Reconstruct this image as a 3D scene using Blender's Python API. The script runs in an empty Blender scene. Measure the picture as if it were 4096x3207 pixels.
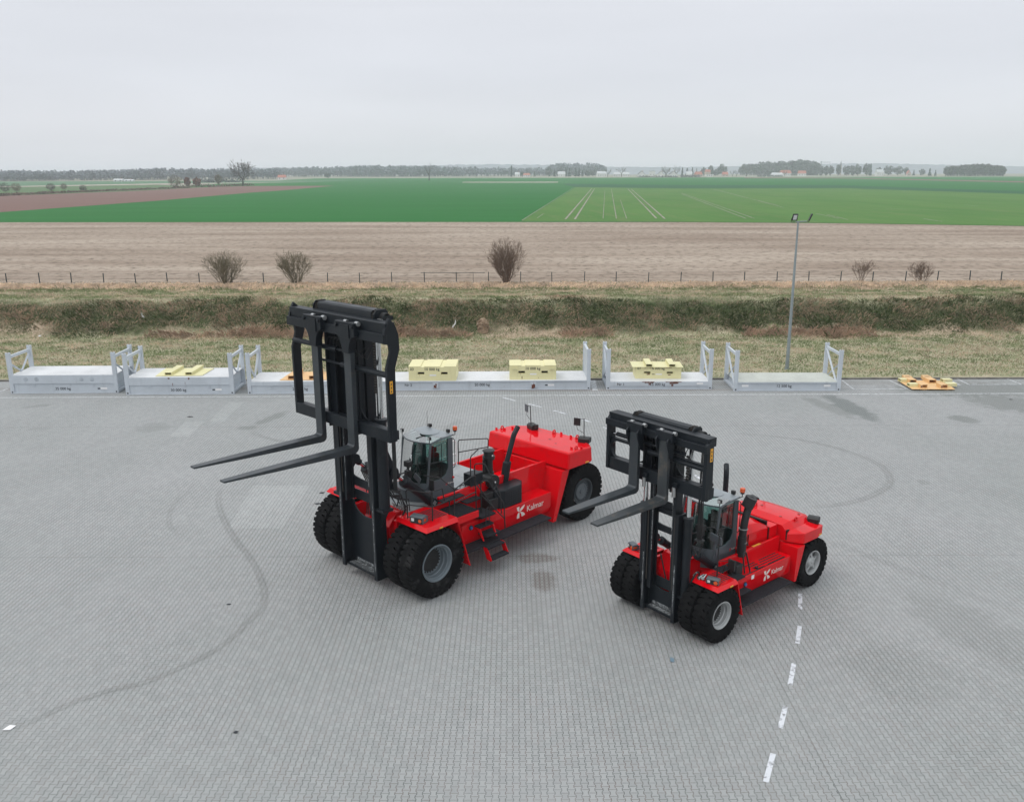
import bpy, bmesh, math, random
import numpy as np
from mathutils import Vector, Matrix
R = math.radians
random.seed(4)
S = bpy.context.scene
COL = S.collection

# ------------------------------------------------------------------ camera
PITCH, ROLL, CAMH, FPX = 14.66294233, -0.14376, 11.92576, 3454.048
cd = bpy.data.cameras.new('camera')
cam = bpy.data.objects.new('camera', cd)
COL.objects.link(cam)
cam.matrix_world = (Matrix.Translation((0, 0, CAMH)) @ Matrix.Rotation(R(90 - PITCH), 4, 'X')
                    @ Matrix.Rotation(R(ROLL), 4, 'Z'))
cd.sensor_fit = 'HORIZONTAL'
cd.sensor_width = 36
cd.lens = 36 * FPX / 4096
cd.clip_start = 0.1
cd.clip_end = 30000
S.camera = cam

# ------------------------------------------------------------------ sky and sun (overcast)
SUN_EL, SUN_AZ = 56, -112         # azimuth from +Y: from the left, a little behind the camera
w = bpy.data.worlds.new('World')
S.world = w
w.use_nodes = True
nt = w.node_tree
nt.nodes.clear()
def wn(t, **k):
    n = nt.nodes.new(t)
    for a, b in k.items():
        setattr(n, a, b)
    return n
out = wn('ShaderNodeOutputWorld')
bg1 = wn('ShaderNodeBackground'); bg2 = wn('ShaderNodeBackground'); add = wn('ShaderNodeAddShader')
sky = wn('ShaderNodeTexSky', sky_type='NISHITA', sun_disc=False)
sky.sun_elevation = R(SUN_EL); sky.sun_rotation = R(SUN_AZ); sky.air_density = 1.0; sky.dust_density = 3.0
nt.links.new(sky.outputs[0], bg1.inputs[0]); bg1.inputs[1].default_value = 0.02
tc = wn('ShaderNodeTexCoord'); sep = wn('ShaderNodeSeparateXYZ')
nt.links.new(tc.outputs['Generated'], sep.inputs[0])
ramp = wn('ShaderNodeValToRGB')                       # cloud deck: a little brighter towards the zenith
e = ramp.color_ramp.elements
e[0].position = 0.0; e[0].color = (0.80, 0.81, 0.86, 1)
e[1].position = 0.9; e[1].color = (1.12, 1.17, 1.19, 1)
m = e.new(0.10); m.color = (0.69, 0.705, 0.755, 1)
m = e.new(0.03); m.color = (0.735, 0.75, 0.80, 1)
m = e.new(0.24); m.color = (0.75, 0.755, 0.785, 1)
nt.links.new(sep.outputs['Z'], ramp.inputs[0])
mp = wn('ShaderNodeMapping'); mp.inputs['Scale'].default_value = (1.2, 1.2, 7.0)
nz = wn('ShaderNodeTexNoise'); nz.inputs['Scale'].default_value = 1.6; nz.inputs['Detail'].default_value = 5
nt.links.new(tc.outputs['Generated'], mp.inputs[0]); nt.links.new(mp.outputs[0], nz.inputs[0])
mr = wn('ShaderNodeMapRange'); mr.inputs[1].default_value = 0.3; mr.inputs[2].default_value = 0.7
mr.inputs[3].default_value = 0.945; mr.inputs[4].default_value = 1.05
nt.links.new(nz.outputs[0], mr.inputs[0])
vm = wn('ShaderNodeVectorMath', operation='SCALE')
nt.links.new(ramp.outputs[0], vm.inputs[0]); nt.links.new(mr.outputs[0], vm.inputs['Scale'])
nt.links.new(vm.outputs[0], bg2.inputs[0]); bg2.inputs[1].default_value = 1.0
nt.links.new(bg1.outputs[0], add.inputs[0]); nt.links.new(bg2.outputs[0], add.inputs[1])
nt.links.new(add.outputs[0], out.inputs[0])

sl = bpy.data.lights.new('sun', 'SUN')
sl.energy = 0.95; sl.angle = R(26); sl.color = (1.0, 0.97, 0.93)
so = bpy.data.objects.new('sun', sl); COL.objects.link(so)
d = Vector((math.sin(R(SUN_AZ)) * math.cos(R(SUN_EL)), math.cos(R(SUN_AZ)) * math.cos(R(SUN_EL)), math.sin(R(SUN_EL))))
so.rotation_euler = d.to_track_quat('Z', 'Y').to_euler()
so.location = (-20, 5, 40)
S.view_settings.view_transform = 'Standard'
S.view_settings.look = 'None'
S.view_settings.exposure = 0.0
S.view_settings.gamma = 1.0
S.cycles.use_denoising = True
S.cycles.max_bounces = 8
S.cycles.transparent_max_bounces = 16
S.cycles.volume_bounces = 3

# ------------------------------------------------------------------ terrain profile and survey helper
PROF = [(-40, 0), (50.6, 0), (50.75, 0.09), (64.0, 0.14), (64.9, 0.34), (68.4, 2.02), (69.8, 2.3), (72.0, 2.2), (78.5, 2.02),
        (80, 2.0), (600, 2.0), (2400, 11.7), (9000, 13.0)]
def hgt(y):
    for (a, za), (b, zb) in zip(PROF, PROF[1:]):
        if y <= b:
            return za + (zb - za) * (y - a) / (b - a)
    return PROF[-1][1]
_p, _r = R(PITCH), R(ROLL)
_fw = Vector((0, math.cos(_p), -math.sin(_p))); _up = Vector((0, math.sin(_p), math.cos(_p))); _rt = Vector((1, 0, 0))
def ray(px, py):
    u, v = px - 2048, py - 1603.5
    c, s = math.cos(_r), math.sin(_r)
    return (_fw * FPX + _rt * (c * u + s * v) - _up * (-s * u + c * v)).normalized()
def at(px, py, z=None):
    """Point of the terrain (or of a level z) surveyed from the photograph."""
    d = ray(px, py)
    if z is not None:
        t = (z - CAMH) / d.z
        return Vector((d.x * t, d.y * t, z))
    t = 20.0
    while t < 5000:
        if CAMH + d.z * t < hgt(d.y * t):
            break
        t += max(0.3, t * 0.001)
    return Vector((d.x * t, d.y * t, hgt(d.y * t)))

# ------------------------------------------------------------------ materials
MATS = {}
def newmat(name):
    m = bpy.data.materials.new(name); m.use_nodes = True
    MATS[name] = m
    return m, m.node_tree.nodes, m.node_tree.links, m.node_tree.nodes['Principled BSDF']
def simple(name, col, rough=0.5, metal=0.0, var=0.0, scale=4.0, coat=0.0, bump=0.0, bscale=40, spec=0.5, dirt=None, dirtamt=0.0, dscale=1.5):
    m, N, L, B = newmat(name)
    B.inputs['Roughness'].default_value = rough; B.inputs['Metallic'].default_value = metal
    B.inputs['Coat Weight'].default_value = coat; B.inputs['Coat Roughness'].default_value = 0.06; B.inputs['Coat IOR'].default_value = 1.55
    B.inputs['Specular IOR Level'].default_value = spec
    tc = N.new('ShaderNodeTexCoord')
    last = None
    if var > 0:
        nz = N.new('ShaderNodeTexNoise'); nz.inputs['Scale'].default_value = scale; nz.inputs['Detail'].default_value = 6
        L.new(tc.outputs['Object'], nz.inputs[0])
        mr = N.new('ShaderNodeMapRange'); mr.inputs[1].default_value = 0.25; mr.inputs[2].default_value = 0.75
        mr.inputs[3].default_value = 1 - var; mr.inputs[4].default_value = 1 + var
        L.new(nz.outputs[0], mr.inputs[0])
        sc = N.new('ShaderNodeVectorMath'); sc.operation = 'SCALE'; sc.inputs[0].default_value = col
        L.new(mr.outputs[0], sc.inputs['Scale']); last = sc.outputs[0]
        mr2 = N.new('ShaderNodeMapRange'); mr2.inputs[1].default_value = 0.3; mr2.inputs[2].default_value = 0.7
        mr2.inputs[3].default_value = rough * 0.85; mr2.inputs[4].default_value = min(1, rough * 1.2)
        L.new(nz.outputs[0], mr2.inputs[0]); L.new(mr2.outputs[0], B.inputs['Roughness'])
    if dirt:
        nz = N.new('ShaderNodeTexNoise'); nz.inputs['Scale'].default_value = dscale; nz.inputs['Detail'].default_value = 9
        nz.inputs['Roughness'].default_value = 0.7
        L.new(tc.outputs['Object'], nz.inputs[0])
        mr = N.new('ShaderNodeMapRange'); mr.inputs[1].default_value = 0.52; mr.inputs[2].default_value = 0.72
        mr.inputs[4].default_value = dirtamt
        L.new(nz.outputs[0], mr.inputs[0])
        mx = N.new('ShaderNodeMix'); mx.data_type = 'RGBA'
        L.new(mr.outputs[0], mx.inputs[0])
        if last: L.new(last, mx.inputs[6])
        else: mx.inputs[6].default_value = (*col, 1)
        mx.inputs[7].default_value = (*dirt, 1)
        last = mx.outputs[2]
    if last: L.new(last, B.inputs['Base Color'])
    else: B.inputs['Base Color'].default_value = (*col, 1)
    if bump > 0:
        nb = N.new('ShaderNodeTexNoise'); nb.inputs['Scale'].default_value = bscale; nb.inputs['Detail'].default_value = 4
        L.new(tc.outputs['Object'], nb.inputs[0])
        bp = N.new('ShaderNodeBump'); bp.inputs['Strength'].default_value = bump; bp.inputs['Distance'].default_value = 0.02
        L.new(nb.outputs[0], bp.inputs['Height']); L.new(bp.outputs[0], B.inputs['Normal'])
    return m
RED = simple('red_paint', (0.68, 0.0006, 0.006), 0.5, coat=0.7, var=0.05, scale=1.3, dirt=(0.34, 0.02, 0.022), dirtamt=0.45, dscale=1.4, spec=0.0)
CHAR = simple('charcoal_paint', (0.0065, 0.0100, 0.0140), 0.42, var=0.2, scale=2.0, spec=.32, dirt=(0.030, 0.032, 0.033), dirtamt=0.35, dscale=2.2)
CHARL = simple('steel_fork', (0.026, 0.033, 0.039), 0.34, var=0.2, scale=2, dirt=(0.13, 0.10, 0.07), dirtamt=0.25, dscale=3)
WORNFORK = simple('worn_fork', (0.030, 0.036, 0.040), 0.4, var=0.25, scale=3, dirt=(0.22, 0.15, 0.085), dirtamt=0.35, dscale=3)
GREASE = simple('greased_steel', (0.035, 0.031, 0.028), 0.35, var=0.4, scale=5)
BLACK = simple('black_plastic', (0.011, 0.012, 0.013), 0.5, var=0.2, scale=6)
GRIP = simple('black_grip_tread', (0.022, 0.023, 0.028), 0.8, spec=.25, var=0.2, scale=8, bump=0.6, bscale=60)
CABG = simple('cab_grey_paint', (0.078, 0.094, 0.106), 0.4, var=0.06, scale=2, coat=0.1)
ROOFG = simple('cab_roof_grey', (0.26, 0.29, 0.31), 0.34, var=0.1, scale=2)
DARKG = simple('dark_interior', (0.018, 0.018, 0.018), 0.7, var=0.2)
SEATM = simple('seat_fabric', (0.035, 0.027, 0.024), 0.9, var=0.2, bump=0.3)
RUB = simple('tyre_rubber', (0.0040, 0.0043, 0.0048), 0.75, spec=.14, var=0.25, scale=3, bump=0.2, bscale=30, dirt=(0.02, 0.019, 0.018), dirtamt=0.4, dscale=2.5)
RUBD = simple('dusty_rubber', (0.0045, 0.0048, 0.0052), 0.75, spec=.14, var=0.25, scale=3, bump=0.2, bscale=30, dirt=(0.10, 0.10, 0.10), dirtamt=0.45, dscale=2.4)
RIMDK = simple('dark_rim', (0.045, 0.055, 0.062), 0.42, var=0.1, metal=0.1)
RIMD = simple('grey_rim', (0.15, 0.18, 0.20), 0.42, var=0.1, metal=0.1)
RIML = simple('silver_rim', (0.42, 0.43, 0.43), 0.38, var=0.1, metal=0.3)
CHROME = simple('chrome', (0.72, 0.74, 0.75), 0.12, metal=1.0)
STEEL = simple('bare_steel', (0.4, 0.41, 0.41), 0.38, metal=0.7, var=0.2)
PLATEG = simple('checker_plate', (0.40, 0.42, 0.43), 0.4, metal=0.35, var=0.12, bump=0.5, bscale=55)
AMBER = simple('amber_lens', (0.62, 0.085, 0.01), 0.25, coat=0.5)
LENS = simple('lamp_glass', (0.6, 0.62, 0.62), 0.15, coat=0.5)
WHITE = simple('white_lettering', (0.78, 0.70, 0.66), 0.5)
LWHITE = simple('pale_marking', (0.8, 0.8, 0.8), 0.6)
INK = simple('dark_lettering', (0.02, 0.024, 0.03), 0.6)
YEL = simple('warning_yellow', (0.75, 0.36, 0.03), 0.5)
BLUE = simple('blue_cap', (0.03, 0.16, 0.42), 0.4)
GALV = simple('galvanised_steel', (0.26, 0.30, 0.31), 0.5, metal=0.3, var=0.1, scale=3)
FENG = simple('green_fence_paint', (0.014, 0.03, 0.032), 0.5, var=0.2)
KERB = simple('kerb_stone', (0.16, 0.15, 0.135), 0.9, var=0.35, scale=3, bump=0.4, bscale=12)
ROOFRED = simple('red_tiles', (0.42, 0.15, 0.11), 0.8, var=0.15, scale=0.5)
ROOFGREY = simple('grey_tiles', (0.13, 0.13, 0.14), 0.8, var=0.15, scale=0.5)
ROOFPALE = simple('pale_sheet_roof', (0.55, 0.57, 0.58), 0.7, var=0.08, scale=0.5)
PLASTER = simple('white_plaster', (0.7, 0.7, 0.68), 0.8, var=0.05, scale=0.5)
CREAM = simple('cream_plaster', (0.5, 0.42, 0.36), 0.8, var=0.08, scale=0.5)
WIN = simple('dark_window', (0.02, 0.025, 0.03), 0.2)
BARK = simple('bark', (0.062, 0.052, 0.044), 0.9, var=0.3)
BARKR = simple('reddish_bark', (0.17, 0.12, 0.088), 0.9, var=0.3)
BARKG = simple('olive_bark', (0.165, 0.145, 0.095), 0.9, var=0.3)
TWIG = simple('grey_twigs', (0.085, 0.075, 0.062), 0.9, var=0.3, scale=0.3)
RUSSET = simple('russet_leaves', (0.17, 0.075, 0.045), 0.9, var=0.3, scale=0.6)
OLIVE = simple('hazed_foliage', (0.12, 0.13, 0.13), 0.9, var=0.3, scale=0.4)  # far foliage, lightened to grey so the colour carries some haze
CONIF = simple('conifer_green', (0.03, 0.055, 0.045), 0.9, var=0.35, scale=0.4)
WOODM = simple('hazed_wood_mass', (0.20, 0.222, 0.25), 0.95, var=0.3, scale=0.04)  # paled and blued: part of the distance haze is painted into this colour

def paint_rusty(name, col, rust=0.5, grime=0.5):
    """Weathered paint: grime, scuffs, and rust bleeding down from edges."""
    m, N, L, B = newmat(name)
    B.inputs['Roughness'].default_value = 0.55
    tc = N.new('ShaderNodeTexCoord')
    def noise(scale, sv=(1, 1, 1), det=8, rg=0.6):
        mp = N.new('ShaderNodeMapping'); mp.inputs['Scale'].default_value = sv
        L.new(tc.outputs['Object'], mp.inputs[0])
        n = N.new('ShaderNodeTexNoise'); n.inputs['Scale'].default_value = scale; n.inputs['Detail'].default_value = det
        n.inputs['Roughness'].default_value = rg
        L.new(mp.outputs[0], n.inputs[0]); return n.outputs[0]
    def rng(s, a, b, c, d_):
        r = N.new('ShaderNodeMapRange'); L.new(s, r.inputs[0])
        for i, v in zip((1, 2, 3, 4), (a, b, c, d_)): r.inputs[i].default_value = v
        return r.outputs[0]
    def mix(f, a, b):
        x = N.new('ShaderNodeMix'); x.data_type = 'RGBA'; L.new(f, x.inputs[0])
        for i, v in ((6, a), (7, b)):
            if isinstance(v, tuple): x.inputs[i].default_value = (*v, 1)
            else: L.new(v, x.inputs[i])
        return x.outputs[2]
    dark = tuple(c * 0.72 for c in col)
    c1 = mix(rng(noise(0.8), 0.42, 0.68, 0, grime), col, dark)
    c2 = mix(rng(noise(2.2, (1.6, 1.6, 0.35)), 0.56, 0.72, 0, grime * 0.7), c1, tuple(c * 0.5 for c in col))
    c3 = mix(rng(noise(1.7, (1.5, 1.5, 0.5), 10, 0.72), 0.66, 0.70, 0, rust), c2, (0.16, 0.055, 0.03))
    L.new(c3, B.inputs['Base Color'])
    return m
RACK = paint_rusty('pale_grey_rack_paint', (0.52, 0.565, 0.61), 0.5, 0.35)
RACKD = paint_rusty('white_deck_paint', (0.66, 0.67, 0.68), 0.35, 0.5)
DECKG = paint_rusty('mossy_deck_paint', (0.50, 0.52, 0.47), 0.3, 0.6)
YBLOCK = paint_rusty('pale_yellow_paint', (0.76, 0.71, 0.40), 0.6, 0.25)
YBLOCK2 = paint_rusty('faded_yellow_paint', (0.71, 0.67, 0.38), 0.9, 0.3)
ORNG = paint_rusty('orange_yellow_paint', (0.74, 0.47, 0.22), 0.75, 0.3)
RUST = simple('rust', (0.13, 0.045, 0.028), 0.9, var=0.3, scale=6)
SOOT = simple('soft_rubber_scuff', (0.26, 0.28, 0.30), 0.8, var=0.2)

def glassmat(name, tint, refl=0.1):
    m, N, L, B = newmat(name)
    N.remove(B)
    tr = N.new('ShaderNodeBsdfTransparent'); tr.inputs[0].default_value = (*tint, 1)
    gl = N.new('ShaderNodeBsdfGlossy'); gl.inputs['Roughness'].default_value = 0.03
    fr = N.new('ShaderNodeFresnel'); fr.inputs[0].default_value = 1.5
    ad = N.new('ShaderNodeMath'); ad.operation = 'MULTIPLY_ADD'; ad.inputs[1].default_value = 0.75; ad.inputs[2].default_value = refl
    L.new(fr.outputs[0], ad.inputs[0])
    mx = N.new('ShaderNodeMixShader'); L.new(ad.outputs[0], mx.inputs[0]); L.new(tr.outputs[0], mx.inputs[1]); L.new(gl.outputs[0], mx.inputs[2])
    L.new(mx.outputs[0], N['Material Output'].inputs[0])
    return m
GLASS = glassmat('tinted_glass', (0.40, 0.58, 0.55), 0.05)
ROOFGLASS = glassmat('roof_glass', (0.55, 0.78, 0.76), 0.36)

# ------------------------------------------------------------------ mesh builder
class MB:
    def __init__(s):
        s.v = []; s.f = []; s.mi = []; s.cur = 0
    def m(s, i):
        s.cur = i; return s
    def add(s, vs, fs):
        o = len(s.v); s.v += [tuple(v) for v in vs]
        for f in fs:
            s.f.append([o + i for i in f]); s.mi.append(s.cur)
        return s
    def box(s, x0, x1, y0, y1, z0, z1):
        return s.hexa([(x0, y0, z0), (x1, y0, z0), (x1, y1, z0), (x0, y1, z0), (x0, y0, z1), (x1, y0, z1), (x1, y1, z1), (x0, y1, z1)])
    def hexa(s, p):
        return s.add(p, [(0, 3, 2, 1), (4, 5, 6, 7), (0, 1, 5, 4), (1, 2, 6, 5), (2, 3, 7, 6), (3, 0, 4, 7)])
    def prism(s, poly, a, b, axis='y'):
        """poly of 2-D points extruded from a to b along axis; 2-D coords are the other two axes in order."""
        n = len(poly)
        def P(p, t):
            return {'y': (p[0], t, p[1]), 'x': (t, p[0], p[1]), 'z': (p[0], p[1], t)}[axis]
        vs = [P(p, a) for p in poly] + [P(p, b) for p in poly]
        fs = [tuple(range(n)), tuple(reversed(range(n, 2 * n)))] + [(i, i + n, (i + 1) % n + n, (i + 1) % n) for i in range(n)]
        return s.add(vs, fs)
    def tube(s, pts, r, n=8, caps=True, r2=None):
        pts = [Vector(p) for p in pts]
        rs = r if isinstance(r, (list, tuple)) else [r] * len(pts)
        rings = []; up = None
        for i, p in enumerate(pts):
            if i == 0: t = pts[1] - p
            elif i == len(pts) - 1: t = p - pts[i - 1]
            else: t = (pts[i + 1] - p).normalized() + (p - pts[i - 1]).normalized()
            t.normalize()
            if up is None:
                up = Vector((0, 0, 1)) if abs(t.z) < 0.9 else Vector((1, 0, 0))
            a = t.cross(up)
            if a.length < 1e-4: a = t.cross(Vector((0.3, 1, 0.2)))
            a.normalize(); b = t.cross(a); b.normalize(); up = b * -1 if False else a.cross(t)
            rings.append([p + (a * math.cos(2 * math.pi * k / n) + b * math.sin(2 * math.pi * k / n)) * rs[i] for k in range(n)])
        vs = [v for rg in rings for v in rg]
        fs = []
        for i in range(len(pts) - 1):
            for k in range(n):
                fs.append((i * n + k, i * n + (k + 1) % n, (i + 1) * n + (k + 1) % n, (i + 1) * n + k))
        if caps:
            fs.append(tuple(reversed(range(n)))); fs.append(tuple(range((len(pts) - 1) * n, len(pts) * n)))
        return s.add(vs, fs)
    def lathe(s, prof, c, axis='y', n=32, a0=0, a1=2 * math.pi):
        """prof: (t along axis, radius) closed around centre c."""
        full = abs(a1 - a0 - 2 * math.pi) < 1e-6
        cols = n if full else n + 1
        vs = []
        for k in range(cols):
            a = a0 + (a1 - a0) * k / n
            for t, r in prof:
                ca, sa = r * math.cos(a), r * math.sin(a)
                vs.append({'y': (c[0] + ca, c[1] + t, c[2] + sa), 'x': (c[0] + t, c[1] + ca, c[2] + sa), 'z': (c[0] + ca, c[1] + sa, c[2] + t)}[axis])
        q = len(prof); fs = []
        for k in range(n):
            k2 = (k + 1) % cols
            for j in range(q - 1):
                fs.append((k * q + j, k2 * q + j, k2 * q + j + 1, k * q + j + 1))
        return s.add(vs, fs)
    def disc(s, c, r, axis='y', n=24):
        vs = []
        for k in range(n):
            a = 2 * math.pi * k / n; ca, sa = r * math.cos(a), r * math.sin(a)
            vs.append({'y': (c[0] + ca, c[1], c[2] + sa), 'x': (c[0], c[1] + ca, c[2] + sa), 'z': (c[0] + ca, c[1] + sa, c[2])}[axis])
        return s.add(vs, [tuple(range(n))])
    def build(s, name, mats, parent=None, bevel=0.0, smooth=32, seg=2):
        me = bpy.data.meshes.new(name)
        me.from_pydata(s.v, [], s.f)
        for m_ in (mats if isinstance(mats, (list, tuple)) else [mats]):
            me.materials.append(m_)
        me.polygons.foreach_set('material_index', s.mi)
        bm = bmesh.new(); bm.from_mesh(me)
        bmesh.ops.recalc_face_normals(bm, faces=bm.faces)
        bm.to_mesh(me); bm.free()
        me.shade_smooth()
        me.set_sharp_from_angle(angle=R(smooth))
        o = bpy.data.objects.new(name, me)
        COL.objects.link(o)
        if parent: o.parent = parent
        if bevel > 0:
            b = o.modifiers.new('bevel', 'BEVEL'); b.width = bevel; b.segments = seg; b.limit_method = 'ANGLE'; b.angle_limit = R(40)
            b.harden_normals = True
        return o
def empty(name, loc=(0, 0, 0), rz=0, parent=None):
    o = bpy.data.objects.new(name, None); COL.objects.link(o)
    o.location = loc; o.rotation_euler = (0, 0, rz); o.empty_display_size = 0.3
    if parent: o.parent = parent
    return o
def tag(o, label, cat, group=None):
    o['label'] = label; o['category'] = cat
    if group: o['group'] = group
    return o
def struct(o, kind='structure'):
    o['kind'] = kind; return o
def text(body, name, size, mat, parent, loc, rot, ext=0.002, align='LEFT', sx=1.0, offset=0.0):
    cu = bpy.data.curves.new(name, 'FONT'); cu.body = body; cu.size = size; cu.extrude = ext; cu.align_x = align; cu.offset = offset
    cu.resolution_u = 3
    cu.materials.append(mat)
    t_ = bpy.data.objects.new(name, cu); COL.objects.link(t_)
    bpy.context.view_layer.update()
    me = bpy.data.meshes.new_from_object(t_)
    bpy.data.objects.remove(t_)
    me.name = name
    o = bpy.data.objects.new(name, me); COL.objects.link(o)
    o.parent = parent; o.location = loc; o.rotation_euler = rot; o.scale = (sx, 1, 1)
    return o
def copy_tree(o, parent=None):
    c = o.copy(); COL.objects.link(c); c.parent = parent
    for ch in list(o.children):
        copy_tree(ch, c)
    return c
# ------------------------------------------------------------------ paved yard: interlocking double-T pavers
def paver_mat(name, tint, wear=1.0):
    m, N, L, B = newmat(name)
    geo = N.new('ShaderNodeNewGeometry'); sep = N.new('ShaderNodeSeparateXYZ')
    L.new(geo.outputs['Position'], sep.inputs[0])
    def M(op, a, b=None, c=None):
        n = N.new('ShaderNodeMath'); n.operation = op
        for i, v in enumerate((a, b, c)):
            if v is None: continue
            if isinstance(v, (int, float)): n.inputs[i].default_value = v
            else: L.new(v, n.inputs[i])
        return n.outputs[0]
    W, P = 0.138, 0.193
    x, y = sep.outputs[0], sep.outputs[1]
    u = M('DIVIDE', x, W); v = M('DIVIDE', y, P)
    # dummy seams: straight courses every so often shift the pattern by half a stone
    course = M('FLOOR', M('DIVIDE', M('ADD', y, 4.1), 14.93))
    v = M('ADD', v, M('MULTIPLY', course, 0.37))
    s = M('MULTIPLY', M('COSINE', M('MULTIPLY', v, 2 * math.pi)), 1.9)
    s = M('MINIMUM', M('MAXIMUM', s, -1.0), 1.0)
    n_ = M('ROUND', u)
    par = M('MODULO', M('ADD', n_, 10000), 2.0)                   # 0 even, 1 odd
    sg = M('SUBTRACT', M('MULTIPLY', par, 2.0), 1.0)
    e = M('ADD', n_, M('MULTIPLY', M('MULTIPLY', sg, s), 0.095))
    uu = M('SUBTRACT', u, e)
    du = M('MULTIPLY', M('ABSOLUTE', uu), W)
    c = M('SUBTRACT', n_, M('LESS_THAN', uu, 0.0))
    cpar = M('MODULO', M('ADD', c, 10000), 2.0)
    vv = M('ADD', v, M('MULTIPLY', cpar, 0.5))
    fr = M('SUBTRACT', vv, M('ROUND', vv))
    dv = M('MULTIPLY', M('ABSOLUTE', fr), P)
    brick = M('ROUND', vv)
    brow = M('FLOOR', vv)
    jd = M('MINIMUM', M('MULTIPLY', du, .82), M('MULTIPLY', dv, 1.05))
    # straight seams
    sy = M('MULTIPLY', M('ABSOLUTE', M('SUBTRACT', M('DIVIDE', M('ADD', y, 4.1), 14.93), M('ROUND', M('DIVIDE', M('ADD', y, 4.1), 14.93)))), 14.93)
    sx = M('ABSOLUTE', M('SUBTRACT', x, 6.50))
    jd = M('MINIMUM', jd, M('MINIMUM', M('MULTIPLY', sy, 0.8), M('MULTIPLY', sx, 0.9)))
    comb = N.new('ShaderNodeCombineXYZ'); L.new(c, comb.inputs[0]); L.new(brow, comb.inputs[1])
    wn_ = N.new('ShaderNodeTexWhiteNoise'); wn_.noise_dimensions = '3D'; L.new(comb.outputs[0], wn_.inputs[0])
    def noise(scale, det=4, rg=.55, dist=0, sc=(1, 1, 1), loc=(0, 0, 0)):
        mp = N.new('ShaderNodeMapping'); mp.inputs['Scale'].default_value = sc; mp.inputs['Location'].default_value = loc
        L.new(geo.outputs['Position'], mp.inputs[0])
        t = N.new('ShaderNodeTexNoise'); t.inputs['Scale'].default_value = scale; t.inputs['Detail'].default_value = det
        t.inputs['Roughness'].default_value = rg; t.inputs['Distortion'].default_value = dist
        L.new(mp.outputs[0], t.inputs[0]); return t.outputs[0]
    def rng(a, i0, i1, o0, o1, smooth=False):
        r = N.new('ShaderNodeMapRange'); L.new(a, r.inputs[0])
        if smooth: r.interpolation_type = 'SMOOTHSTEP'
        for i, q in zip((1, 2, 3, 4), (i0, i1, o0, o1)): r.inputs[i].default_value = q
        return r.outputs[0]
    def mixc(f, a, b):
        q = N.new('ShaderNodeMix'); q.data_type = 'RGBA'; L.new(f, q.inputs[0])
        for i, t in ((6, a), (7, b)):
            if isinstance(t, tuple): q.inputs[i].default_value = (*t, 1)
            else: L.new(t, q.inputs[i])
        return q.outputs[2]
    col = mixc(rng(noise(0.11, 3), .3, .7, 0, 1), (0.312, 0.326, 0.322), (0.352, 0.357, 0.359))
    col = mixc(rng(noise(0.5, 5, .6, .4, (1, .35, 1)), .48, .75, 0, .25), col, (0.27, 0.285, 0.28))
    col = mixc(rng(noise(1.8, 6, .65), .58, .8, 0, .22), col, (0.22, 0.24, 0.235))
    sc = N.new('ShaderNodeVectorMath'); sc.operation = 'SCALE'; L.new(col, sc.inputs[0])
    L.new(rng(wn_.outputs['Value'], 0, 1, .93 * tint, 1.05 * tint), sc.inputs['Scale'])
    col = sc.outputs[0]
    fine = rng(noise(60, 3), .3, .7, .93, 1.07)
    sc = N.new('ShaderNodeVectorMath'); sc.operation = 'SCALE'; L.new(col, sc.inputs[0]); L.new(fine, sc.inputs['Scale']); col = sc.outputs[0]
    # joints: thin dark sand line, opacity varies from place to place, locally opened up and stained
    jamt = rng(noise(0.35, 5, .6, 0, (1, .6, 1), (7, 3, 0)), .38, .66, .62, 1.0)
    jn = rng(noise(9, 2), .3, .7, .55, 1.0)
    line = M('MULTIPLY', M('MULTIPLY', rng(jd, .0038, .0095, 1, 0, True), jamt), jn)
    jc = mixc(rng(noise(3, 2, .5, 0, (1, 1, 1), (3, 0, 0)), .45, .6, 0, 1), (0.045, 0.056, 0.052), (0.10, 0.064, 0.054))
    col = mixc(line, col, jc)
    # oily / mossy patches that sit in the joints and the stones around them
    def patch(cx, cy, rx, ry, rot, amt, colr=(0.13, 0.14, 0.13), jo=.03):
        nonlocal col
        dx = M('SUBTRACT', x, cx); dy = M('SUBTRACT', y, cy)
        ca, sa = math.cos(R(rot)), math.sin(R(rot))
        a = M('DIVIDE', M('ADD', M('MULTIPLY', dx, ca), M('MULTIPLY', dy, sa)), rx)
        b = M('DIVIDE', M('SUBTRACT', M('MULTIPLY', dy, ca), M('MULTIPLY', dx, sa)), ry)
        d2 = M('SQRT', M('ADD', M('MULTIPLY', a, a), M('MULTIPLY', b, b)))
        d2 = M('ADD', d2, M('MULTIPLY', M('SUBTRACT', nse, .5), 1.5))
        f = rng(d2, .55, 1.1, 1, 0, True)
        wide = rng(jd, .004, jo, 1, .42)
        col = mixc(M('MULTIPLY', M('MULTIPLY', f, wide), amt), col, colr)
    nse = noise(1.6, 6, .65, 0, (1, 1, 1), (1, 9, 0))
    if wear > 0:
        patch(.75, 25.6, .75, .45, 0, .75, (0.12, 0.10, 0.085), .03); patch(.95, 24.0, .45, .8, 0, .75, (0.12, 0.10, 0.085), .03)
        patch(-13.0, 40.5, .55, .4, 0, .7); patch(-12.2, 42.3, .4, 1.5, -20, .75)
        patch(-17.6, 40.6, 1.0, .9, 0, .35); patch(-25.4, 44.8, .8, .35, 30, .55); patch(-23, 40.4, .8, .25, 0, .25)
        patch(17.9, 44.2, .75, 3.2, 6, .95, (0.10, 0.115, 0.11)); patch(16.8, 44.0, .6, 2.6, 14, .65)
        patch(22.7, 41.8, .7, .9, 20, .85); patch(26.8, 44.8, 2.6, 2.0, -30, .8); patch(26.5, 47.9, 5.5, 1.9, 0, .85); patch(28, 42, 2.2, 2.5, 0, .3)
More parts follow.
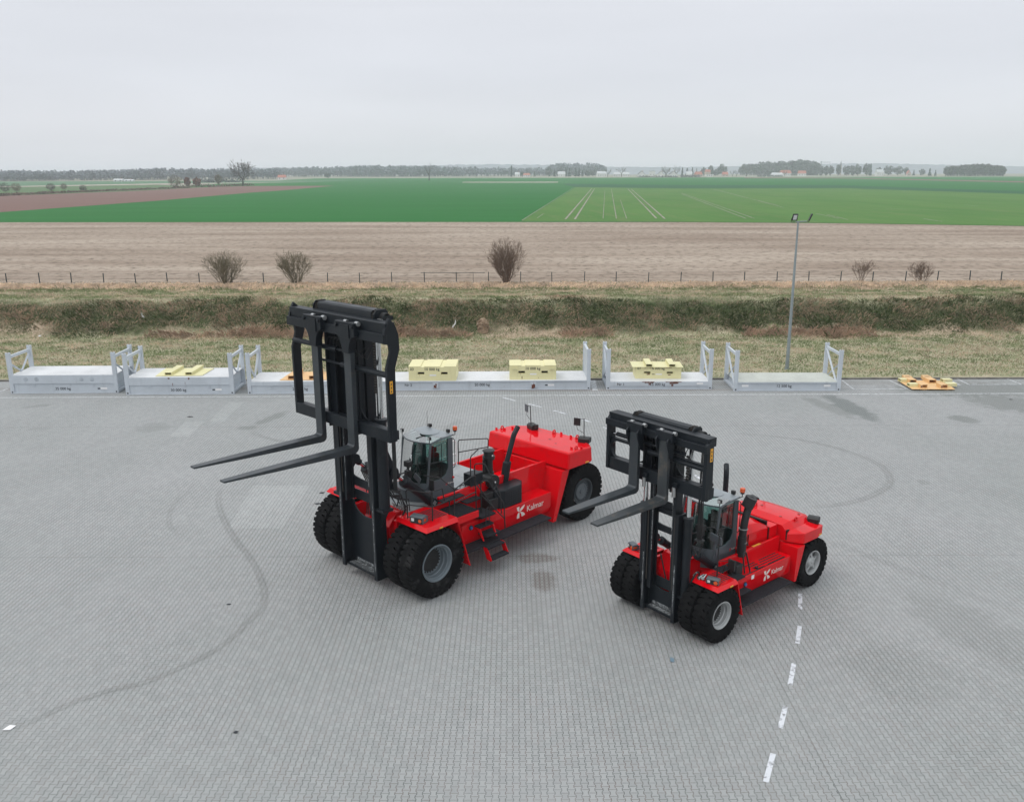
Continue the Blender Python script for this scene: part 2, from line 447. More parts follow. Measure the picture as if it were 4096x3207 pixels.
        patch(16.5, 32.6, .3, .35, 0, .45); patch(-6.0, 44.2, .9, 1.6, 0, .3); patch(-3.0, 40.5, .4, 1.6, -12, .4)
        patch(12.5, 21.0, 1.3, 2.8, 20, .35); patch(9.6, 19.0, 1.6, 1.6, 0, .25); patch(-3.5, 33.5, 1.2, .6, 0, .3)
        patch(-20, 48.6, 16, .5, 0, .5, (0.17, 0.14, 0.12)); patch(3, 48.0, 14, .35, 0, .5, (0.17, 0.13, 0.11)); patch(13, 49.6, 20, .7, 0, .45, (0.15, 0.14, 0.12)); patch(.6, 22, .35, 1.2, 0, .3, (0.2, .21, .2))
    L.new(col, B.inputs['Base Color'])
    B.inputs['Roughness'].default_value = 0.78
    B.inputs['Specular IOR Level'].default_value = 0.35
    bp = N.new('ShaderNodeBump'); bp.inputs['Strength'].default_value = .35; bp.inputs['Distance'].default_value = .006
    L.new(rng(jd, 0, .008, 0, 1), bp.inputs['Height']); L.new(bp.outputs[0], B.inputs['Normal'])
    return m
PAVE = paver_mat('interlocking_pavers', 0.96)
PAVEN = paver_mat('newer_pavers', 1.08, 0)
def flat(name, pts, mat, z=None):
    me = bpy.data.meshes.new(name)
    me.from_pydata([(p[0], p[1], z if z is not None else p[2]) for p in pts], [], [tuple(range(len(pts)))])
    me.materials.append(mat)
    o = bpy.data.objects.new(name, me); COL.objects.link(o); return o
struct(flat('yard', [(-70, -30), (70, -30), (70, 50.46), (-70, 50.46)], PAVE, 0))
q = [at(911, 2114, 0), at(1126, 2113, 0), at(1240, 1941, 0), at(1013, 1941, 0)]
struct(flat('repaired_paving', q, PAVEN, .004))
struct(flat('repaired_paving', [at(679, 1745, 0), at(757, 1748, 0), at(816, 1688, 0), at(739, 1688, 0)], PAVEN, .004))
struct(flat('repaired_paving', [at(834, 1687, 0), at(894, 1687, 0), at(977, 1608, 0), at(917, 1608, 0)], PAVEN, .004))

def worn_paint(name, col, cover, scale=9, lo=.40, hi=.52):
    m, N, L, B = newmat(name)
    B.inputs['Base Color'].default_value = (*col, 1); B.inputs['Roughness'].default_value = .7
    geo = N.new('ShaderNodeNewGeometry')
    n = N.new('ShaderNodeTexNoise'); n.inputs['Scale'].default_value = scale; n.inputs['Detail'].default_value = 6; n.inputs['Roughness'].default_value = .7
    L.new(geo.outputs['Position'], n.inputs[0])
    r = N.new('ShaderNodeMapRange'); r.inputs[1].default_value = lo; r.inputs[2].default_value = hi; r.inputs[3].default_value = 1; r.inputs[4].default_value = 1 - cover
    r.inputs[3].default_value = 0.15; r.inputs[4].default_value = cover
    L.new(n.outputs[0], r.inputs[0])
    tr = N.new('ShaderNodeBsdfTransparent'); mx = N.new('ShaderNodeMixShader')
    at_ = N.new('ShaderNodeAttribute'); at_.attribute_name = 'edge'
    ml = N.new('ShaderNodeMath'); ml.operation = 'MULTIPLY'
    L.new(r.outputs[0], ml.inputs[0]); ml.inputs[1].default_value = 1.0
    L.new(ml.outputs[0], mx.inputs[0]); L.new(tr.outputs[0], mx.inputs[1]); L.new(B.outputs[0], mx.inputs[2])
    L.new(mx.outputs[0], N['Material Output'].inputs[0])
    return m, ml, at_
WPAINT = worn_paint('worn_white_paint', (.70, .72, .74), .9, 7, .34, .52)[0]
WEAR = worn_paint('scraped_steel', (.30, .32, .33), .75, 6, .46, .62)[0]
WPAINT2 = worn_paint('faded_white_paint', (.62, .64, .66), .85, 5, .32, .55)[0]
TAPE = worn_paint('white_tape', (.66, .68, .72), .95, 5, .38, .50)[0]
def stripe(name, a, b, w_, mat, z=.008, n=1):
    a, b = Vector((a[0], a[1])), Vector((b[0], b[1])); d = (b - a).normalized(); p = Vector((-d.y, d.x)) * w_ / 2
    return struct(flat(name, [a - p, b - p, b + p, a + p], mat, z))
stripe('marking_line', (-45, 46.45), (29.1, 46.95), .10, WPAINT)
for a, b in [((8.46, 23.12), (8.15, 22.17)), ((7.84, 21.25), (7.48, 20.33)), ((7.09, 19.38), (6.70, 18.44)), ((6.32, 17.57), (5.95, 16.75)), ((5.54, 15.88), (5.13, 14.99)),
             ((-.51, 46.32), (.18, 45.60)), ((.89, 44.91), (1.55, 44.25)), ((2.18, 43.54), (2.84, 42.83)), ((3.34, 42.12), (3.94, 41.33)), ((4.45, 40.46), (4.95, 39.63)), ((7.50, 33.5), (7.74, 32.54)), ((5.4, 38.7), (5.9, 37.8))]:
    stripe('marking_dash', a, b, .115, TAPE, .010)
def pxline(p, q, w_, mat):
    a, b = at(*p, 0), at(*q, 0); stripe('bay_marking', a, b, w_, mat, .008)
Z4 = lambda x, y: (2850 + x / 1.7512, 1340 + y / 1.7512)
for p, q in [((910, 320), (990, 380)), ((990, 380), (1365, 378)), ((1240, 318), (1365, 378)), ((1650, 315), (1740, 350)), ((1600, 350), (1740, 350)), ((1718, 310), (1795, 347)), ((1795, 347), (2165, 346)), ((2065, 308), (2165, 346))]:
    pxline(Z4(*p), Z4(*q), .10, WPAINT2)
pxline((0, 1567), (30, 1555), .14, WPAINT2); pxline((2372, 1522), (2380, 1562), .3, WPAINT2)
# tyre scuffs: ribbons 4 mm above the stones, broken up by noise
def scuff(name, pts, w_, amt):
    m, ml, at_ = worn_paint(name, (.12, .118, .105), amt, 5, .42, .62)
    m.node_tree.links.new(at_.outputs['Fac'], ml.inputs[1])
    pts = [Vector((p[0], p[1], 0)) for p in pts]
    sm = []
    for i in range(len(pts) - 1):
        p0, p1, p2, p3 = pts[max(0, i - 1)], pts[i], pts[i + 1], pts[min(len(pts) - 1, i + 2)]
        for k in range(6):
            t = k / 6
            sm.append(.5 * ((2 * p1) + (p2 - p0) * t + (2 * p0 - 5 * p1 + 4 * p2 - p3) * t * t + (-p0 + 3 * p1 - 3 * p2 + p3) * t ** 3))
    sm.append(pts[-1])
    V = []; E = []
    for i, p in enumerate(sm):
        d = (sm[min(i + 1, len(sm) - 1)] - sm[max(0, i - 1)]).normalized(); nr = Vector((-d.y, d.x, 0))
        ef = min(1, i / 8, (len(sm) - 1 - i) / 8)
        for t, ea in ((-1, 0), (-.45, .8), (0, .35), (.45, 1), (1, 0)):
            q_ = p + nr * t * w_ / 2; V.append((q_.x, q_.y, .004 + .001)); E.append(ea * ef)
    F = [(i * 5 + j, i * 5 + j + 1, (i + 1) * 5 + j + 1, (i + 1) * 5 + j) for i in range(len(sm) - 1) for j in range(4)]
    me = bpy.data.meshes.new(name); me.from_pydata(V, [], F); me.materials.append(m)
    a = me.attributes.new('edge', 'FLOAT', 'POINT'); a.data.foreach_set('value', E)
    o = bpy.data.objects.new(name, me); COL.objects.link(o); struct(o)
scuff('tyre_mark', [(-11.5, 32.1), (-11.1, 30.6), (-10.26, 28.73), (-9.4, 27.16), (-8.44, 25.63), (-7.67, 24.14), (-7.25, 23.0), (-7.15, 22.2), (-7.3, 21.6), (-7.47, 20.75), (-7.85, 19.87), (-8.4, 19.17), (-8.96, 18.62), (-9.61, 18.3), (-10.27, 17.8), (-10.8, 17.17), (-11.4, 16.5)], .30, .20)
scuff('tyre_mark', [(10.16, 39.49), (12.16, 38.91), (13.44, 38.24), (14.55, 37.09), (15.2, 35.9), (15.57, 34.6), (15.36, 33.23), (14.93, 32.27), (14.06, 31.35), (13.14, 30.63), (12.03, 30.15), (10.9, 29.95)], .40, .15)
scuff('tyre_mark', [(-12.9, 40.6), (-12.0, 39.2), (-10.5, 38.2), (-8.5, 37.6)], .35, .2)
scuff('tyre_mark', [(-12.6, 33), (-12.7, 30.5), (-12.0, 28.2), (-10.6, 26.8)], .25, .07)
scuff('tyre_mark', [(8.0, 30.2), (12.0, 25.0), (14.5, 21.5)], .4, .07)

# ------------------------------------------------------------------ ground, verge, bank, fields
def field(name, pts, mat, off, kind='structure'):
    bm = bmesh.new()
    f = bm.faces.new([bm.verts.new((p[0], p[1], 0)) for p in pts])
    for yb, _z in PROF:
        g = bm.verts[:] + bm.edges[:] + bm.faces[:]
        bmesh.ops.bisect_plane(bm, geom=g, plane_co=(0, yb, 0), plane_no=(0, 1, 0))
    for v in bm.verts:
        v.co.z = hgt(v.co.y) + off
    bmesh.ops.recalc_face_normals(bm, faces=bm.faces)
    me = bpy.data.meshes.new(name); bm.to_mesh(me); bm.free(); me.materials.append(mat)
    o = bpy.data.objects.new(name, me); COL.objects.link(o); o['kind'] = kind; return o
def field_mat(name, c0, c1, c2, sx=.06, sy=.5, ang=0, fine=6, amt=.5, bump=0, stretch=(1, 1, 1)):
    m, N, L, B = newmat(name); B.inputs['Roughness'].default_value = .95; B.inputs['Specular IOR Level'].default_value = .15
    geo = N.new('ShaderNodeNewGeometry')
    def noise(scale, det, sc, rg=.6):
        mp = N.new('ShaderNodeMapping'); mp.inputs['Scale'].default_value = sc; mp.inputs['Rotation'].default_value = (0, 0, R(ang))
        L.new(geo.outputs['Position'], mp.inputs[0])
        t = N.new('ShaderNodeTexNoise'); t.inputs['Scale'].default_value = scale; t.inputs['Detail'].default_value = det; t.inputs['Roughness'].default_value = rg
        L.new(mp.outputs[0], t.inputs[0]); return t.outputs[0]
    def mix(f, a, b, lo, hi, am=1):
        r = N.new('ShaderNodeMapRange'); L.new(f, r.inputs[0]); r.inputs[1].default_value = lo; r.inputs[2].default_value = hi; r.inputs[4].default_value = am
        q = N.new('ShaderNodeMix'); q.data_type = 'RGBA'; L.new(r.outputs[0], q.inputs[0])
        for i, t in ((6, a), (7, b)):
            if isinstance(t, tuple): q.inputs[i].default_value = (*t, 1)
            else: L.new(t, q.inputs[i])
        return q.outputs[2]
    col = mix(noise(1, 4, (sx, sy, 1)), c0, c1, .35, .65)
    nf = noise(fine, 6, stretch, .75)
    col = mix(nf, col, c2, .50, .68, amt)
    L.new(col, B.inputs['Base Color'])
    if bump:
        bp = N.new('ShaderNodeBump'); bp.inputs['Strength'].default_value = 1; bp.inputs['Distance'].default_value = bump
        L.new(nf, bp.inputs['Height']); L.new(bp.outputs[0], B.inputs['Normal'])
    return m
F_BASE = field_mat('far_land', (.24, .25, .19), (.32, .29, .23), (.15, .17, .12), .004, .004, 0, .05, .5)
F_STUB = field_mat('stubble', (.26, .20, .155), (.42, .35, .285), (.10, .076, .054), .02, .12, .4, 2.6, 1.0, .08, (.42, .36, 1))
F_GREEN = field_mat('winter_wheat', (.010, .125, .018), (.015, .142, .024), (.03, .15, .028), .012, .05, 20, .5, .35)
F_GREEN2 = field_mat('thin_wheat', (.062, .165, .030), (.085, .19, .040), (.15, .18, .07), .05, .012, 8, .25, .5, 0, (1, .12, 1))
F_GREEN3 = field_mat('dark_wheat', (.012, .085, .030), (.015, .10, .034), (.02, .10, .035), .01, .05, 0, .3, .3)
F_GREEN4 = field_mat('pale_wheat', (.075, .17, .085), (.085, .185, .095), (.1, .19, .1), .01, .02, 0, .2, .3)
F_BROWN = field_mat('ploughed_soil', (.205, .125, .105), (.175, .105, .09), (.12, .072, .062), .03, .25, -28, 1.2, .45, .08)
F_PALE = field_mat('pale_stubble', (.42, .36, .31), (.46, .40, .35), (.3, .27, .22), .02, .05, 0, .4, .4)
struct(flat('ground', [(-9000, -9000), (9000, -9000), (9000, 50.6), (-9000, 50.6)], F_BASE, -.08))
field('far_land', [(-9000, 80.6), (9000, 80.6), (9000, 9000), (-9000, 9000)], F_BASE, -.10)
field('side_land', [(-9000, 50.6), (-57.5, 50.6), (-57.5, 80.6), (-9000, 80.6)], F_BASE, -.05)
field('side_land', [(61.5, 50.6), (9000, 50.6), (9000, 80.6), (61.5, 80.6)], F_BASE, -.05)
L0 = at(0, 890); 
edge = [at(1370, 889), at(2726, 889), at(3354, 894), at(4096, 905)]
xr = edge[-1]
field('stubble_field', [(-260, 80), (260, 80), (260, xr.y - (260 - xr.x) * .13), (xr.x, xr.y), (edge[2].x, edge[2].y), (edge[1].x, edge[1].y), (edge[0].x, edge[0].y), (L0.x, L0.y), (-260, L0.y + 5)], F_STUB, .0)
field('wheat_field', [(-260, L0.y + 5), (L0.x, L0.y)] + [(p.x, p.y) for p in edge] + [(260, xr.y - (260 - xr.x) * .13), (900, 120), (1600, 1500), (-330, 1500)], F_GREEN, .02)
bl = [at(0, 850), at(628, 804), at(1004.6, 771), at(1337, 744)]
bt = [at(967, 745), at(816, 750), at(502, 766), at(0, 785)]
field('ploughed_field', [(-420, bl[0].y + 20)] + [(p.x, p.y) for p in bl] + [(p.x, p.y) for p in bt] + [(-600, bt[-1].y - 10)], F_BROWN, .04)
p1, p2, p3 = at(82, 748), at(630, 739), at(1240, 729)
q1, q2 = at(82, 745), at(630, 735)
field('pale_strip', [(p1.x - 300, p1.y - 40), (p1.x, p1.y), (p2.x, p2.y), (p3.x, p3.y), (q2.x, q2.y), (q1.x, q1.y), (q1.x - 300, q1.y - 40)], F_PALE, .05)
field('far_wheat_field', [(-1200, 500), (p1.x, p1.y + 3), (p2.x, p2.y + 3), (p3.x, p3.y + 6), (-200, 1190), (-1200, 1130)], F_GREEN4, .03)
field('near_hedge_meadow', [(-900, 480), (bt[3].x, bt[3].y + 2), (bt[2].x, bt[2].y + 2), (bt[1].x, bt[1].y), (p2.x, p2.y - 4), (p1.x, p1.y - 4), (-900, 620)], field_mat('meadow', (.07, .15, .055), (.1, .16, .07), (.16, .14, .09), .02, .02, 0, .2, .4), .03)
fa = [at(2086, 886), at(2299, 749.5), at(2726, 755), at(3398, 754), at(4096, 777)]
field('thin_wheat_field', [(fa[0].x, fa[0].y + .5)] + [(p.x, p.y) for p in fa[1:]] + [(700, 400), (700, 60)] + [(xr.x + 40, xr.y - 2), (xr.x, xr.y + .5), (edge[2].x, edge[2].y + .5), (edge[1].x, edge[1].y + .5)], F_GREEN2, .05)
fb = [at(2249, 736), at(2726, 741), at(3354, 741), at(4096, 764.5)]
field('dark_wheat_band', [(p.x, p.y) for p in fa[1:]] + [(p.x, p.y) for p in reversed(fb)], F_GREEN3, .08)
fc = [at(2977, 713.5), at(3354, 714.5), at(4096, 731)]; fd = [at(2977, 710.5), at(3354, 711.5), at(4096, 726.5)]
field('brown_strip', [(p.x, p.y) for p in fc] + [(p.x, p.y) for p in reversed(fd)], F_BROWN, .08)
field('headland', [(at(1850, 731).x, at(1850, 731).y), (at(2232, 731).x, at(2232, 731).y), (at(2232, 728).x, at(2232, 728).y), (at(1850, 728.5).x, at(1850, 728.5).y)], F_PALE, .06)
F_TRACK = worn_paint('bare_soil_track', (.34, .31, .25), .85, .25, .25, .5)[0]
Bz = lambda x, y: (1370 + x / 1.5927, 600 + y / 1.5927)
Cz = lambda x, y: (2726 + x / 1.5927, 600 + y / 1.5927)
for a, b, w_ in [(Bz(1420, 445), Bz(1588, 245), .75), (Bz(1480, 445), Bz(1605, 247), .75), (Bz(2000, 440), Bz(1820, 250), .7), (Bz(2055, 443), Bz(1840, 250), .7), (Cz(410, 440), Cz(0, 282), .5), (Cz(465, 440), Cz(0, 276), .5),
                 (Cz(620, 358), Cz(190, 250), .4), (Cz(650, 370), Cz(210, 250), .4), (Bz(1745, 440), Bz(1713, 250), .35), (Bz(1810, 440), Bz(1770, 320), .25), (Bz(1660, 440), Bz(1672, 260), .25), (Cz(1000, 440), Cz(855, 408), .4), (Cz(1060, 448), Cz(925, 415), .4),
                 (Cz(1700, 388), Cz(1300, 376), .5), (Cz(1660, 460), Cz(1540, 442), .6), (Cz(1150, 260), Cz(1070, 252), .8), (Cz(1460, 266), Cz(1410, 262), .8), (Cz(1890, 362), Cz(1800, 352), .4), (Bz(1142, 453), Bz(1470, 240), .35), (Bz(1240, 437), Bz(1280, 410), .25), (Bz(1480, 240), Bz(1700, 243), 1.0)]:
    a, b = at(*a), at(*b); d = (b - a); d.z = 0; d.normalize(); p = Vector((-d.y, d.x, 0)) * w_ / 2 * .6
    field('wheel_track', [(v.x, v.y) for v in (a - p, b - p, b + p, a + p)], F_TRACK, .12)

# value noise for the verge
def vnoise(x, y, seed=0):
    def h(i, j):
        n = (i * 374761393 + j * 668265263 + seed * 1442695041) & 0xffffffff
        n = ((n ^ (n >> 13)) * 1274126177) & 0xffffffff
        return ((n ^ (n >> 16)) & 0xffff) / 65535.0
    xi = np.floor(x).astype(np.int64); yi = np.floor(y).astype(np.int64); fx = x - xi; fy = y - yi
    fx = fx * fx * (3 - 2 * fx); fy = fy * fy * (3 - 2 * fy)
    return (h(xi, yi) * (1 - fx) + h(xi + 1, yi) * fx) * (1 - fy) + (h(xi, yi + 1) * (1 - fx) + h(xi + 1, yi + 1) * fx) * fy
def fbm(x, y, seed=0, o=4):
    s = 0; a = .5
    for k in range(o):
        s = s + a * vnoise(x * 2 ** k, y * 2 ** k, seed + k); a *= .5
    return s / (1 - .5 ** o)
hgtv = lambda Y: np.interp(Y, [p[0] for p in PROF], [p[1] for p in PROF])
def verge_z(X, Y):
    bank = np.exp(-((Y - 66.8) / 2.2) ** 2); top = np.exp(-((Y - 75.5) / 4) ** 2)
    amp = .10 + .30 * bank + .20 * top
    edge_ = np.clip((Y - 50.65) / .8, 0, 1) * np.clip((81.5 - Y) / 1.5, 0, 1)
    sx_ = .25 * (fbm(X * .06, Y * .02, 77, 2) - .5)
    return hgtv(Y + sx_ * 6 * bank) + amp * (fbm(X * 1.1, Y * 1.3, 3, 4) - .42) * edge_ + .02 * edge_
nx, ny = 520, 150
X, Y = np.meshgrid(np.linspace(-58, 62, nx), np.linspace(50.58, 81.6, ny))
Zz = verge_z(X, Y)
Zz[0] = -.02
vs = np.stack([X, Y, Zz], -1).reshape(-1, 3)
idx = np.arange(nx * ny).reshape(ny, nx)
fs = np.stack([idx[:-1, :-1], idx[:-1, 1:], idx[1:, 1:], idx[1:, :-1]], -1).reshape(-1, 4)
me = bpy.data.meshes.new('grass_bank')
me.from_pydata(vs.tolist(), [], fs.tolist()); me.shade_smooth()
def verge_mat():
    m, N, L, B = newmat('rough_grass'); B.inputs['Roughness'].default_value = .95; B.inputs['Specular IOR Level'].default_value = .1
    geo = N.new('ShaderNodeNewGeometry')
    def noise(scale, det, sc=(1, 1, 1), rg=.65, loc=(0, 0, 0)):
        mp = N.new('ShaderNodeMapping'); mp.inputs['Scale'].default_value = sc; mp.inputs['Location'].default_value = loc
        L.new(geo.outputs['Position'], mp.inputs[0])
        t = N.new('ShaderNodeTexNoise'); t.inputs['Scale'].default_value = scale; t.inputs['Detail'].default_value = det; t.inputs['Roughness'].default_value = rg
        L.new(mp.outputs[0], t.inputs[0]); return t.outputs[0]
    def rng(f, a, b, c=0, d=1):
        r = N.new('ShaderNodeMapRange'); L.new(f, r.inputs[0])
        for i, v in zip((1, 2, 3, 4), (a, b, c, d)): r.inputs[i].default_value = v
        return r.outputs[0]
    def mix(f, a, b):
        q = N.new('ShaderNodeMix'); q.data_type = 'RGBA'; L.new(f, q.inputs[0])
        for i, t in ((6, a), (7, b)):
            if isinstance(t, tuple): q.inputs[i].default_value = (*t, 1)
            else: L.new(t, q.inputs[i])
        return q.outputs[2]
    sep = N.new('ShaderNodeSeparateXYZ'); L.new(geo.outputs['Position'], sep.inputs[0])
    straw, green, dk = (.42, .37, .27), (.26, .275, .16), (.19, .18, .11)
    c = mix(rng(noise(.5, 6, (.7, 1.6, 1), .7), .36, .64), green, straw)
    c = mix(rng(noise(2.5, 6, (1, 1.5, 1)), .5, .72, 0, .8), c, dk)
    c2 = mix(rng(noise(.9, 5), .45, .62), (.055, .070, .030), (.11, .10, .06))
    c2 = mix(rng(noise(4, 5), .5, .7, 0, .7), c2, (.03, .035, .02))
    wob = N.new('ShaderNodeMath'); wob.operation = 'MULTIPLY_ADD'; L.new(noise(.25, 3), wob.inputs[0]); wob.inputs[1].default_value = 5; L.new(sep.outputs[1], wob.inputs[2])
    a = rng(wob.outputs[0], 66.9, 68.0); b = rng(wob.outputs[0], 72.2, 70.4)
    ml = N.new('ShaderNodeMath'); ml.operation = 'MULTIPLY'; L.new(a, ml.inputs[0]); L.new(b, ml.inputs[1])
    c = mix(ml.outputs[0], c, c2)
    c = mix(rng(wob.outputs[0], 77.2, 78.6, 0, .85), c, (.60, .48, .38))
    fa_ = rng(wob.outputs[0], 65.8, 66.6); fb_ = rng(wob.outputs[0], 68.2, 67.2); f2 = N.new('ShaderNodeMath'); f2.operation = 'MULTIPLY'; L.new(fa_, f2.inputs[0]); L.new(fb_, f2.inputs[1])
    f3 = N.new('ShaderNodeMath'); f3.operation = 'MULTIPLY'; L.new(f2.outputs[0], f3.inputs[0]); L.new(rng(noise(.12, 3), .42, .55, 0, .85), f3.inputs[1])
    c = mix(f3.outputs[0], c, (.40, .31, .23))
    L.new(c, B.inputs['Base Color'])
    return m
me.materials.append(verge_mat())
o = bpy.data.objects.new('grass_bank', me); COL.objects.link(o); struct(o)
# blades
rng_ = np.random.default_rng(11)
NB = 330000
bx = rng_.uniform(-48, 54, NB); by = 50.75 + 30.5 * rng_.random(NB) ** .85
keep = np.abs(bx) < by * .66 + 3
bx, by = bx[keep], by[keep]; NB = len(bx)
den = fbm(bx * 1.6, by * 1.6, 21, 3)
bz = verge_z(bx, by)
bank = np.clip(1 - np.abs(by + 5 * (fbm(bx * .25, by * .25, 5, 2) - .5) - 66.9) / 2.5, 0, 1) ** .5
foot = np.exp(-((by - 64.4 - 1.2 * (fbm(bx * .2, by * .1, 8, 2) - .5)) / 1.0) ** 2) * (fbm(bx * .09, by * .1, 31, 2) > .42)
crest = np.exp(-((by - 79.0) / 2.4) ** 2)
ln = (.13 + .20 * rng_.random(NB)) * (.5 + .9 * den) * (.62 + .7 * bank + 1.5 * foot + 1.3 * crest)
wd = .006 + .009 * rng_.random(NB)
az = rng_.uniform(0, 2 * np.pi, NB) * .55 + 2 * np.pi * fbm(bx * .9, by * .9, 40, 2)
lean = rng_.uniform(.3, 1.25, NB)
tx = np.cos(az) * np.sin(lean) * ln; ty = np.sin(az) * np.sin(lean) * ln; tz = np.cos(lean) * ln + .01
px_, py_ = -np.sin(az) * wd, np.cos(az) * wd
v0 = np.stack([bx - px_, by - py_, bz - .03], -1); v1 = np.stack([bx + px_, by + py_, bz - .03], -1)
vm1 = np.stack([bx + tx * .6 + px_ * .8, by + ty * .6 + py_ * .8, bz + tz * .7], -1); vm0 = np.stack([bx + tx * .6 - px_ * .8, by + ty * .6 - py_ * .8, bz + tz * .7], -1)
v2 = np.stack([bx + tx * 1.1, by + ty * 1.1, bz + tz * .85], -1)
allv = np.stack([v0, v1, vm1, v2, vm0], 1).reshape(-1, 3)
me = bpy.data.meshes.new('grass_blades')
me.vertices.add(NB * 5); me.vertices.foreach_set('co', allv.ravel())
me.loops.add(NB * 5); me.loops.foreach_set('vertex_index', np.arange(NB * 5))
me.polygons.add(NB); me.polygons.foreach_set('loop_start', np.arange(NB) * 5)
tone = .5 + .75 * (fbm(bx * .45, by * .8, 60, 4) - .5) + .34 * (rng_.random(NB) - .5)
mi = np.where(tone > .56, 0, np.where(tone > .49, 1, 2))           # straw, pale olive, green
dark = (bank > .25) & (rng_.random(NB) < .95)
mi = np.where(dark, np.where(rng_.random(NB) < .13, 1, np.where(tone > .57, 5, np.where(tone > .475, 4, 3))), mi)
mi = np.where((foot > .3) & (rng_.random(NB) < foot), 5 + (rng_.random(NB) < .5) * 0, mi)
mi = np.where((crest > .30) & (rng_.random(NB) < crest * 1.2), 6, mi)
me.polygons.foreach_set('material_index', mi.astype(np.int32))
for nme, c in (('dry_straw', (.58, .475, .36)), ('faded_grass', (.36, .345, .22)), ('green_grass', (.22, .27, .13)), ('dark_grass', (.075, .108, .038)), ('olive_grass', (.17, .17, .085)), ('russet_straw', (.50, .37, .275)), ('crest_straw', (.78, .66, .53))):
    m_ = simple(nme, tuple(q * .62 for q in c), .9, var=.3, scale=1.2, spec=.1)
    N_, L_ = m_.node_tree.nodes, m_.node_tree.links
    tl = N_.new('ShaderNodeBsdfTranslucent'); ads = N_.new('ShaderNodeAddShader'); src = N_['Principled BSDF'].inputs['Base Color'].links[0].from_socket
    L_.new(src, tl.inputs[0]); L_.new(N_['Principled BSDF'].outputs[0], ads.inputs[0]); L_.new(tl.outputs[0], ads.inputs[1]); L_.new(ads.outputs[0], N_['Material Output'].inputs[0])
    me.materials.append(m_)
me.update(calc_edges=True); me.validate()
o = bpy.data.objects.new('grass', me); COL.objects.link(o); struct(o, 'stuff')
o['label'] = 'rough grass and dry straw on the verge and bank'
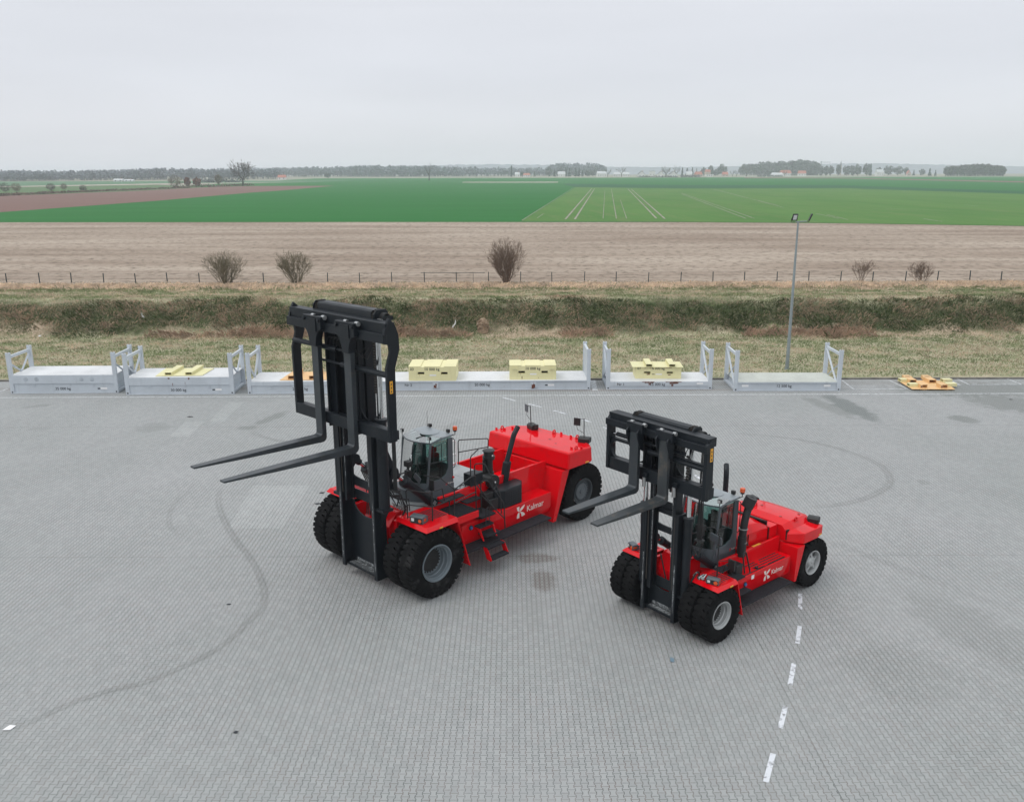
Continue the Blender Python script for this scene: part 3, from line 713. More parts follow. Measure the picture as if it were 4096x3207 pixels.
# ------------------------------------------------------------------ forklift pieces (x forward, y to the truck's left, z up)
def arc_pts(c, r, a0, a1, n, plane='xz', off=0):
    P = []
    for k in range(n + 1):
        a = a0 + (a1 - a0) * k / n
        P.append((c[0] + r * math.cos(a), c[1] + r * math.sin(a)))
    return P
def soft(pts, r=0.07, n=3):
    """Rounded corners for a rail path."""
    pts = [Vector(p) for p in pts]; o = [pts[0]]
    for a, b, c in zip(pts, pts[1:], pts[2:]):
        d1 = min(r, (a - b).length * .45); d2 = min(r, (c - b).length * .45)
        p = b + (a - b).normalized() * d1; q = b + (c - b).normalized() * d2
        for k in range(n + 1):
            t = k / n
            o.append((1 - t) ** 2 * p + 2 * t * (1 - t) * b + t * t * q)
    o.append(pts[-1]); return o
def wheel(root, x, yo, side, r, wt, rr, kind='front', rim=RIMD, rub=RUB, nl=30):
    """yo: y of the outer face, side: +1 when the outer face looks to +y."""
    e = empty('wheel', (x, yo - side * wt / 2, r), 0, root)
    h = wt / 2
    rd = r * 0.935
    b = MB()
    rb = rr * 1.08
    prof = [(-h * .72, rb), (-h * .95, rb + (rd - rb) * .25), (-h * 1.0, rb + (rd - rb) * .55), (-h * .97, rd * .965), (-h * .88, rd), (0, rd * 1.012),
            (h * .88, rd), (h * .97, rd * .965), (h * 1.0, rb + (rd - rb) * .55), (h * .95, rb + (rd - rb) * .25), (h * .72, rb), (-h * .72, rb)]
    b.lathe(prof, (0, 0, 0), n=56)
    rt = r
    cb = h * .30                                     # continuous centre band
    b.lathe([(-cb, rd), (-cb * .9, rt * .997), (cb * .9, rt * .997), (cb, rd)], (0, 0, 0), n=56)
    for k in range(nl):
        for sg in (-1, 1):
            a = 2 * math.pi * (k + (0.5 if sg > 0 else 0)) / nl
            hw = 2 * math.pi / nl * 0.385
            sk = -0.035
            V = []
            for (yy, ra, rb2, sh, ww) in ((cb * .6, rd * .97, rt, 0, 1.1), (h * .62, rd * .97, rt * .998, sk * .6, 1.0), (h * .93, rd * .94, rt * .985, sk, .92), (h * 1.03, rd * .86, rt * .915, sk * 1.1, .85)):
                for rr_ in (ra, rb2):
                    for dd in (-1, 1):
                        an = a + sh + dd * hw * ww * (1.0 if rr_ == ra else .9)
                        V.append((rr_ * math.cos(an), sg * yy, rr_ * math.sin(an)))
            F = []
            for j in range(3):
                o = j * 4
                F += [(o + 2, o + 3, o + 7, o + 6), (o, o + 2, o + 6, o + 4), (o + 1, o + 5, o + 7, o + 3)]
            F += [(0, 1, 3, 2), (12, 14, 15, 13)]
            b.add(V, F)
    b.build('tyre', rub, e, smooth=28)
    s = side; q = MB()
    hb = h * .78
    def P(l): return [(s * t, rad) for t, rad in l]
    if kind == 'front':      # deep dished rim
        q.lathe(P([(hb * 1.02, rr * 1.09), (hb * 1.10, rr * 1.09), (hb * 1.12, rr * 1.02), (hb * .98, rr * .97), (hb * .75, rr * .955), (hb * .7, rr * .9), (hb * .2, rr * .88), (hb * .1, rr * .84), (-hb * .35, rr * .82), (-hb * .42, rr * .78), (-hb * .42, rr * .70), (-hb * .42, .0)]), (0, 0, 0), n=48)
        q.build('rim', rim, e)
        hbm = MB()
        hbm.lathe(P([(-hb * .42 + .002, rr * .66), (-hb * .30, rr * .66), (-hb * .27, rr * .56), (-hb * .27, 0.001)]), (0, 0, 0), n=36)
        for k in range(24):
            a = 2 * math.pi * k / 24
            cx, cz = rr * .72 * math.cos(a), rr * .72 * math.sin(a)
            hbm.lathe(P([(-hb * .42, .024), (-hb * .32, .024), (-hb * .29, .012), (-hb * .29, .0005)]), (cx, 0, cz), n=6)
        hbm.build('hub', [DARKG], e)
    elif kind == 'rear':     # bolted planetary hub, nearly flush
        q.lathe(P([(hb * 1.02, rr * 1.06), (hb * 1.12, rr * 1.06), (hb * 1.12, rr * 1.0), (hb * .9, rr * .96), (hb * .62, rr * .93), (hb * .55, rr * .86), (hb * .55, rr * .3), (hb * .55, 0)]), (0, 0, 0), n=48)
        q.build('rim', rim, e)
        g = MB()
        g.lathe(P([(hb * .56, rr * .66), (hb * .74, rr * .64), (hb * .76, rr * .5), (hb * .70, rr * .46), (hb * .70, rr * .2), (hb * .84, rr * .17), (hb * .86, rr * .1), (hb * .86, .001)]), (0, 0, 0), n=36)
        for k in range(24):
            a = 2 * math.pi * k / 24
            g.lathe(P([(hb * .55, .02), (hb * .66, .02), (hb * .66, .0005)]), (rr * .77 * math.cos(a), 0, rr * .77 * math.sin(a)), n=6)
            g.lathe(P([(hb * .73, .012), (hb * .78, .012), (hb * .78, .0005)]), (rr * .57 * math.cos(a + .1), 0, rr * .57 * math.sin(a + .1)), n=6)
        g.build('hub', [CABG], e)
    else:                    # cast spider hub (demountable rim), silver
        q.lathe(P([(hb * 1.02, rr * 1.06), (hb * 1.12, rr * 1.06), (hb * 1.12, rr * .98), (hb * .9, rr * .93), (-hb * .2, rr * .90), (-hb * .2, rr * .86)]), (0, 0, 0), n=48)
        q.build('rim', rim, e)
        MB().lathe(P([(-hb * .2, rr * .9), (-hb * .2, rr * .3), (-hb * .2, 0.001)]), (0, 0, 0), n=32).build('rim_shade_disc', DARKG, e)  # dark disc added behind the spokes, painting the shade inside the rim
        g = MB()
        g.lathe(P([(hb * .2, rr * .52), (hb * .8, rr * .42), (hb * .95, rr * .34), (hb * .95, rr * .12), (hb * 1.08, rr * .10), (hb * 1.08, .001)]), (0, 0, 0), n=24)
        for k in range(5):
            a = 2 * math.pi * k / 5 + .3
            ca, sa = math.cos(a), math.sin(a)
            def Q(rad, t, y): return (rad * ca - t * sa, s * y, rad * sa + t * ca)
            g.hexa([Q(rr * .3, -rr * .13, hb * .3), Q(rr * .88, -rr * .11, hb * .3), Q(rr * .88, rr * .11, hb * .3), Q(rr * .3, rr * .13, hb * .3),
                    Q(rr * .3, -rr * .11, hb * .92), Q(rr * .88, -rr * .09, hb * .66), Q(rr * .88, rr * .09, hb * .66), Q(rr * .3, rr * .11, hb * .92)])
            g.lathe(P([(hb * .66, .022), (hb * .8, .022), (hb * .8, .0005)]), (rr * .8 * ca, 0, rr * .8 * sa), n=6)
        g.build('hub', [RIML], e, bevel=.008)
    return e
def tilt_cyl(root, a, b, r):
    """a: lower (barrel) end, b: upper (rod) end."""
    a, b = Vector(a), Vector(b); d = b - a
    c = MB().tube([a, a + d * .62, a + d * .64], [r, r, r * 1.12], 20).tube([a + d * .62, a + d * .70], r * 1.15, 20)
    yx = Vector((0, 1, 0))
    c.tube([a - yx * r * 1.15, a + yx * r * 1.15], r * .9, 16)
    o = c.build('tilt_cylinder', CHAR, root)
    p = MB().tube([a + yx * r * 1.0, a + yx * r * 1.22], r * .55, 4); p.build('end_pin', STEEL, o)
    MB().tube([a + d * .70, a + d * .86], r * .45, 14).build('piston_rod', CHROME, o)
    k = MB().tube([a + d * .84, b], [r * .7, r * .85], 12).tube([b - yx * r * 1.2, b + yx * r * 1.2], r * .95, 16)
    k.build('rod_end', CHAR, o)
    return o
def mast(root, my, xf, z0, zo, zi, iy, arc, cyl, bars, roll, hose_z, wide=.15, deep=.42):
    """my outer half width; zo/zi tops of the outer and the inner mast; iy outer half width of inner mast."""
    b = MB()
    for s in (-1, 1):
        poly = [(xf, s * (my - wide)), (xf, s * my), (xf - deep, s * my), (xf - deep, s * (my - wide * .8)), (xf - deep + .07, s * (my - wide * .8)), (xf - deep + .07, s * (my - .05)),
                (xf - .07, s * (my - .05)), (xf - .07, s * (my - wide))]
        b.prism(poly, z0, zo, 'z')
    b.box(xf - deep * .92, xf - .10, -my + .052, my - .052, z0 + .03, z0 + .11)     # foot plate
    ya = my - .052
    x1 = xf - deep + .075; x0 = x1 - .05
    ztop, zlow, hw = arc                                               # back plate with a scooped top edge
    P = [(-ya, z0 + .12), (ya, z0 + .12), (ya, ztop)]
    for k in range(11):
        a = math.pi * k / 10
        P.append((hw * math.cos(a), ztop - (ztop - zlow) * math.sin(a)))
    P.append((-ya, ztop))
    b.prism(P, x0, x1, 'x')
    o = b.build('outer_mast', CHAR, root, bevel=.01)
    for s in (-1, 1):
        MB().box(xf + .0015, xf + .003, s * (my - wide * .5) - .02, s * (my - wide * .5) + .015, z0 + .3, z0 + .3 + (zo - z0) * .45).build('wear_streak', WEAR, o)
        MB().box(x0 - .004 + .054, x0 - .002 + .056, -ya * .7, ya * .5, z0 + .14, z0 + .24).build('wear_streak', WEAR, o) if s > 0 else None
        MB().box(xf - deep * .9, xf - .12, -ya * .8, ya * .8, z0 + .1115, z0 + .1125).build('wear_streak', WEAR, o) if s > 0 else None
    for (zz, hh, t) in bars:
        c = MB()
        pts = [(-ya, zz), (ya, zz), (ya, zz + hh)] + [(ya * .8 * math.cos(math.pi * k / 8), zz + hh - .28 * hh * math.sin(math.pi * k / 8)) for k in range(9)] + [(-ya, zz + hh)]
        c.prism(pts, x0 - .02 + t, x1 - .02 + t, 'x')
        c.build('cross_beam', CHAR, o, bevel=.01)
    b = MB()
    xi = xf - .075
    for s in (-1, 1):
        poly = [(xi, s * (iy - .13)), (xi, s * iy), (xi - deep * .72, s * iy), (xi - deep * .72, s * (iy - .13)), (xi - deep * .72 + .06, s * (iy - .13)), (xi - deep * .72 + .06, s * (iy - .05)), (xi - .06, s * (iy - .05)), (xi - .06, s * (iy - .13))]
        b.prism(poly, cyl[1] - .15, zi, 'z')
    io = b.build('inner_mast', CHAR, root, bevel=.008)
    for s in (-1, 1):
        MB().box(xi + .0015, xi + .003, s * (iy - .12) - .012, s * (iy - .12) + .012, zo * .62, zo * 1.35).build('wear_streak', WEAR, io)
    for zz, hh in ((cyl[1] - .14, .3), (zo - .2, .32), (zi - .45, .4)):
        MB().box(xi - deep * .72 - .04, xi - deep * .72 - .002, -iy + .01, iy - .01, zz, zz + hh).build('cross_beam', CHAR, io, bevel=.01)
    g = MB()
    for s in (-1, 1):
        g.box(xf - .045, xf - .035, s * (my - wide - .03) - .02, s * (my - wide - .03) + .02, cyl[1] + .1, zo - .1)
    g.build('grease_track', GREASE, io)
    cy, zf, zb, zt, cr, cx = cyl                                      # y, foot z, barrel top, rod top, radius, x
    for s in (-1, 1):
        c = MB().tube([(cx, s * cy, zf), (cx, s * cy, zb - .06)], cr, 20).tube([(cx, s * cy, zb - .08), (cx, s * cy, zb)], cr * 1.18, 20)
        lc = c.build('lift_cylinder', CHAR, root)
        MB().tube([(cx, s * cy, zb), (cx, s * cy, zt)], cr * .56, 16).build('piston_rod', CHROME, lc)
        q = MB().box(cx - cr * 1.15, cx + cr * 1.15, s * cy - cr * 1.1, s * cy + cr * 1.1, zf - .09, zf)
        q.prism([(s * my + s * .002, zf - .09), (s * (cy + cr), zf - .09), (s * my + s * .002, zf - .09 - cr * 3.4)], cx - .03, cx + .03, 'x')
        q.build('bracket', CHAR, lc, bevel=.01)
    # head of the inner mast: cover plate, chain sheaves, chains
    rx0, rx1, rh, rz0, rz1 = roll
    h = MB()
    prof = [(rx0, rz0), (rx0 + .02, rz1 - .05), (rx0 + .07, rz1), (rx1 - .08, rz1), (rx1 - .02, rz1 - .04), (rx1, rz1 - .12), (rx1, rz0 + .02), (rx1 - .02, rz0), (rx1 - .025, rz0), (rx1 - .025, rz1 - .13), (rx1 - .07, rz1 - .025), (rx0 + .08, rz1 - .025), (rx0 + .03, rz1 - .06), (rx0 + .025, rz0)]
    h.prism(prof, -rh + .16, rh - .16, 'y')
    ho = h.build('head_cover', CHAR, root)
    h = MB()
    for s in (-1, 1):
        h.prism([(rx0 - .02, rz0 - .1), (rx1 + .05, rz0 - .1), (rx1 + .05, rz1 - .1), (rx1 - .05, rz1 + .015), (rx0 + .05, rz1 + .015), (rx0 - .02, rz1 - .06)], s * rh - .02, s * rh + .02, 'y')
    h.build('cheek_plate', CHAR, ho, bevel=.01)
    ch = MB()
    for s in (-1, 1):
        yc = s * (rh - .085)
        ch = MB()
        for k in range(16):
            a = math.pi * (1 - k / 10.0)
            rr_ = (rx1 - rx0) * .47; cxx = (rx0 + rx1) / 2; czz = rz1 - rr_
            if k <= 10: px_, pz_ = cxx + rr_ * math.cos(a), czz + rr_ * math.sin(a)
            else: px_, pz_ = rx1 - .01, czz - (k - 10) * .07
            for j in range(3):
                ch.box(px_ - .028, px_ + .028, yc - .055 + j * .045 + (.01 if k % 2 else 0), yc - .035 + j * .045 + (.01 if k % 2 else 0), pz_ - .03, pz_ + .03)
        ch.build('leaf_chain', GREASE, ho)
        ch = MB()
        for k in range(int((rz1 - 1.55 - cyl[2]) / .075)):
            z_ = rz1 - .75 - k * .075
            for j in range(2): ch.box(rx1 - .03, rx1 + .02, yc - .05 + j * .05 + (.012 if k % 2 else 0), yc - .025 + j * .05 + (.012 if k % 2 else 0), z_ - .03, z_ + .03)
        ch.build('lift_chain', GREASE, ho)
    # hose reel on the near side with its hanging hoses
    rl = MB()
    ry = rh + .03
    cxr, czr, rad = (rx0 + rx1) / 2 - .02, rz1 - .2, .14
    for k in range(5):
        rl.lathe([(k * .035, rad * .8), (k * .035 + .005, rad), (k * .035 + .028, rad), (k * .035 + .033, rad * .8)], (cxr, ry + .02, czr), n=20)
    ro = rl.build('hose_reel', BLACK, root)
    fr = MB()
    fr.prism([(cxr - .2, czr - .06), (cxr + .12, czr - .1), (cxr + .2, czr), (cxr + .12, czr + .08), (cxr - .2, czr + .05)], ry - .005, ry + .01, 'y')
    fr.prism([(cxr - .2, czr - .06), (cxr + .12, czr - .1), (cxr + .2, czr), (cxr + .12, czr + .08), (cxr - .2, czr + .05)], ry + .2, ry + .215, 'y')
    fr.tube([(cxr - .17, ry, czr), (cxr - .17, ry + .22, czr)], .018)
    fr.build('reel_frame', CHAR, ro, bevel=.005)
    MB().tube([(cxr + .17, ry, czr - .02), (cxr + .17, ry + .22, czr - .02)], .014).build('guide_pin', STEEL, ro)
    hs = MB()
    for k in range(5):
        yk = ry + .035 + k * .035
        hs.tube([(cxr - rad, yk, czr), (cxr - rad - .005, yk, czr - .5), (cxr - rad + .01 * (k % 2), yk - .01, (czr + hose_z) / 2), (cxr - rad, yk, hose_z + .15), (cxr - rad - .05, yk, hose_z)], .014, 6)
    hs.build('hose', BLACK, ro)
    hc = MB()
    for k in range(2):
        hc.tube([(cxr - rad - .07, ry + .03 + k * .05, hose_z + .1), (cxr - rad - .2, ry + .03 + k * .05, hose_z - .1), (cxr - rad - .1, ry + k * .02, hose_z - .45), (xf - deep - .1, my + .05 * k, hose_z - .2)], .014, 6)
    hc.box(cxr - rad - .08, cxr - rad + .08, ry + .01, ry + .22, hose_z + .05, hose_z + .1)
    hc.build('hose_clamp', BLACK, ro)
    return o
def fork(root, y, xf, zh, ztop, length, bw, th, hang, tilt, mat, style):
    b = MB()
    xb = xf - th * .85
    zc = zh
    # blade: flat top, tapered underside and plan
    n = 10
    V = []; prof = []
    for k in range(n + 1):
        t = k / n
        x = xf + length * t
        thk = th * 1.15 * (1 - t) + .05 * t
        ww = bw / 2 if t < .62 else bw / 2 * (1 - (.32 if style == 'wide' else .2) * (t - .62) / .38)
        zt = zc + tilt * length * t
        prof.append((x, ww, zt, thk))
    for x, ww, zt, thk in prof:
        V += [(x, y - ww, zt), (x, y + ww, zt), (x, y + ww, zt - thk), (x, y - ww, zt - thk)]
    F = [(0, 1, 2, 3)]
    for k in range(n):
        o = 4 * k
        F += [(o, o + 4, o + 5, o + 1), (o + 1, o + 5, o + 6, o + 2), (o + 2, o + 6, o + 7, o + 3), (o + 3, o + 7, o + 4, o)]
    o = 4 * n; F.append((o + 3, o + 2, o + 1, o))
    b.add(V, F)
    # heel and shank as one profile
    T1 = th * 1.15
    sh = [(xf + .12, zc), (xf + .05, zc + .012), (xf + .012, zc + .05), (xf, zc + .14), (xf - .0, ztop), (xb, ztop), (xb, zc - T1 * .35), (xb + .03, zc - T1 * .72), (xb + .09, zc - T1 * .94), (xf + .0, zc - T1 - .001), (xf + .12, zc - T1 - .001)]
    b.prism(sh, y - bw / 2 - .001, y + bw / 2 + .001, 'y')
    fo = b.build('fork', mat, root, bevel=.012)
    hw, ht, hx = hang                                                 # hanger half width, height, thickness
    c = MB()
    if style == 'wide':
        zt = ztop
        P = [(-hw, zt), (hw, zt), (hw, zt - ht * .42)]
        for k in range(1, 7):
            a = math.pi / 2 * k / 6
            P.append((hw - (hw - bw / 2) * math.sin(a), zt - ht * .42 - ht * .58 * (1 - math.cos(a))))
        P = P + [(-p[0], p[1]) for p in reversed(P[2:])]
        P = [(y + p[0], p[1]) for p in P]
        c.prism(P, xf - .17, xf + .05, 'x')
        ho = c.build('hanger', CHAR, fo, bevel=.012)
        q = MB()
        q.box(xf + .052, xf + .085, y - hw * .35, y + hw * .55, zt - ht * .5, zt - .06)
        for yy in (-hw * .82, hw * .82):
            q.tube([(xf + .03, y + yy, zt - .1), (xf + .1, y + yy, zt - .1)], .055, 14)
        q.build('bolt_plate', CHAR, ho, bevel=.006)
        for yy in (-.25, .93):
            MB().tube([(xf - .1, y + hw * yy - .06, zt - .03), (xf - .1, y + hw * yy + .065, zt - .03)], .065, 16).build('roller', STEEL, ho)
    else:
        zt = ztop + ht
        c.box(xf - .155, xf + .01, y - hw * .9, y + hw * .9, ztop + .01, zt)
        for s in (-1, 1):
            c.prism([(xf - .15, ztop - ht * 2.0), (xf - .04, ztop - ht * 1.7), (xf + .04, ztop - ht * .9), (xf + .09, ztop - ht * .3), (xf + .10, ztop + ht * .15), (xf + .05, ztop + ht * .4), (xf + .005, ztop + ht * .4), (xf - .15, ztop + ht * .4)], y + s * (bw / 2 + .012), y + s * (bw / 2 + .055), 'y')
        ho = c.build('hanger', CHAR, fo, bevel=.01)
        for yy in (-.5, .86):
            MB().tube([(xf - .1, y + hw * yy - .04, zt - .02), (xf - .1, y + hw * yy + .05, zt - .02)], .05, 14).build('roller', STEEL, ho)
    return fo
def carriage(root, hw, xu, zu, xl, zl, bulge, py, big):
    th = .24 if big else .2
    b = MB()
    hr = .25 if big else .18                                          # hook rail height
    bz = .27 if big else .16
    b.box(xu - .13, xu, -hw, hw, zu - hr, zu)                          # hook rail
    b.box(xu - .42, xu - .1, -hw + .03, hw - .03, zu - hr * .4, zu + bz)    # top beam
    o = b.build('carriage', CHAR, root, bevel=.012)
    c = MB()
    hl = .34 if big else .34
    c.box(xl - .10, xl, -hw, hw, zl, zl + hl)
    c.box(xl - .34, xl - .1, -hw + .03, hw - .03, zl + .03, zl + hl - .05)
    c.build('lower_beam', CHAR, o, bevel=.012)
    xb = xu - .1
    for s in (-1, 1):
        p = MB()
        if big:
            P = [(xb + .04, zu - hr), (xb + .04, zu + .06), (xb - .12, zu + .40), (xb - .28, zu + .24), (xb - .38, zu - .08), (xb - .40, zu - .45), (xb - .24, zu - .85), (xb - .24, zl + .0), (xb + .0, zl + .0), (xb + .0, zu - .85), (xb - .12, zu - .5), (xb - .1, zu - .3)]
            P = [(xb + .04, zu - hr - .02), (xb + .04, zu + .06), (xb - .12, zu + .40), (xb - .30, zu + .24), (xb - .42, zu - .05), (xb - .44, zu - .45), (xb - .27, zu - .95), (xb - .26, zl + .0), (xb + .0, zl + .0), (xb + .01, zu - .92), (xb - .13, zu - .5), (xb - .1, zu - .3)]
        else:
            P = [(xb + .06, zl + .02), (xb + .06, zu - .02), (xb - .02, zu + .06), (xb - .14, zu + .12), (xb - .2, zu + .04), (xb - .24, zl + .02)]
        p.prism(P, s * (hw - .10), s * hw - s * .004, 'y')
        po = p.build('side_plate', CHAR, o, bevel=.012)
        if s > 0:
            zz = zl + 1.35 if big else zu - .42
            q = MB(); q.add([(xb - .06, hw + .001, zz), (xb - .16, hw + .001, zz), (xb - .16, hw + .001, zz + .34), (xb - .06, hw + .001, zz + .34)], [(0, 1, 2, 3)])
            so_ = q.build('warning_sticker', YEL, po)
            q = MB()
            for k in range(3):
                z_ = zz + .035 + k * .1
                q.add([(xb - .085, hw + .003, z_), (xb - .135, hw + .003, z_), (xb - .11, hw + .003, z_ + .07)], [(0, 1, 2)])
            q.build('pictogram', INK, so_)
    # vertical webs next to the mast, with gussets onto the lower beam
    for s in (-1, 1):
        p = MB()
        wy = py
        y0, y1 = (s * (wy + .06), s * (wy - .30 if big else wy - .2))
        p.box(xu - .36, xu - .30, min(y0, y1), max(y0, y1), zl + .05, zu - .05)
        p.box(xu - .5, xu - .2, s * wy - .03, s * wy + .03, zl - .12, zu - .02)
        p.build('web_plate', CHAR, o, bevel=.01)
        if s > 0: MB().box(xu - .56, xu - .53, -wy + .02, wy - .02, zl + .1, zu - .3).build('back_plate', CHAR, o)
        g = MB()
        Q = [(s * wy, zl + hl)] + [(s * (wy + .38 - .38 * math.sin(a)), zl + hl + .42 * (1 - math.cos(a))) for a in [math.pi / 2 * k / 6 for k in range(7)]]
        g.prism(Q, xl - .3, xl - .26, 'x')
        g.build('gusset', CHAR, o)
        if not big:                                                   # outer window frame, rounded
            f = MB()
            hi = hw - .10
            for (za, zb) in ((zl + hl, zl + hl + .1),):
                pass
            for (cz, sg) in ((zl + hl, 1), (zu - .62, -1)):
                Q = [(s * hi, cz)] + [(s * (hi - .22 + .22 * math.sin(a)), cz + sg * (.22 - .22 * math.cos(a))) for a in [math.pi / 2 * k / 6 for k in range(7)]]
                f.prism(Q, xl - .16, xl - .06, 'x')
            f.box(xl - .16, xl - .06, min(s * hi, s * (wy + .1)), max(s * hi, s * (wy + .1)), zu - .62, zu - .54)
            f.build('window_corner', CHAR, o)
    # fork spreading shafts and hydraulic rams
    r = .075 if big else .055
    z1, z2 = (zu - .72, zu - 1.12) if big else (zu - .42, zu - .62)
    if big:
        q = MB().tube([(xu - .18, -hw + .06, z1), (xu - .18, -.05, z1)], r, 14).tube([(xu - .18, .15, z2), (xu - .18, hw - .08, z2)], r * 1.1, 14)
        q.build('spreader_cylinder', CHAR, o)
        MB().tube([(xu - .18, -.05, z1), (xu - .18, hw * .35, z1)], r * .45, 10).tube([(xu - .18, .15, z2), (xu - .18, -hw * .4, z2)], r * .45, 10).build('piston_rod', CHAR, o)
    else:
        MB().tube([(xu - .16, -hw + .3, z1), (xu - .16, -.15, z1)], r * 1.1, 14).tube([(xu - .16, .1, z1 + .02), (xu - .16, hw * .55, z1 + .02)], r * .9, 12).build('spreader_cylinder', CHAR, o)
        MB().tube([(xu - .16, -hw + .1, z1), (xu - .16, -hw + .3, z1)], r * .4, 10).tube([(xu - .16, -.15, z1), (xu - .16, .1, z1)], r * .45, 10).build('piston_rod', CHROME, o)
        MB().tube([(xu - .14, -.25, z2), (xu - .14, hw - .05, z2 - .02)], r * 1.15, 14).build('fork_shaft', CHAR, o)
    h = MB()
    for k in range(4 if big else 2):
        a = .16 * k
        h.tube(soft([(xu - .24, -hw * .3 + a, z1 - .05), (xu - .18, -hw * .22 + a, z1 + .3), (xu - .22, -hw * .05 + a, z1 + .34), (xu - .3, hw * .02 + a, z1 - .1), (xu - .4, hw * .05 + a, z2 - .5)], .12, 4), .014, 6)
    for k in range(3):
        a = .25 * k
        h.tube([(xu - .22, hw * .12 + a, z1 + .2 - .05 * k), (xu - .1, hw * .2 + a, z1 + .05), (xu - .25, hw * .32 + a, z1 - .12), (xu - .4, hw * .42 + a * .6, z1 + .15)], .013, 6)
    h.build('hose', BLACK, o)
    return o
def cab(root, xf, hw, L, zb, zg, zr, k=1.0, extra_base=None, badge='K'):
    """xf: front corner x, L: length, zb: bottom of the shell, zg: sill of the glass, zr: roof."""
    xr = xf - L
    n = 8
    def front(bul, x0, hwf):                                          # curved front from near (+y) to far (-y)
        return [(x0 + bul * (1 - (2 * i / n - 1) ** 2), hwf * (1 - 2 * i / n)) for i in range(n + 1)]
    zm = zg
    f_lo = front(.30 * k, xf + .26 * k, hw * .92); f_mid = front(.26 * k, xf + .16 * k, hw * .96); f_top = front(.22 * k, xf, hw)
    # lower shell
    b = MB()
    lo = f_lo + [(xr, -hw), (xr, hw)]; mi = f_mid + [(xr, -hw), (xr, hw)]
    V = [(p[0], p[1], zb) for p in lo] + [(p[0], p[1], zm) for p in mi]
    N = len(lo)
    b.add(V, [tuple(range(N))] + [(i, (i + 1) % N, (i + 1) % N + N, i + N) for i in range(N)])
    # rear wall low part, rear pillars
    b.box(xr, xr + .05, -hw, hw, zm, zm + .35 * k)
    co = b.build('cab', CABG, root, bevel=.0)
    p = MB()
    for s in (-1, 1):
        y0, y1 = sorted((s * (hw - .05), s * (hw + .006)))
        ztp = zr - .05
        P = [(xr + .19 * k, zm + .25 * k), (xr + .19 * k, ztp), (xr - .003, ztp), (xr - .003, zm - .35 * k), (xr + .75 * k, zm - .06 * k), (xr + .9 * k, zm), (xr + .36 * k, zm + .04)]
        P = [(xr - .003, zm - .33 * k), (xf + .10 * k, zm - .33 * k + .12), (xf + .10 * k, zm + .0), (xr + .50 * k, zm + .02), (xr + .30 * k, zm + .12 * k), (xr + .2 * k, zm + .32 * k), (xr + .19 * k, ztp), (xr - .003, ztp)]
        p.prism(P, y0, y1, 'y')
    p.build('side_panel', CABG, co, bevel=.006)
    # door frame tube, front pillars and roof rim
    t = MB()
    for s in (-1, 1):
        yy = s * (hw - .005)
        t.tube(soft([(xf + .2 * k, s * hw * .97, zb + .1), (xf + .14 * k, s * hw * .98, zm), (xf + .02, yy, zr - .06), (xr + .1, yy, zr + .03), (xr + .02, yy, zr + .02)], .1), .028, 8)
    t.tube([(q[0] + .01, q[1], zr - .055) for q in f_top], .022, 8)
    t.tube([(f_mid[0][0] - .01, hw * .955, zm), (f_top[0][0] - .01, hw * .985, zr - .06)], .035, 6).tube([(f_mid[-1][0] - .01, -hw * .955, zm), (f_top[-1][0] - .01, -hw * .985, zr - .06)], .045, 6)
    t.build('door_frame', CABG, co)
    # roof: opaque rear slab + curved glass front
    r = MB()
    xm = xr + L * .52
    r.prism([(xr - .04, -hw - .02), (xr - .04, hw + .02), (xm, hw + .02), (xm + .05, hw * .4), (xm + .05, -hw * .4), (xm, -hw - .02)], zr + .0, zr + .055, 'z')
    ro = r.build('cab_roof', ROOFG, co, bevel=.02)
    r = MB(); r.lathe([(0.0, .31 * k), (.012, .31 * k), (.02, .29 * k), (.022, .001)], (xr + .36 * k, 0, zr + .055), 'z', n=36)
    r.build('roof_hatch', ROOFG, ro)
    g = MB()
    V = [(q[0] + .02, q[1], zr - .05) for q in f_top] + [(xm + .04 if abs(q[1]) < hw * .6 else xm + .01, q[1], zr + .05) for q in f_top]
    g.add(V, [(i, i + 1, i + 1 + n + 1, i + n + 1) for i in range(n)])
    g.build('roof_window', ROOFGLASS, co, smooth=60)
    # glazing
    g = MB()
    V = [(q[0], q[1], zm) for q in f_mid] + [(q[0], q[1], zr - .06) for q in f_top]
    g.add(V, [(i, i + 1, i + n + 2, i + n + 1) for i in range(n)])
    g.build('windscreen', GLASS, co, smooth=60)
    for s in (-1, 1):
        g = MB(); y = s * (hw - .02)
        g.add([(xf + .12 * k, y * .98, zm + .01), (xf + .01, y, zr - .07), (xr + .17 * k, y, zr - .06), (xr + .18 * k, y, zm + .33 * k), (xr + .3 * k, y, zm + .12 * k), (xr + .5 * k, y, zm + .01)], [(0, 1, 2, 3, 4, 5)])
        g.build('side_window', GLASS, co)
        q = MB()
        zbelt = zm + .58 * k
        q.tube([(xf + .06 * k, y + s * .012, zbelt + .04), (xr + .2 * k, y + s * .012, zbelt - .02)], .016, 6)
        q.tube(soft([(xf - .10 * k, y + s * .012, zbelt), (xf - .12 * k, y + s * .012, zr - .2), (xr + .24 * k, y + s * .012, zr - .14), (xr + .24 * k, y + s * .012, zbelt)], .05), .011, 6)
        q.tube([(xf - .42 * k, y + s * .012, zbelt), (xf - .44 * k, y + s * .012, zr - .17)], .012, 6)
        q.build('window_frame', BLACK, co)
        q = MB().tube([(xf - .0, y + s * .03, zbelt + .3), (xf + .06, y + s * .03, zbelt - .35)], .012, 6)
    g = MB(); g.add([(xr + .01, -hw + .06, zm + .35 * k), (xr + .01, hw - .06, zm + .35 * k), (xr + .01, hw - .06, zr - .02), (xr + .01, -hw + .06, zr - .02)], [(0, 1, 2, 3)])
    g.build('rear_window', GLASS, co)
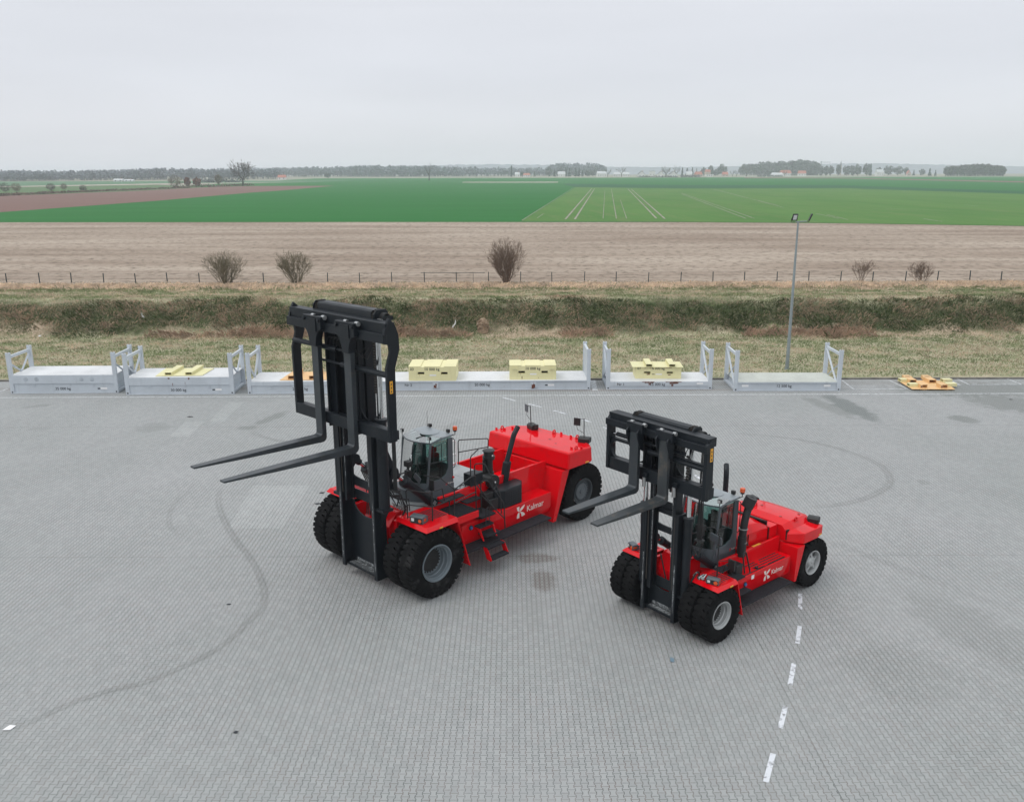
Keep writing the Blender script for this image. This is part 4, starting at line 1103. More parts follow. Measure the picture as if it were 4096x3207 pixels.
    # interior: seat, console, steering column, monitor
    s_ = MB().box(xr + .2, xr + .62 * k, -.22, .22, zm - .02, zm + .12).box(xr + .14, xr + .27, -.21, .21, zm + .1, zm + .68 * k).box(xr + .16, xr + .26, -.12, .12, zm + .7 * k, zm + .86 * k)
    s_.build('seat', SEATM, co, bevel=.04, seg=3)
    s_ = MB().box(xr + .3, xr + .68 * k, .26, .36, zm + .16, zm + .25).box(xr + .3, xr + .68 * k, -.4, -.26, zm + .1, zm + .27)
    s_.box(xr + .06, xf + .2 * k, -hw + .06, hw - .06, zm - .14, zm - .08)
    s_.hexa([(xf - .02, -.2, zm - .1), (xf + .26 * k, -.2, zm - .1), (xf + .26 * k, .2, zm - .1), (xf - .02, .2, zm - .1), (xf + .0, -.16, zm + .34 * k), (xf + .14, -.16, zm + .26 * k), (xf + .14, .16, zm + .26 * k), (xf + .0, .16, zm + .34 * k)])
    s_.build('dashboard', DARKG, co, bevel=.02)
    s_ = MB()
    cc = (xf - .1 * k, 0, zm + .42 * k)
    s_.tube([(cc[0] + .17 * math.cos(a) * .85, .17 * math.sin(a), cc[2] + .17 * math.cos(a) * .5) for a in [2 * math.pi * i / 16 for i in range(17)]], .014, 6)
    s_.tube([cc, (xf + .08, 0, zm + .26 * k)], .025, 8)
    s_.build('steering_wheel', BLACK, co)
    # wipers
    w_ = MB()
    w_.tube([(xf + .42 * k, .08, zm + .02), (xf + .40 * k, .30, zm + .38 * k), (xf + .33 * k, .34, zm + .46 * k)], .012, 6)
    w_.tube([(xf + .43 * k, .05, zm + .02), (xf + .415 * k, .26, zm + .35 * k)], .009, 6)
    w_.tube([(xf + .37 * k, .34, zm + .10 * k), (xf + .26 * k, .33, zm + .78 * k)], .010, 6)
    w_.build('wiper', BLACK, co)
    w_ = MB()
    w_.tube([(xr + L * .62, .1, zr + .06), (xf + .05, .02, zr - .01)], .01, 6)
    w_.build('roof_wiper', BLACK, co)
    # cowl vents / dark lower bonnet in front of the windscreen
    cw = MB()
    V = [(q[0] + .005, q[1], zm - .012) for q in f_mid[1:-1]] + [(q[0] + .10 * k, q[1] * .9, zm - .10) for q in f_mid[1:-1]] + [(q[0] + .06 * k, q[1] * .92, zm - .36 * k) for q in f_lo[1:-1]]
    M_ = n - 1
    cw.add(V, [(i, i + 1, i + 1 + M_, i + M_) for i in range(M_ - 1)] + [(i + M_, i + 1 + M_, i + 1 + 2 * M_, i + 2 * M_) for i in range(M_ - 1)])
    cw.build('cowl', simple_cache('cowl_plastic', (0.04, 0.048, 0.055), .45), co)
    # lamps on the roof corners
    for (lx, ly, m_) in ((xf + .06, hw - .0, 1), (xf + .06, -hw + .02, 1), (xr + .0, hw - .2, 0), (xr - .02, -hw + .25, 0)):
        e_ = MB().box(lx - .045, lx + .035, ly - .055, ly + .055, zr + .07, zr + .17).tube([(lx - .01, ly, zr - .02), (lx - .01, ly, zr + .08)], .014)
        lo_ = e_.build('work_lamp', BLACK, co, bevel=.012)
        if m_:
            q = MB(); q.box(lx + .036, lx + .042, ly - .045, ly + .045, zr + .08, zr + .16); q.build('lens', LENS, lo_)
    # beacon on its bracket
    bx, by = xr - .06, hw + .06
    e_ = MB().tube([(xr + .06, hw - .02, zr + .03), (bx, by, zr + .04), (bx, by, zr + .16)], .014).lathe([(0, .05), (.03, .06), (.05, .05)], (bx, by, zr + .14), 'z', n=16)
    be = e_.build('beacon', BLACK, co)
    q = MB().lathe([(0, .058), (.01, .072), (.10, .075), (.125, .06), (.13, .001)], (bx, by, zr + .185), 'z', n=20); q.build('amber_dome', AMBER, be)
    # grab rail at the rear of the door
    q = MB().tube(soft([(xr - .0, hw + .01, zr - .08), (xr - .05, hw + .04, zr - .12), (xr - .05, hw + .04, zm + .3), (xr - .0, hw + .01, zm + .26)], .04), .013, 6)
    q.build('grab_rail', BLACK, co)
    # badges
    lx = xr + .31 * k
    logo(co, (lx + .02, hw + .012, zm - .24 * k), .085 * k, 'y', simple_cache('red_badge', (.7, .03, .03), .5), .002)
    text('Kalmar', 'lettering', .085 * k, WHITE, co, (lx - .085 * k, hw + .0085, zm - .225 * k), (R(90), 0, R(180)), ext=.001)
    q = MB().tube([(xr + .02, hw + .012, zb + .20), (xr + .02, hw + .05, zb + .20)], .035, 10).build('red_button', simple_cache('red_badge', (.7, .03, .03), .5), co)
    return co
def simple_cache(n, c, r):
    return MATS.get(n) or simple(n, c, r)
def logo(parent, org, h, axis, mat, ext):
    """Four-petal K mark, height h, on the +y face; reads along -x."""
    def bez(a, c, b, n=6):
        return [((1 - t) ** 2 * a[0] + 2 * t * (1 - t) * c[0] + t * t * b[0], (1 - t) ** 2 * a[1] + 2 * t * (1 - t) * c[1] + t * t * b[1]) for t in [i / n for i in range(n + 1)]]
    g = .015
    petals = [
        bez((0, .97), (.02, .62), (.30, .52)) + [(.30, .97)],
        bez((.33, .52), (.34, .86), (.96, 1.0)) + bez((.96, 1.0), (.80, .58), (.33, .52))[1:-1],
        bez((.30, .48), (.0, .42), (0, .0)) + [(.30, 0)],
        bez((.34, .48), (.80, .46), (.98, .12)) + bez((.98, .12), (.72, .02), (.56, .06))[1:] + bez((.56, .06), (.58, .34), (.34, .48))[1:-1]]
    b = MB()
    for p in petals:
        b.prism([(org[0] - x * h, org[2] + z * h) for x, z in p], org[1], org[1] + ext, 'y')
    return b.build('logo', mat, parent)
def lamp_box(root, x, y, z, yaw, w=.40, d=.26, h=.2, lens=True):
    e = empty('headlamp_box', (x, y, z), yaw, root)
    b = MB()
    P = [(-d / 2, 0), (-d / 2, h * .75), (-d / 4, h), (d / 2 - .03, h * .96), (d / 2, h * .85), (d / 2, 0)]
    b.prism(P, -w / 2, w / 2, 'y')
    b.build('housing', CABG if lens else BLACK, e, bevel=.02)
    f = MB(); f.box(d / 2 + .001, d / 2 + .006, -w / 2 + .02, w / 2 - .02, .02, h * .8); f.build('bezel', BLACK, e)
    q = MB().box(d / 2 + .007, d / 2 + .012, -w * .38, -w * .16, h * .3, h * .7); q.build('headlight', LENS, e)
    q = MB(); q.lathe([(0, .055), (.008, .05), (.01, .001)], (d / 2 + .007, w * .27, h * .42), 'x', n=16); q.build('indicator', AMBER, e)
    q = MB().box(-.02, .09, w / 2 + .001, w / 2 + .008, h * .35, h * .65); q.build('side_marker', AMBER, e)
    return e
def strips(root, x0, x1, y0, y1, z, n, along='y', name='grip_strip', w=.03, skew=0):
    w = w * 1.35
    b = MB()
    for k in range(n):
        t = (k + .5) / n
        if along == 'y':
            x = x0 + (x1 - x0) * t
            b.box(x - w / 2, x + w / 2, y0 + skew * t, y1 + skew * t * .5, z, z + .004)
        else:
            y = y0 + (y1 - y0) * t
            b.box(x0 + skew * t, x1 + skew * t * .5, y - w / 2, y + w / 2, z, z + .004)
    return b.build(name, GRIP, root)
def tread_plate(root, name, x0, x1, y0, y1, z, th=.035, mat=None, ribs=0):
    b = MB().box(x0, x1, y0, y1, z - th, z)
    if ribs:
        for k in range(ribs):
            x = x0 + (x1 - x0) * (k + .5) / ribs
            b.box(x - .006, x + .006, y0 + .01, y1 - .01, z, z + .006)
    return b.build(name, mat or GRIP, root)
def fender(root, s, x0, x1, yo, yi, z, slope, skirt_x, skirt_z, drop=.1):
    """Front mudguard: flat red deck with bevelled lip and a skirt behind the wheel."""
    b = MB()
    y0, y1 = s * yi, s * yo
    bev = .09
    V = [(x0 - bev, y0, z), (x0 - bev, s * (yo - bev), z), (x1, s * (yo - bev), z), (x1, y0, z),
         (x0, y0, z - drop), (x0, y1, z - drop), (x1, y1, z - drop), (x1, y0, z - drop),
         (x0 - .03, y0, z - drop), (x0 - .03, s * (yo - .03), z - drop), (x1, s * (yo - .03), z - drop), (x0 - bev - .02, y0, z - .025), (x0 - bev - .02, s * (yo - bev - .02), z - .025), (x1, s * (yo - bev - .02), z - .025), (x1, y0, z - .025)]
    F = [(0, 1, 2, 3), (0, 4, 5, 1), (1, 5, 6, 2), (4, 8, 9, 5), (5, 9, 10, 6), (8, 11, 12, 9), (9, 12, 13, 10), (11, 14, 13, 12), (2, 6, 10, 13), (0, 3, 14, 11), (3, 2, 13, 14), (0, 11, 8, 4)]
    b.add(V, F)
    o = b.build('fender', RED, root, bevel=.006)
    k = MB()
    k.hexa([(x1 - .0, y0, z - .03), (x1 + .035, y0, z - .03), (x1 + .035, y1 * .999, z - drop), (x1, y1 * .999, z - drop), (x1 - .0, y0, z), (x1 + .035, y0, z - .026), (x1 + .035, s * (yo - bev), z - .001), (x1, s * (yo - bev), z - .001)])
    k.add([(x1 + .034, y0, z - .03), (x1 + .034, s * yo, z - drop), (skirt_x, s * yo, skirt_z), (skirt_x, y0, skirt_z),
           (x1 + .01, y0, z - .03), (x1 + .01, s * yo, z - drop), (skirt_x - .03, s * yo, skirt_z), (skirt_x - .03, y0, skirt_z)],
          [(0, 1, 2, 3), (4, 7, 6, 5), (0, 4, 5, 1), (1, 5, 6, 2), (2, 6, 7, 3), (3, 7, 4, 0)])
    k.build('mudguard_skirt', RED, o)
    q = MB().box(x0 - .62, x0 - .50, s * (yo + .003) - .002, s * (yo + .003) + .002, z - drop + .0, z - drop + .045)
    q.build('yellow_reflector', YEL, o)
    return o
def eye(parent, x, y, z, r=.09, yaw=0.0):
    b = MB()
    n = 16; ca, sa = math.cos(yaw), math.sin(yaw)
    pts = [(x + r * .72 * math.cos(a) * ca, y + r * .72 * math.cos(a) * sa, z + r * .75 + r * .72 * math.sin(a)) for a in [2 * math.pi * i / n for i in range(n + 1)]]
    b.tube(pts, r * .3, 8, caps=False)
    b.box(x - .07, x + .07, y - .04, y + .04, z - .002, z + r * .25)
    return b.build('lifting_eye', RED, parent)
# ------------------------------------------------------------------ the large forklift
def big_truck():
    root = empty('heavy_forklift', (-3.893, 24.680, 0), R(-133.902))
    tag(root, 'larger red forklift with open engine bay and grey rims, its carriage raised highest', 'forklift', 'red heavy forklifts on the paved yard')
    RF, RW = 1.05, .60
    for s in (1, -1):
        wheel(root, 0, s * 2.44, s, RF, RW, .52, 'front', RIMD, RUBD if s > 0 else RUB, 36)
        wheel(root, 0, s * 1.76, s, RF, RW, .52, 'front', RIMD, RUB, 36)
        wheel(root, -7.43, s * 1.80, s, RF, RW, .47, 'rear', RIMDK, RUB, 36)
    # chassis
    b = MB()
    b.box(-6.3, -.35, -.93, .93, .62, 1.42)
    b.box(-1.25, -.1, -1.02, 1.02, 1.3, 2.17)
    b.prism([(-.1, .7), (.30, .95), (.34, 1.75), (.05, 2.14), (-.1, 2.14)], -.62, .62, 'y')
    b.box(-.25, .25, -1.14, 1.14, .82, 1.28)                                   # axle housing
    for s in (-1, 1):
        b.hexa([(-1.3, s * .93, 1.3), (.42, s * .93, 1.55), (.42, s * 1.08, 1.55), (-1.3, s * 1.08, 1.3), (-1.3, s * .93, 2.15), (.42, s * .93, 2.10), (.42, s * 1.08, 2.10), (-1.3, s * 1.08, 2.15)])
        b.box(-6.2, -1.27, min(s * .96, s * 1.06), max(s * .96, s * 1.06), 1.0, 2.36)      # tall bay walls
    b.box(-6.28, -6.18, -.96, .96, 1.0, 2.2)
    o = b.build('chassis', RED, root, bevel=.018)
    b = MB().box(-3.95, -3.9, -.95, .95, 1.5, 2.3); b.build('bulkhead', RED, o)
    b = MB().box(-6.1, -4.1, -.6, .6, 1.43, 1.72).box(-5.8, -4.5, -.35, .35, 1.73, 1.86); b.build('engine_cover', RED, o, bevel=.03)
    MB().tube([(-2.9, -.90, 2.44), (-3.7, -.90, 2.42)], .035, 8).build('white_pipe', LWHITE, o)
    b = MB().box(-2.22, -.16, -.94, .94, 2.176, 2.19); b.build('checker_floor', PLATEG, o)
    b = MB()
    b.box(-3.05, -2.25, -.94, .94, 2.30, 2.345); b.box(-3.86, -3.06, -.94, .94, 2.30, 2.345)
    dk = b.build('deck_plates', PLATEG, o, bevel=.004)
    for hx in (-2.42, -2.95):
        h = MB().tube(soft([(hx - .12, .9, 2.35), (hx - .12, .9, 2.43), (hx + .12, .9, 2.43), (hx + .12, .9, 2.35)], .04), .014, 6)
        h.build('plate_handle', BLACK, dk)
    MB().add([(-2.75, 1.064, 2.362), (-3.2, 1.064, 2.362), (-3.2, .97, 2.362), (-2.75, .97, 2.362)], [(0, 1, 2, 3)]).build('yellow_sticker', YEL, o)
    # side tank with the lettering
    for s in (1, -1):
        b = MB()
        P = [(s * 1.08, .70), (s * 1.60, .76), (s * 1.70, .98), (s * 1.70, 1.50), (s * 1.08, 1.50)]
        b.prism(P, -5.74, -1.62, 'x')
        t = b.build('side_tank', RED, root, bevel=.014)
        if s > 0:
            logo(t, (-4.06, 1.701, 1.02), .40, 'y', WHITE, .003)
            text('Kalmar', 'lettering', .285, WHITE, t, (-4.53, 1.702, 1.135), (R(90), 0, R(180)), ext=.0015, sx=1.02, offset=.001)
            q = MB().tube([(-1.99, 1.702, 1.34), (-1.99, 1.712, 1.34)], .085, 20); r_ = q.build('filler_recess', BLACK, t)
            MB().tube([(-1.99, 1.712, 1.34), (-1.99, 1.745, 1.34)], .048, 14).build('filler_cap', BLUE, r_)
            q = MB()
            for k in range(14):
                for zz in (1.46, .99):
                    x = -1.8 - k * .29
                    q.box(x - .008, x + .008, 1.7005, 1.706, zz - .008, zz + .008)
            q.build('bolt_heads', simple_cache('dark_bolt', (.25, .02, .02), .5), t)
    # rear arch plates and counterweight
    for s in (1, -1):
        b = MB()
        P = [(-5.75, .40), (-5.92, .40), (-6.60, 2.13), (-6.22, 2.13)]
        b.prism(P, s * .97, s * 1.80, 'y')
        b.build('wheel_arch', RED, root, bevel=.012)
    b = MB()
    plan = [(-6.33, -1.97), (-6.33, 1.97), (-7.62, 1.97), (-8.05, 1.45), (-8.12, .9), (-8.12, -.9), (-8.05, -1.45), (-7.62, -1.97)]
    V = [(x if x < -6.4 else x - .0, y, 2.17) for x, y in plan] + [(x - .07 if x > -6.4 else x + .02, y * .985, 2.77 + (0 if x > -6.4 else -.03)) for x, y in plan]
    b.add(V, [tuple(range(8)), tuple(range(8, 16))] + [(i, (i + 1) % 8, (i + 1) % 8 + 8, i + 8) for i in range(8)])
    cw = b.build('counterweight', RED, root, bevel=.07, seg=4)
    b = MB().box(-8.25, -6.28, -1.05, 1.05, .55, 2.12); b.build('counterweight_base', RED, cw, bevel=.05)
    MB().box(-7.5, -7.36, -1.2, 1.2, .9, 1.15).build('steering_axle', CHAR, root, bevel=.02)
    for (ex, ey, yw) in ((-6.98, -1.78, 0), (-7.92, -.03, 0), (-6.98, 1.80, 0), (-8.0, 1.0, 0)):
        eye(cw, ex + .05, ey, 2.745, .085, yw)
    q = MB()
    for (tx, ty) in ((-6.75, -1.9), (-6.9, -1.62), (-7.25, -1.55), (-7.95, .25), (-7.9, .75), (-6.85, 1.66), (-7.1, 1.9), (-7.55, 1.75), (-7.8, -1.1)):
        q.box(tx - .01, tx + .01, ty - .05, ty + .05, 2.73, 2.83)
    q.build('bracket_tabs', RED, cw)
    q = MB()
    for (tx, ty) in ((-6.75, -.7), (-7.2, .35), (-6.7, 1.1), (-6.95, .85)):
        q.lathe([(0, .05), (.004, .045), (.004, .0005)], (tx, ty, 2.757), 'z', n=14)
    q.build('plug_holes', simple_cache('dark_bolt', (.25, .02, .02), .5), cw)
    MB().box(-7.42, -7.25, 1.966, 1.974, 2.22, 2.27).build('yellow_reflector', YEL, cw)
    for (mx_, my_, s) in ((-7.78, -1.02, -1), (-7.82, 1.45, 1)):
        l = lamp_box(root, mx_, my_, 2.74, R(180 + 20 * s), .42, .28, .20, False)
        m = MB().tube([(-.06, 0, .02), (-.10, 0, .9)], .017, 8).tube([(-.10, 0, .86), (-.12, .14, .88), (-.12, .24, .86)], .010, 6).tube([(-.09, 0, .36), (-.12, .24, .48), (-.12, .26, .62)], .008, 6)
        mo = m.build('mirror_post', BLACK, l)
        q = MB().box(-.145, -.115, .12, .37, .62, .9); q.build('mirror_housing', CABG if s < 0 else BLACK, mo, bevel=.03)
        q = MB().box(-.112, -.110, .14, .35, .64, .88); q.build('mirror_glass', CHROME, mo)
    MB().box(-7.75, -7.62, -.82, -.68, 2.83, 2.98).build('rear_work_lamp', BLACK, root, bevel=.02)
    # front fenders
    for s in (1, -1):
        f = fender(root, s, .44, -.80, 2.46, 1.06, 2.24, 0, -1.22, .58, .12)
        strips(f, .20, -.76, s * 1.30, s * 2.02, 2.242, 13, 'y', 'grip_strip', .026, 0)
    lamp_box(root, .20, 1.86, 2.24, R(18), .44, .30, .23)
    lamp_box(root, .20, -1.86, 2.24, R(-18), .44, .30, .23)
    # access platform, steps, running board
    b = MB().box(-2.04, -.86, 1.10, 2.02, 1.78, 2.0)
    pf = b.build('access_platform', RED, root, bevel=.01)
    tread_plate(pf, 'platform_tread', -2.02, -.90, 1.13, 1.99, 2.022, .02, None, 38)
    b = MB()
    tread_plate(root, 'upper_step', -2.1, -1.22, 1.07, 1.33, 2.30, .04, None, 0)
    tread_plate(root, 'upper_step', -2.8, -2.15, 1.07, 1.36, 2.02, .04, None, 0)
    tread_plate(root, 'side_step', -2.86, -2.25, 1.25, 1.92, 1.66, .06, None, 0)
    s1 = tread_plate(root, 'side_step', -2.72, -2.12, 1.72, 1.98, 1.385, .045, None, 0)
    s2 = tread_plate(root, 'side_step', -2.9, -2.28, 1.72, 2.12, 1.085, .045, None, 0)
    for x in (-2.13, -2.70):
        b = MB().prism([(1.70, 1.34), (1.98, 1.34), (2.14, .98), (2.10, .98), (1.90, 1.26), (1.70, 1.26)], x - .012, x + .012, 'x')
        b.build('step_stringer', RED, root)
    for (a, c) in ((-1.42, -2.10), (-2.11, -2.82), (-2.83, -3.60), (-3.61, -5.28)):
        tread_plate(root, 'running_board', c, a, 1.66, 2.14, .83, .05, GRIP, 0)
    tread_plate(root, 'ladder_step', -2.84, -2.10, 2.10, 2.34, .80, .05)
    tread_plate(root, 'ladder_step', -2.84, -2.14, 2.28, 2.52, .50, .05)
    for x in (-2.11, -2.86):
        b = MB().prism([(2.12, .80), (2.30, .80), (2.50, .44), (2.44, .40), (2.28, .44)], x - .012, x + .012, 'x')
        b.build('ladder_side', RED, root)
    # mast, carriage, forks
    mast(root, .871, 1.04, .32, 5.15, 8.18, .685, (2.42, 2.0, .62), (1.045, 2.62, 5.3, 7.75, .165, .80), ((2.9, .35, 0), (4.75, .35, 0)), (.72, 1.14, 1.42, 8.12, 8.43), 3.2)
    carriage(root, 2.283, 1.557, 7.946, 1.453, 4.99, True, .66, True)
    for s in (1, -1):
        fork(root, s * .777, 1.643, 4.641, 8.13, 3.90, .31, .17, (.43, .86, .12), -.001, CHARL, 'wide')
    for s in (1, -1):
        tilt_cyl(root, (-1.06, s * .93, 2.27), (.42, s * .93, 3.62), .15)
        b = MB().prism([(.62, 3.15), (.62, 4.4), (.45, 4.0), (.36, 3.75), (.30, 3.55), (.42, 3.42)], s * .98, s * 1.03, 'y').prism([(.62, 3.15), (.62, 4.4), (.45, 4.0), (.36, 3.75), (.30, 3.55), (.42, 3.42)], s * .82, s * .865, 'y')
        b.build('tilt_bracket', CHAR, root, bevel=.008)
    # hoses and valves between mast and cab
    h = MB(); rnd = random.Random(5)
    for k in range(6):
        y0 = .55 + .09 * k; z0 = 2.25
        h.tube([(.48, y0 - .2, 3.0 + .1 * (k % 3)), (.30, y0, 2.75), (.05 - .05 * (k % 3), y0 + .1, 2.62 + .05 * (k % 2)), (-.12, y0 + .05, 2.38), (-.16, y0, z0)], .018, 6)
    for k in range(4):
        h.tube([(.4, -.3 - .09 * k, 3.3), (.22, -.28 - .1 * k, 2.9), (.2, -.3 - .1 * k, 2.3), (.3, -.3 - .08 * k, 1.6)], .018, 6)
    h.tube([(.5, .95, 2.9), (.2, 1.08, 2.85), (.12, 1.15, 2.4), (.3, 1.05, 2.0)], .03, 8)
    h.build('hose', BLACK, root)
    q = MB()
    for k in range(6):
        q.tube([(-.10, .35 + .12 * k, 2.2), (-.10, .35 + .12 * k, 2.33)], .03, 8)
        q.tube([(-.10, .35 + .12 * k, 2.30), (0.0, .37 + .12 * k, 2.36)], .022, 8)
    q.build('hose_fitting', STEEL, root)
    # cab on its pedestal
    b = MB()
    V = []
    for z, k in ((2.19, 1.0), (2.52, .93)):
        for i in range(9):
            t = 2 * i / 8 - 1
            V.append((-1.0 + (.34 * (1 - t * t)) * k, .72 * k * -t, z))
        V += [(-2.24, -.68, z), (-2.24, .68, z)]
    b.add(V, [tuple(range(11)), tuple(range(11, 22))] + [(i, (i + 1) % 11, (i + 1) % 11 + 11, i + 11) for i in range(11)])
    b.build('cab_pedestal', CABG, root)
    cb = cab(root, -1.34, .665, .89, 2.5, 2.74, 4.05, 1.0)
    # lamp/mirror arms ahead of the cab
    q = MB().box(-.72, -.55, .30, .52, 3.38, 3.55).box(-.70, -.55, .32, .50, 3.02, 3.26).tube([(-.6, .42, 3.2), (-.35, .55, 3.28), (.3, .95, 3.45)], .022, 8).tube([(-.64, .41, 3.0), (-.64, .41, 3.4)], .02)
    q.build('work_lamp', BLACK, root, bevel=.015)
    q = MB().tube([(-.63, .52, 3.5), (-.85, .62, 3.42), (-.98, .60, 3.05)], .012, 6)
    mo = q.build('mirror_arm', BLACK, root)
    MB().hexa([(-.80, .50, 3.16), (-.80, .78, 3.02), (-.80, .70, 2.85), (-.80, .42, 2.99), (-.84, .50, 3.16), (-.84, .78, 3.02), (-.84, .70, 2.85), (-.84, .42, 2.99)]).build('mirror', CABG, mo, bevel=.02)
    q = MB().tube([(-.9, 1.1, 2.2), (-.95, 1.12, 3.0), (-.90, 1.12, 3.02)], .016, 6)
    mo = q.build('mirror_post', BLACK, root)
    MB().box(-.98, -.93, 1.0, 1.22, 2.68, 3.04).build('mirror', BLACK, mo, bevel=.03)
    q = MB().tube([(-2.25, -.55, 4.08), (-2.30, -.6, 4.62)], .006, 5).tube([(-2.25, -.55, 4.05), (-2.25, -.55, 4.2)], .012, 6)
    q.build('antenna', BLACK, root)
    # hand rails
    def rail(paths, r=.019):
        b = MB()
        for p in paths: b.tube(soft(p, .09, 4), r, 7)
        return b.build('hand_rail', BLACK, root)
    z0 = 2.24
    rail([[(.24, 1.40, z0), (.28, 1.40, 3.14), (-.02, 2.05, 3.12), (-.50, 2.10, 3.14)], [(-.12, 2.08, z0), (-.14, 2.08, 3.13)], [(.26, 1.40, 2.66), (-.13, 2.06, 2.66), (-.50, 2.10, 2.68)],
          [(-.78, 2.06, z0), (-.80, 2.08, 2.72), (-.5, 2.10, 2.68)], [(-.5, 2.10, 3.14), (-.62, 2.05, 2.72)]])
    rail([[(-.92, 2.12, z0 - .2), (-.98, 2.1, 2.98), (-1.75, 2.02, 3.16), (-1.95, 1.98, 3.14), (-1.97, 1.98, 2.02)], [(-.95, 2.1, 2.55), (-1.75, 2.02, 2.62), (-1.97, 1.98, 2.60)],
          [(-.98, 2.1, 2.98), (-.78, 1.7, 3.3), (-.5, 1.3, 3.34)]])
    rail([[(-2.30, 2.05, 1.42), (-2.32, 2.05, 1.98), (-2.44, 2.05, 2.0), (-2.46, 2.05, 1.42)]], .016)
    rail([[(-2.60, 1.08, 2.36), (-2.62, 1.06, 3.36), (-3.2, .80, 3.40)], [(-2.74, 1.1, 2.36), (-2.76, 1.1, 3.10), (-2.95, 1.35, 3.12), (-3.1, 1.9, 2.2), (-3.12, 1.92, 1.55)],
          [(-2.76, 1.1, 2.5), (-3.05, 1.75, 1.62)]])
    rail([[(-2.52, 1.62, 1.66), (-2.52, 1.62, 2.70), (-2.72, 1.72, 2.72), (-3.06, 2.10, 1.95), (-3.08, 2.12, 1.12)], [(-2.52, 1.62, 2.25), (-3.07, 2.10, 1.45)]])
    rail([[(-3.86, -.86, 2.35), (-3.86, -.86, 3.22), (-5.3, -.86, 2.95), (-5.3, -.9, 2.36)], [(-3.86, -.86, 2.78), (-5.3, -.86, 2.64)]])
    b = MB().tube(soft([(-2.35, -.86, 3.22), (-3.7, -.86, 3.24), (-3.76, -.86, 3.14), (-3.76, -.86, 2.35)], .08), .022, 7).tube([(-2.5, -.86, 2.74), (-3.76, -.86, 2.76)], .02, 7)
    b.build('white_hand_rail', LWHITE, root)
    # engine auxiliaries: air cleaner, exhaust
    b = MB()
    b.tube([(-3.48, .55, 2.34), (-3.48, 1.20, 2.34)], .22, 28).tube([(-3.48, 1.16, 2.34), (-3.48, 1.26, 2.34)], .235, 28).tube([(-3.48, 1.26, 2.34), (-3.48, 1.29, 2.34)], .2, 28)
    ac = b.build('air_cleaner', BLACK, root, smooth=40)
    MB().tube([(-3.48, 1.291, 2.34), (-3.48, 1.296, 2.34)], .035, 14).build('white_dot', LWHITE, ac)
    b = MB().tube([(-3.62, .86, 2.45), (-3.62, .86, 2.56)], .17, 20).tube([(-3.62, .86, 2.56), (-3.62, .86, 3.02)], .135, 24)
    b.lathe([(3.0 - 3, .135), (3.0 - 3, .20), (3.1 - 3, .205), (3.1 - 3, .17), (3.27 - 3, .165), (3.27 - 3, .205), (3.295 - 3, .205), (3.32 - 3, .12), (3.32 - 3, .001)], (-3.62, .86, 3.0), 'z', n=32)
    b.tube([(-3.42, .84, 2.5), (-3.42, .84, 3.0)], .05, 10)
    ai = b.build('air_intake', BLACK, root, smooth=40)
    MB().box(-3.66, -3.6, 1.02, 1.03, 3.12, 3.17).build('intake_sticker', LWHITE, ai)
    b = MB().box(-3.12, -2.62, .72, 1.10, 2.36, 2.74); b.build('control_box', CHAR, root, bevel=.015)
    b = MB()
    P = [(-3.30, 1.08), (-3.30, 1.42), (-3.58, 1.64), (-4.36, 1.64), (-4.66, 1.36), (-4.66, 1.08)]
    n_ = len(P); cx_, cy_ = -3.98, 1.28
    V = [(x, y, 1.505) for x, y in P] + [(x, y, 2.08) for x, y in P] + [(cx_ + (x - cx_) * .955, cy_ + (y - cy_) * .93, 2.125) for x, y in P]
    b.add(V, [tuple(range(n_))] + [(i, (i + 1) % n_, (i + 1) % n_ + n_, i + n_) for i in range(n_)] + [(i + n_, (i + 1) % n_ + n_, (i + 1) % n_ + 2 * n_, i + 2 * n_) for i in range(n_)] + [tuple(range(2 * n_, 3 * n_))])
    mb = b.build('muffler_box', CHAR, root, bevel=.012)
    b = MB().box(-3.45, -3.0, 1.1, 1.5, 1.51, 1.9).box(-3.3, -2.9, 1.15, 1.4, 1.9, 2.1).tube([(-3.3, 1.3, 2.0), (-3.6, 1.2, 2.25)], .07)
    b.build('exhaust_aftertreatment', BLACK, root, bevel=.02)
    q = MB()
    for i in range(9):
        for j in range(6):
            x = -3.62 - i * .085; z = 1.62 + j * .075
            q.box(x - .016, x + .016, 1.641, 1.644, z - .014, z + .014)
    q.build('vent_holes', simple_cache('hole_black', (.003, .003, .003), .9), mb)
    b = MB()
    b.prism([(-4.06, 2.05), (-4.28, 2.05), (-4.44, 2.78), (-4.22, 2.78)], .90, 1.12, 'y')
    g = b.build('exhaust_guard', CHAR, root, bevel=.04)
    q = MB()
    for i in range(2):
        for j in range(9):
            z = 2.12 + j * .07; x = -4.13 - i * .08 - (z - 2.05) * .22
            q.box(x - .014, x + .014, 1.121, 1.124, z - .014, z + .014)
    q.build('vent_holes', MATS['hole_black'], g)
    b = MB().tube(soft([(-4.26, 1.0, 2.6), (-4.66, 1.0, 3.62), (-4.86, 1.0, 3.86)], .05, 4), .085, 18)
    b.build('exhaust_stack', CHAR, root)
    return root

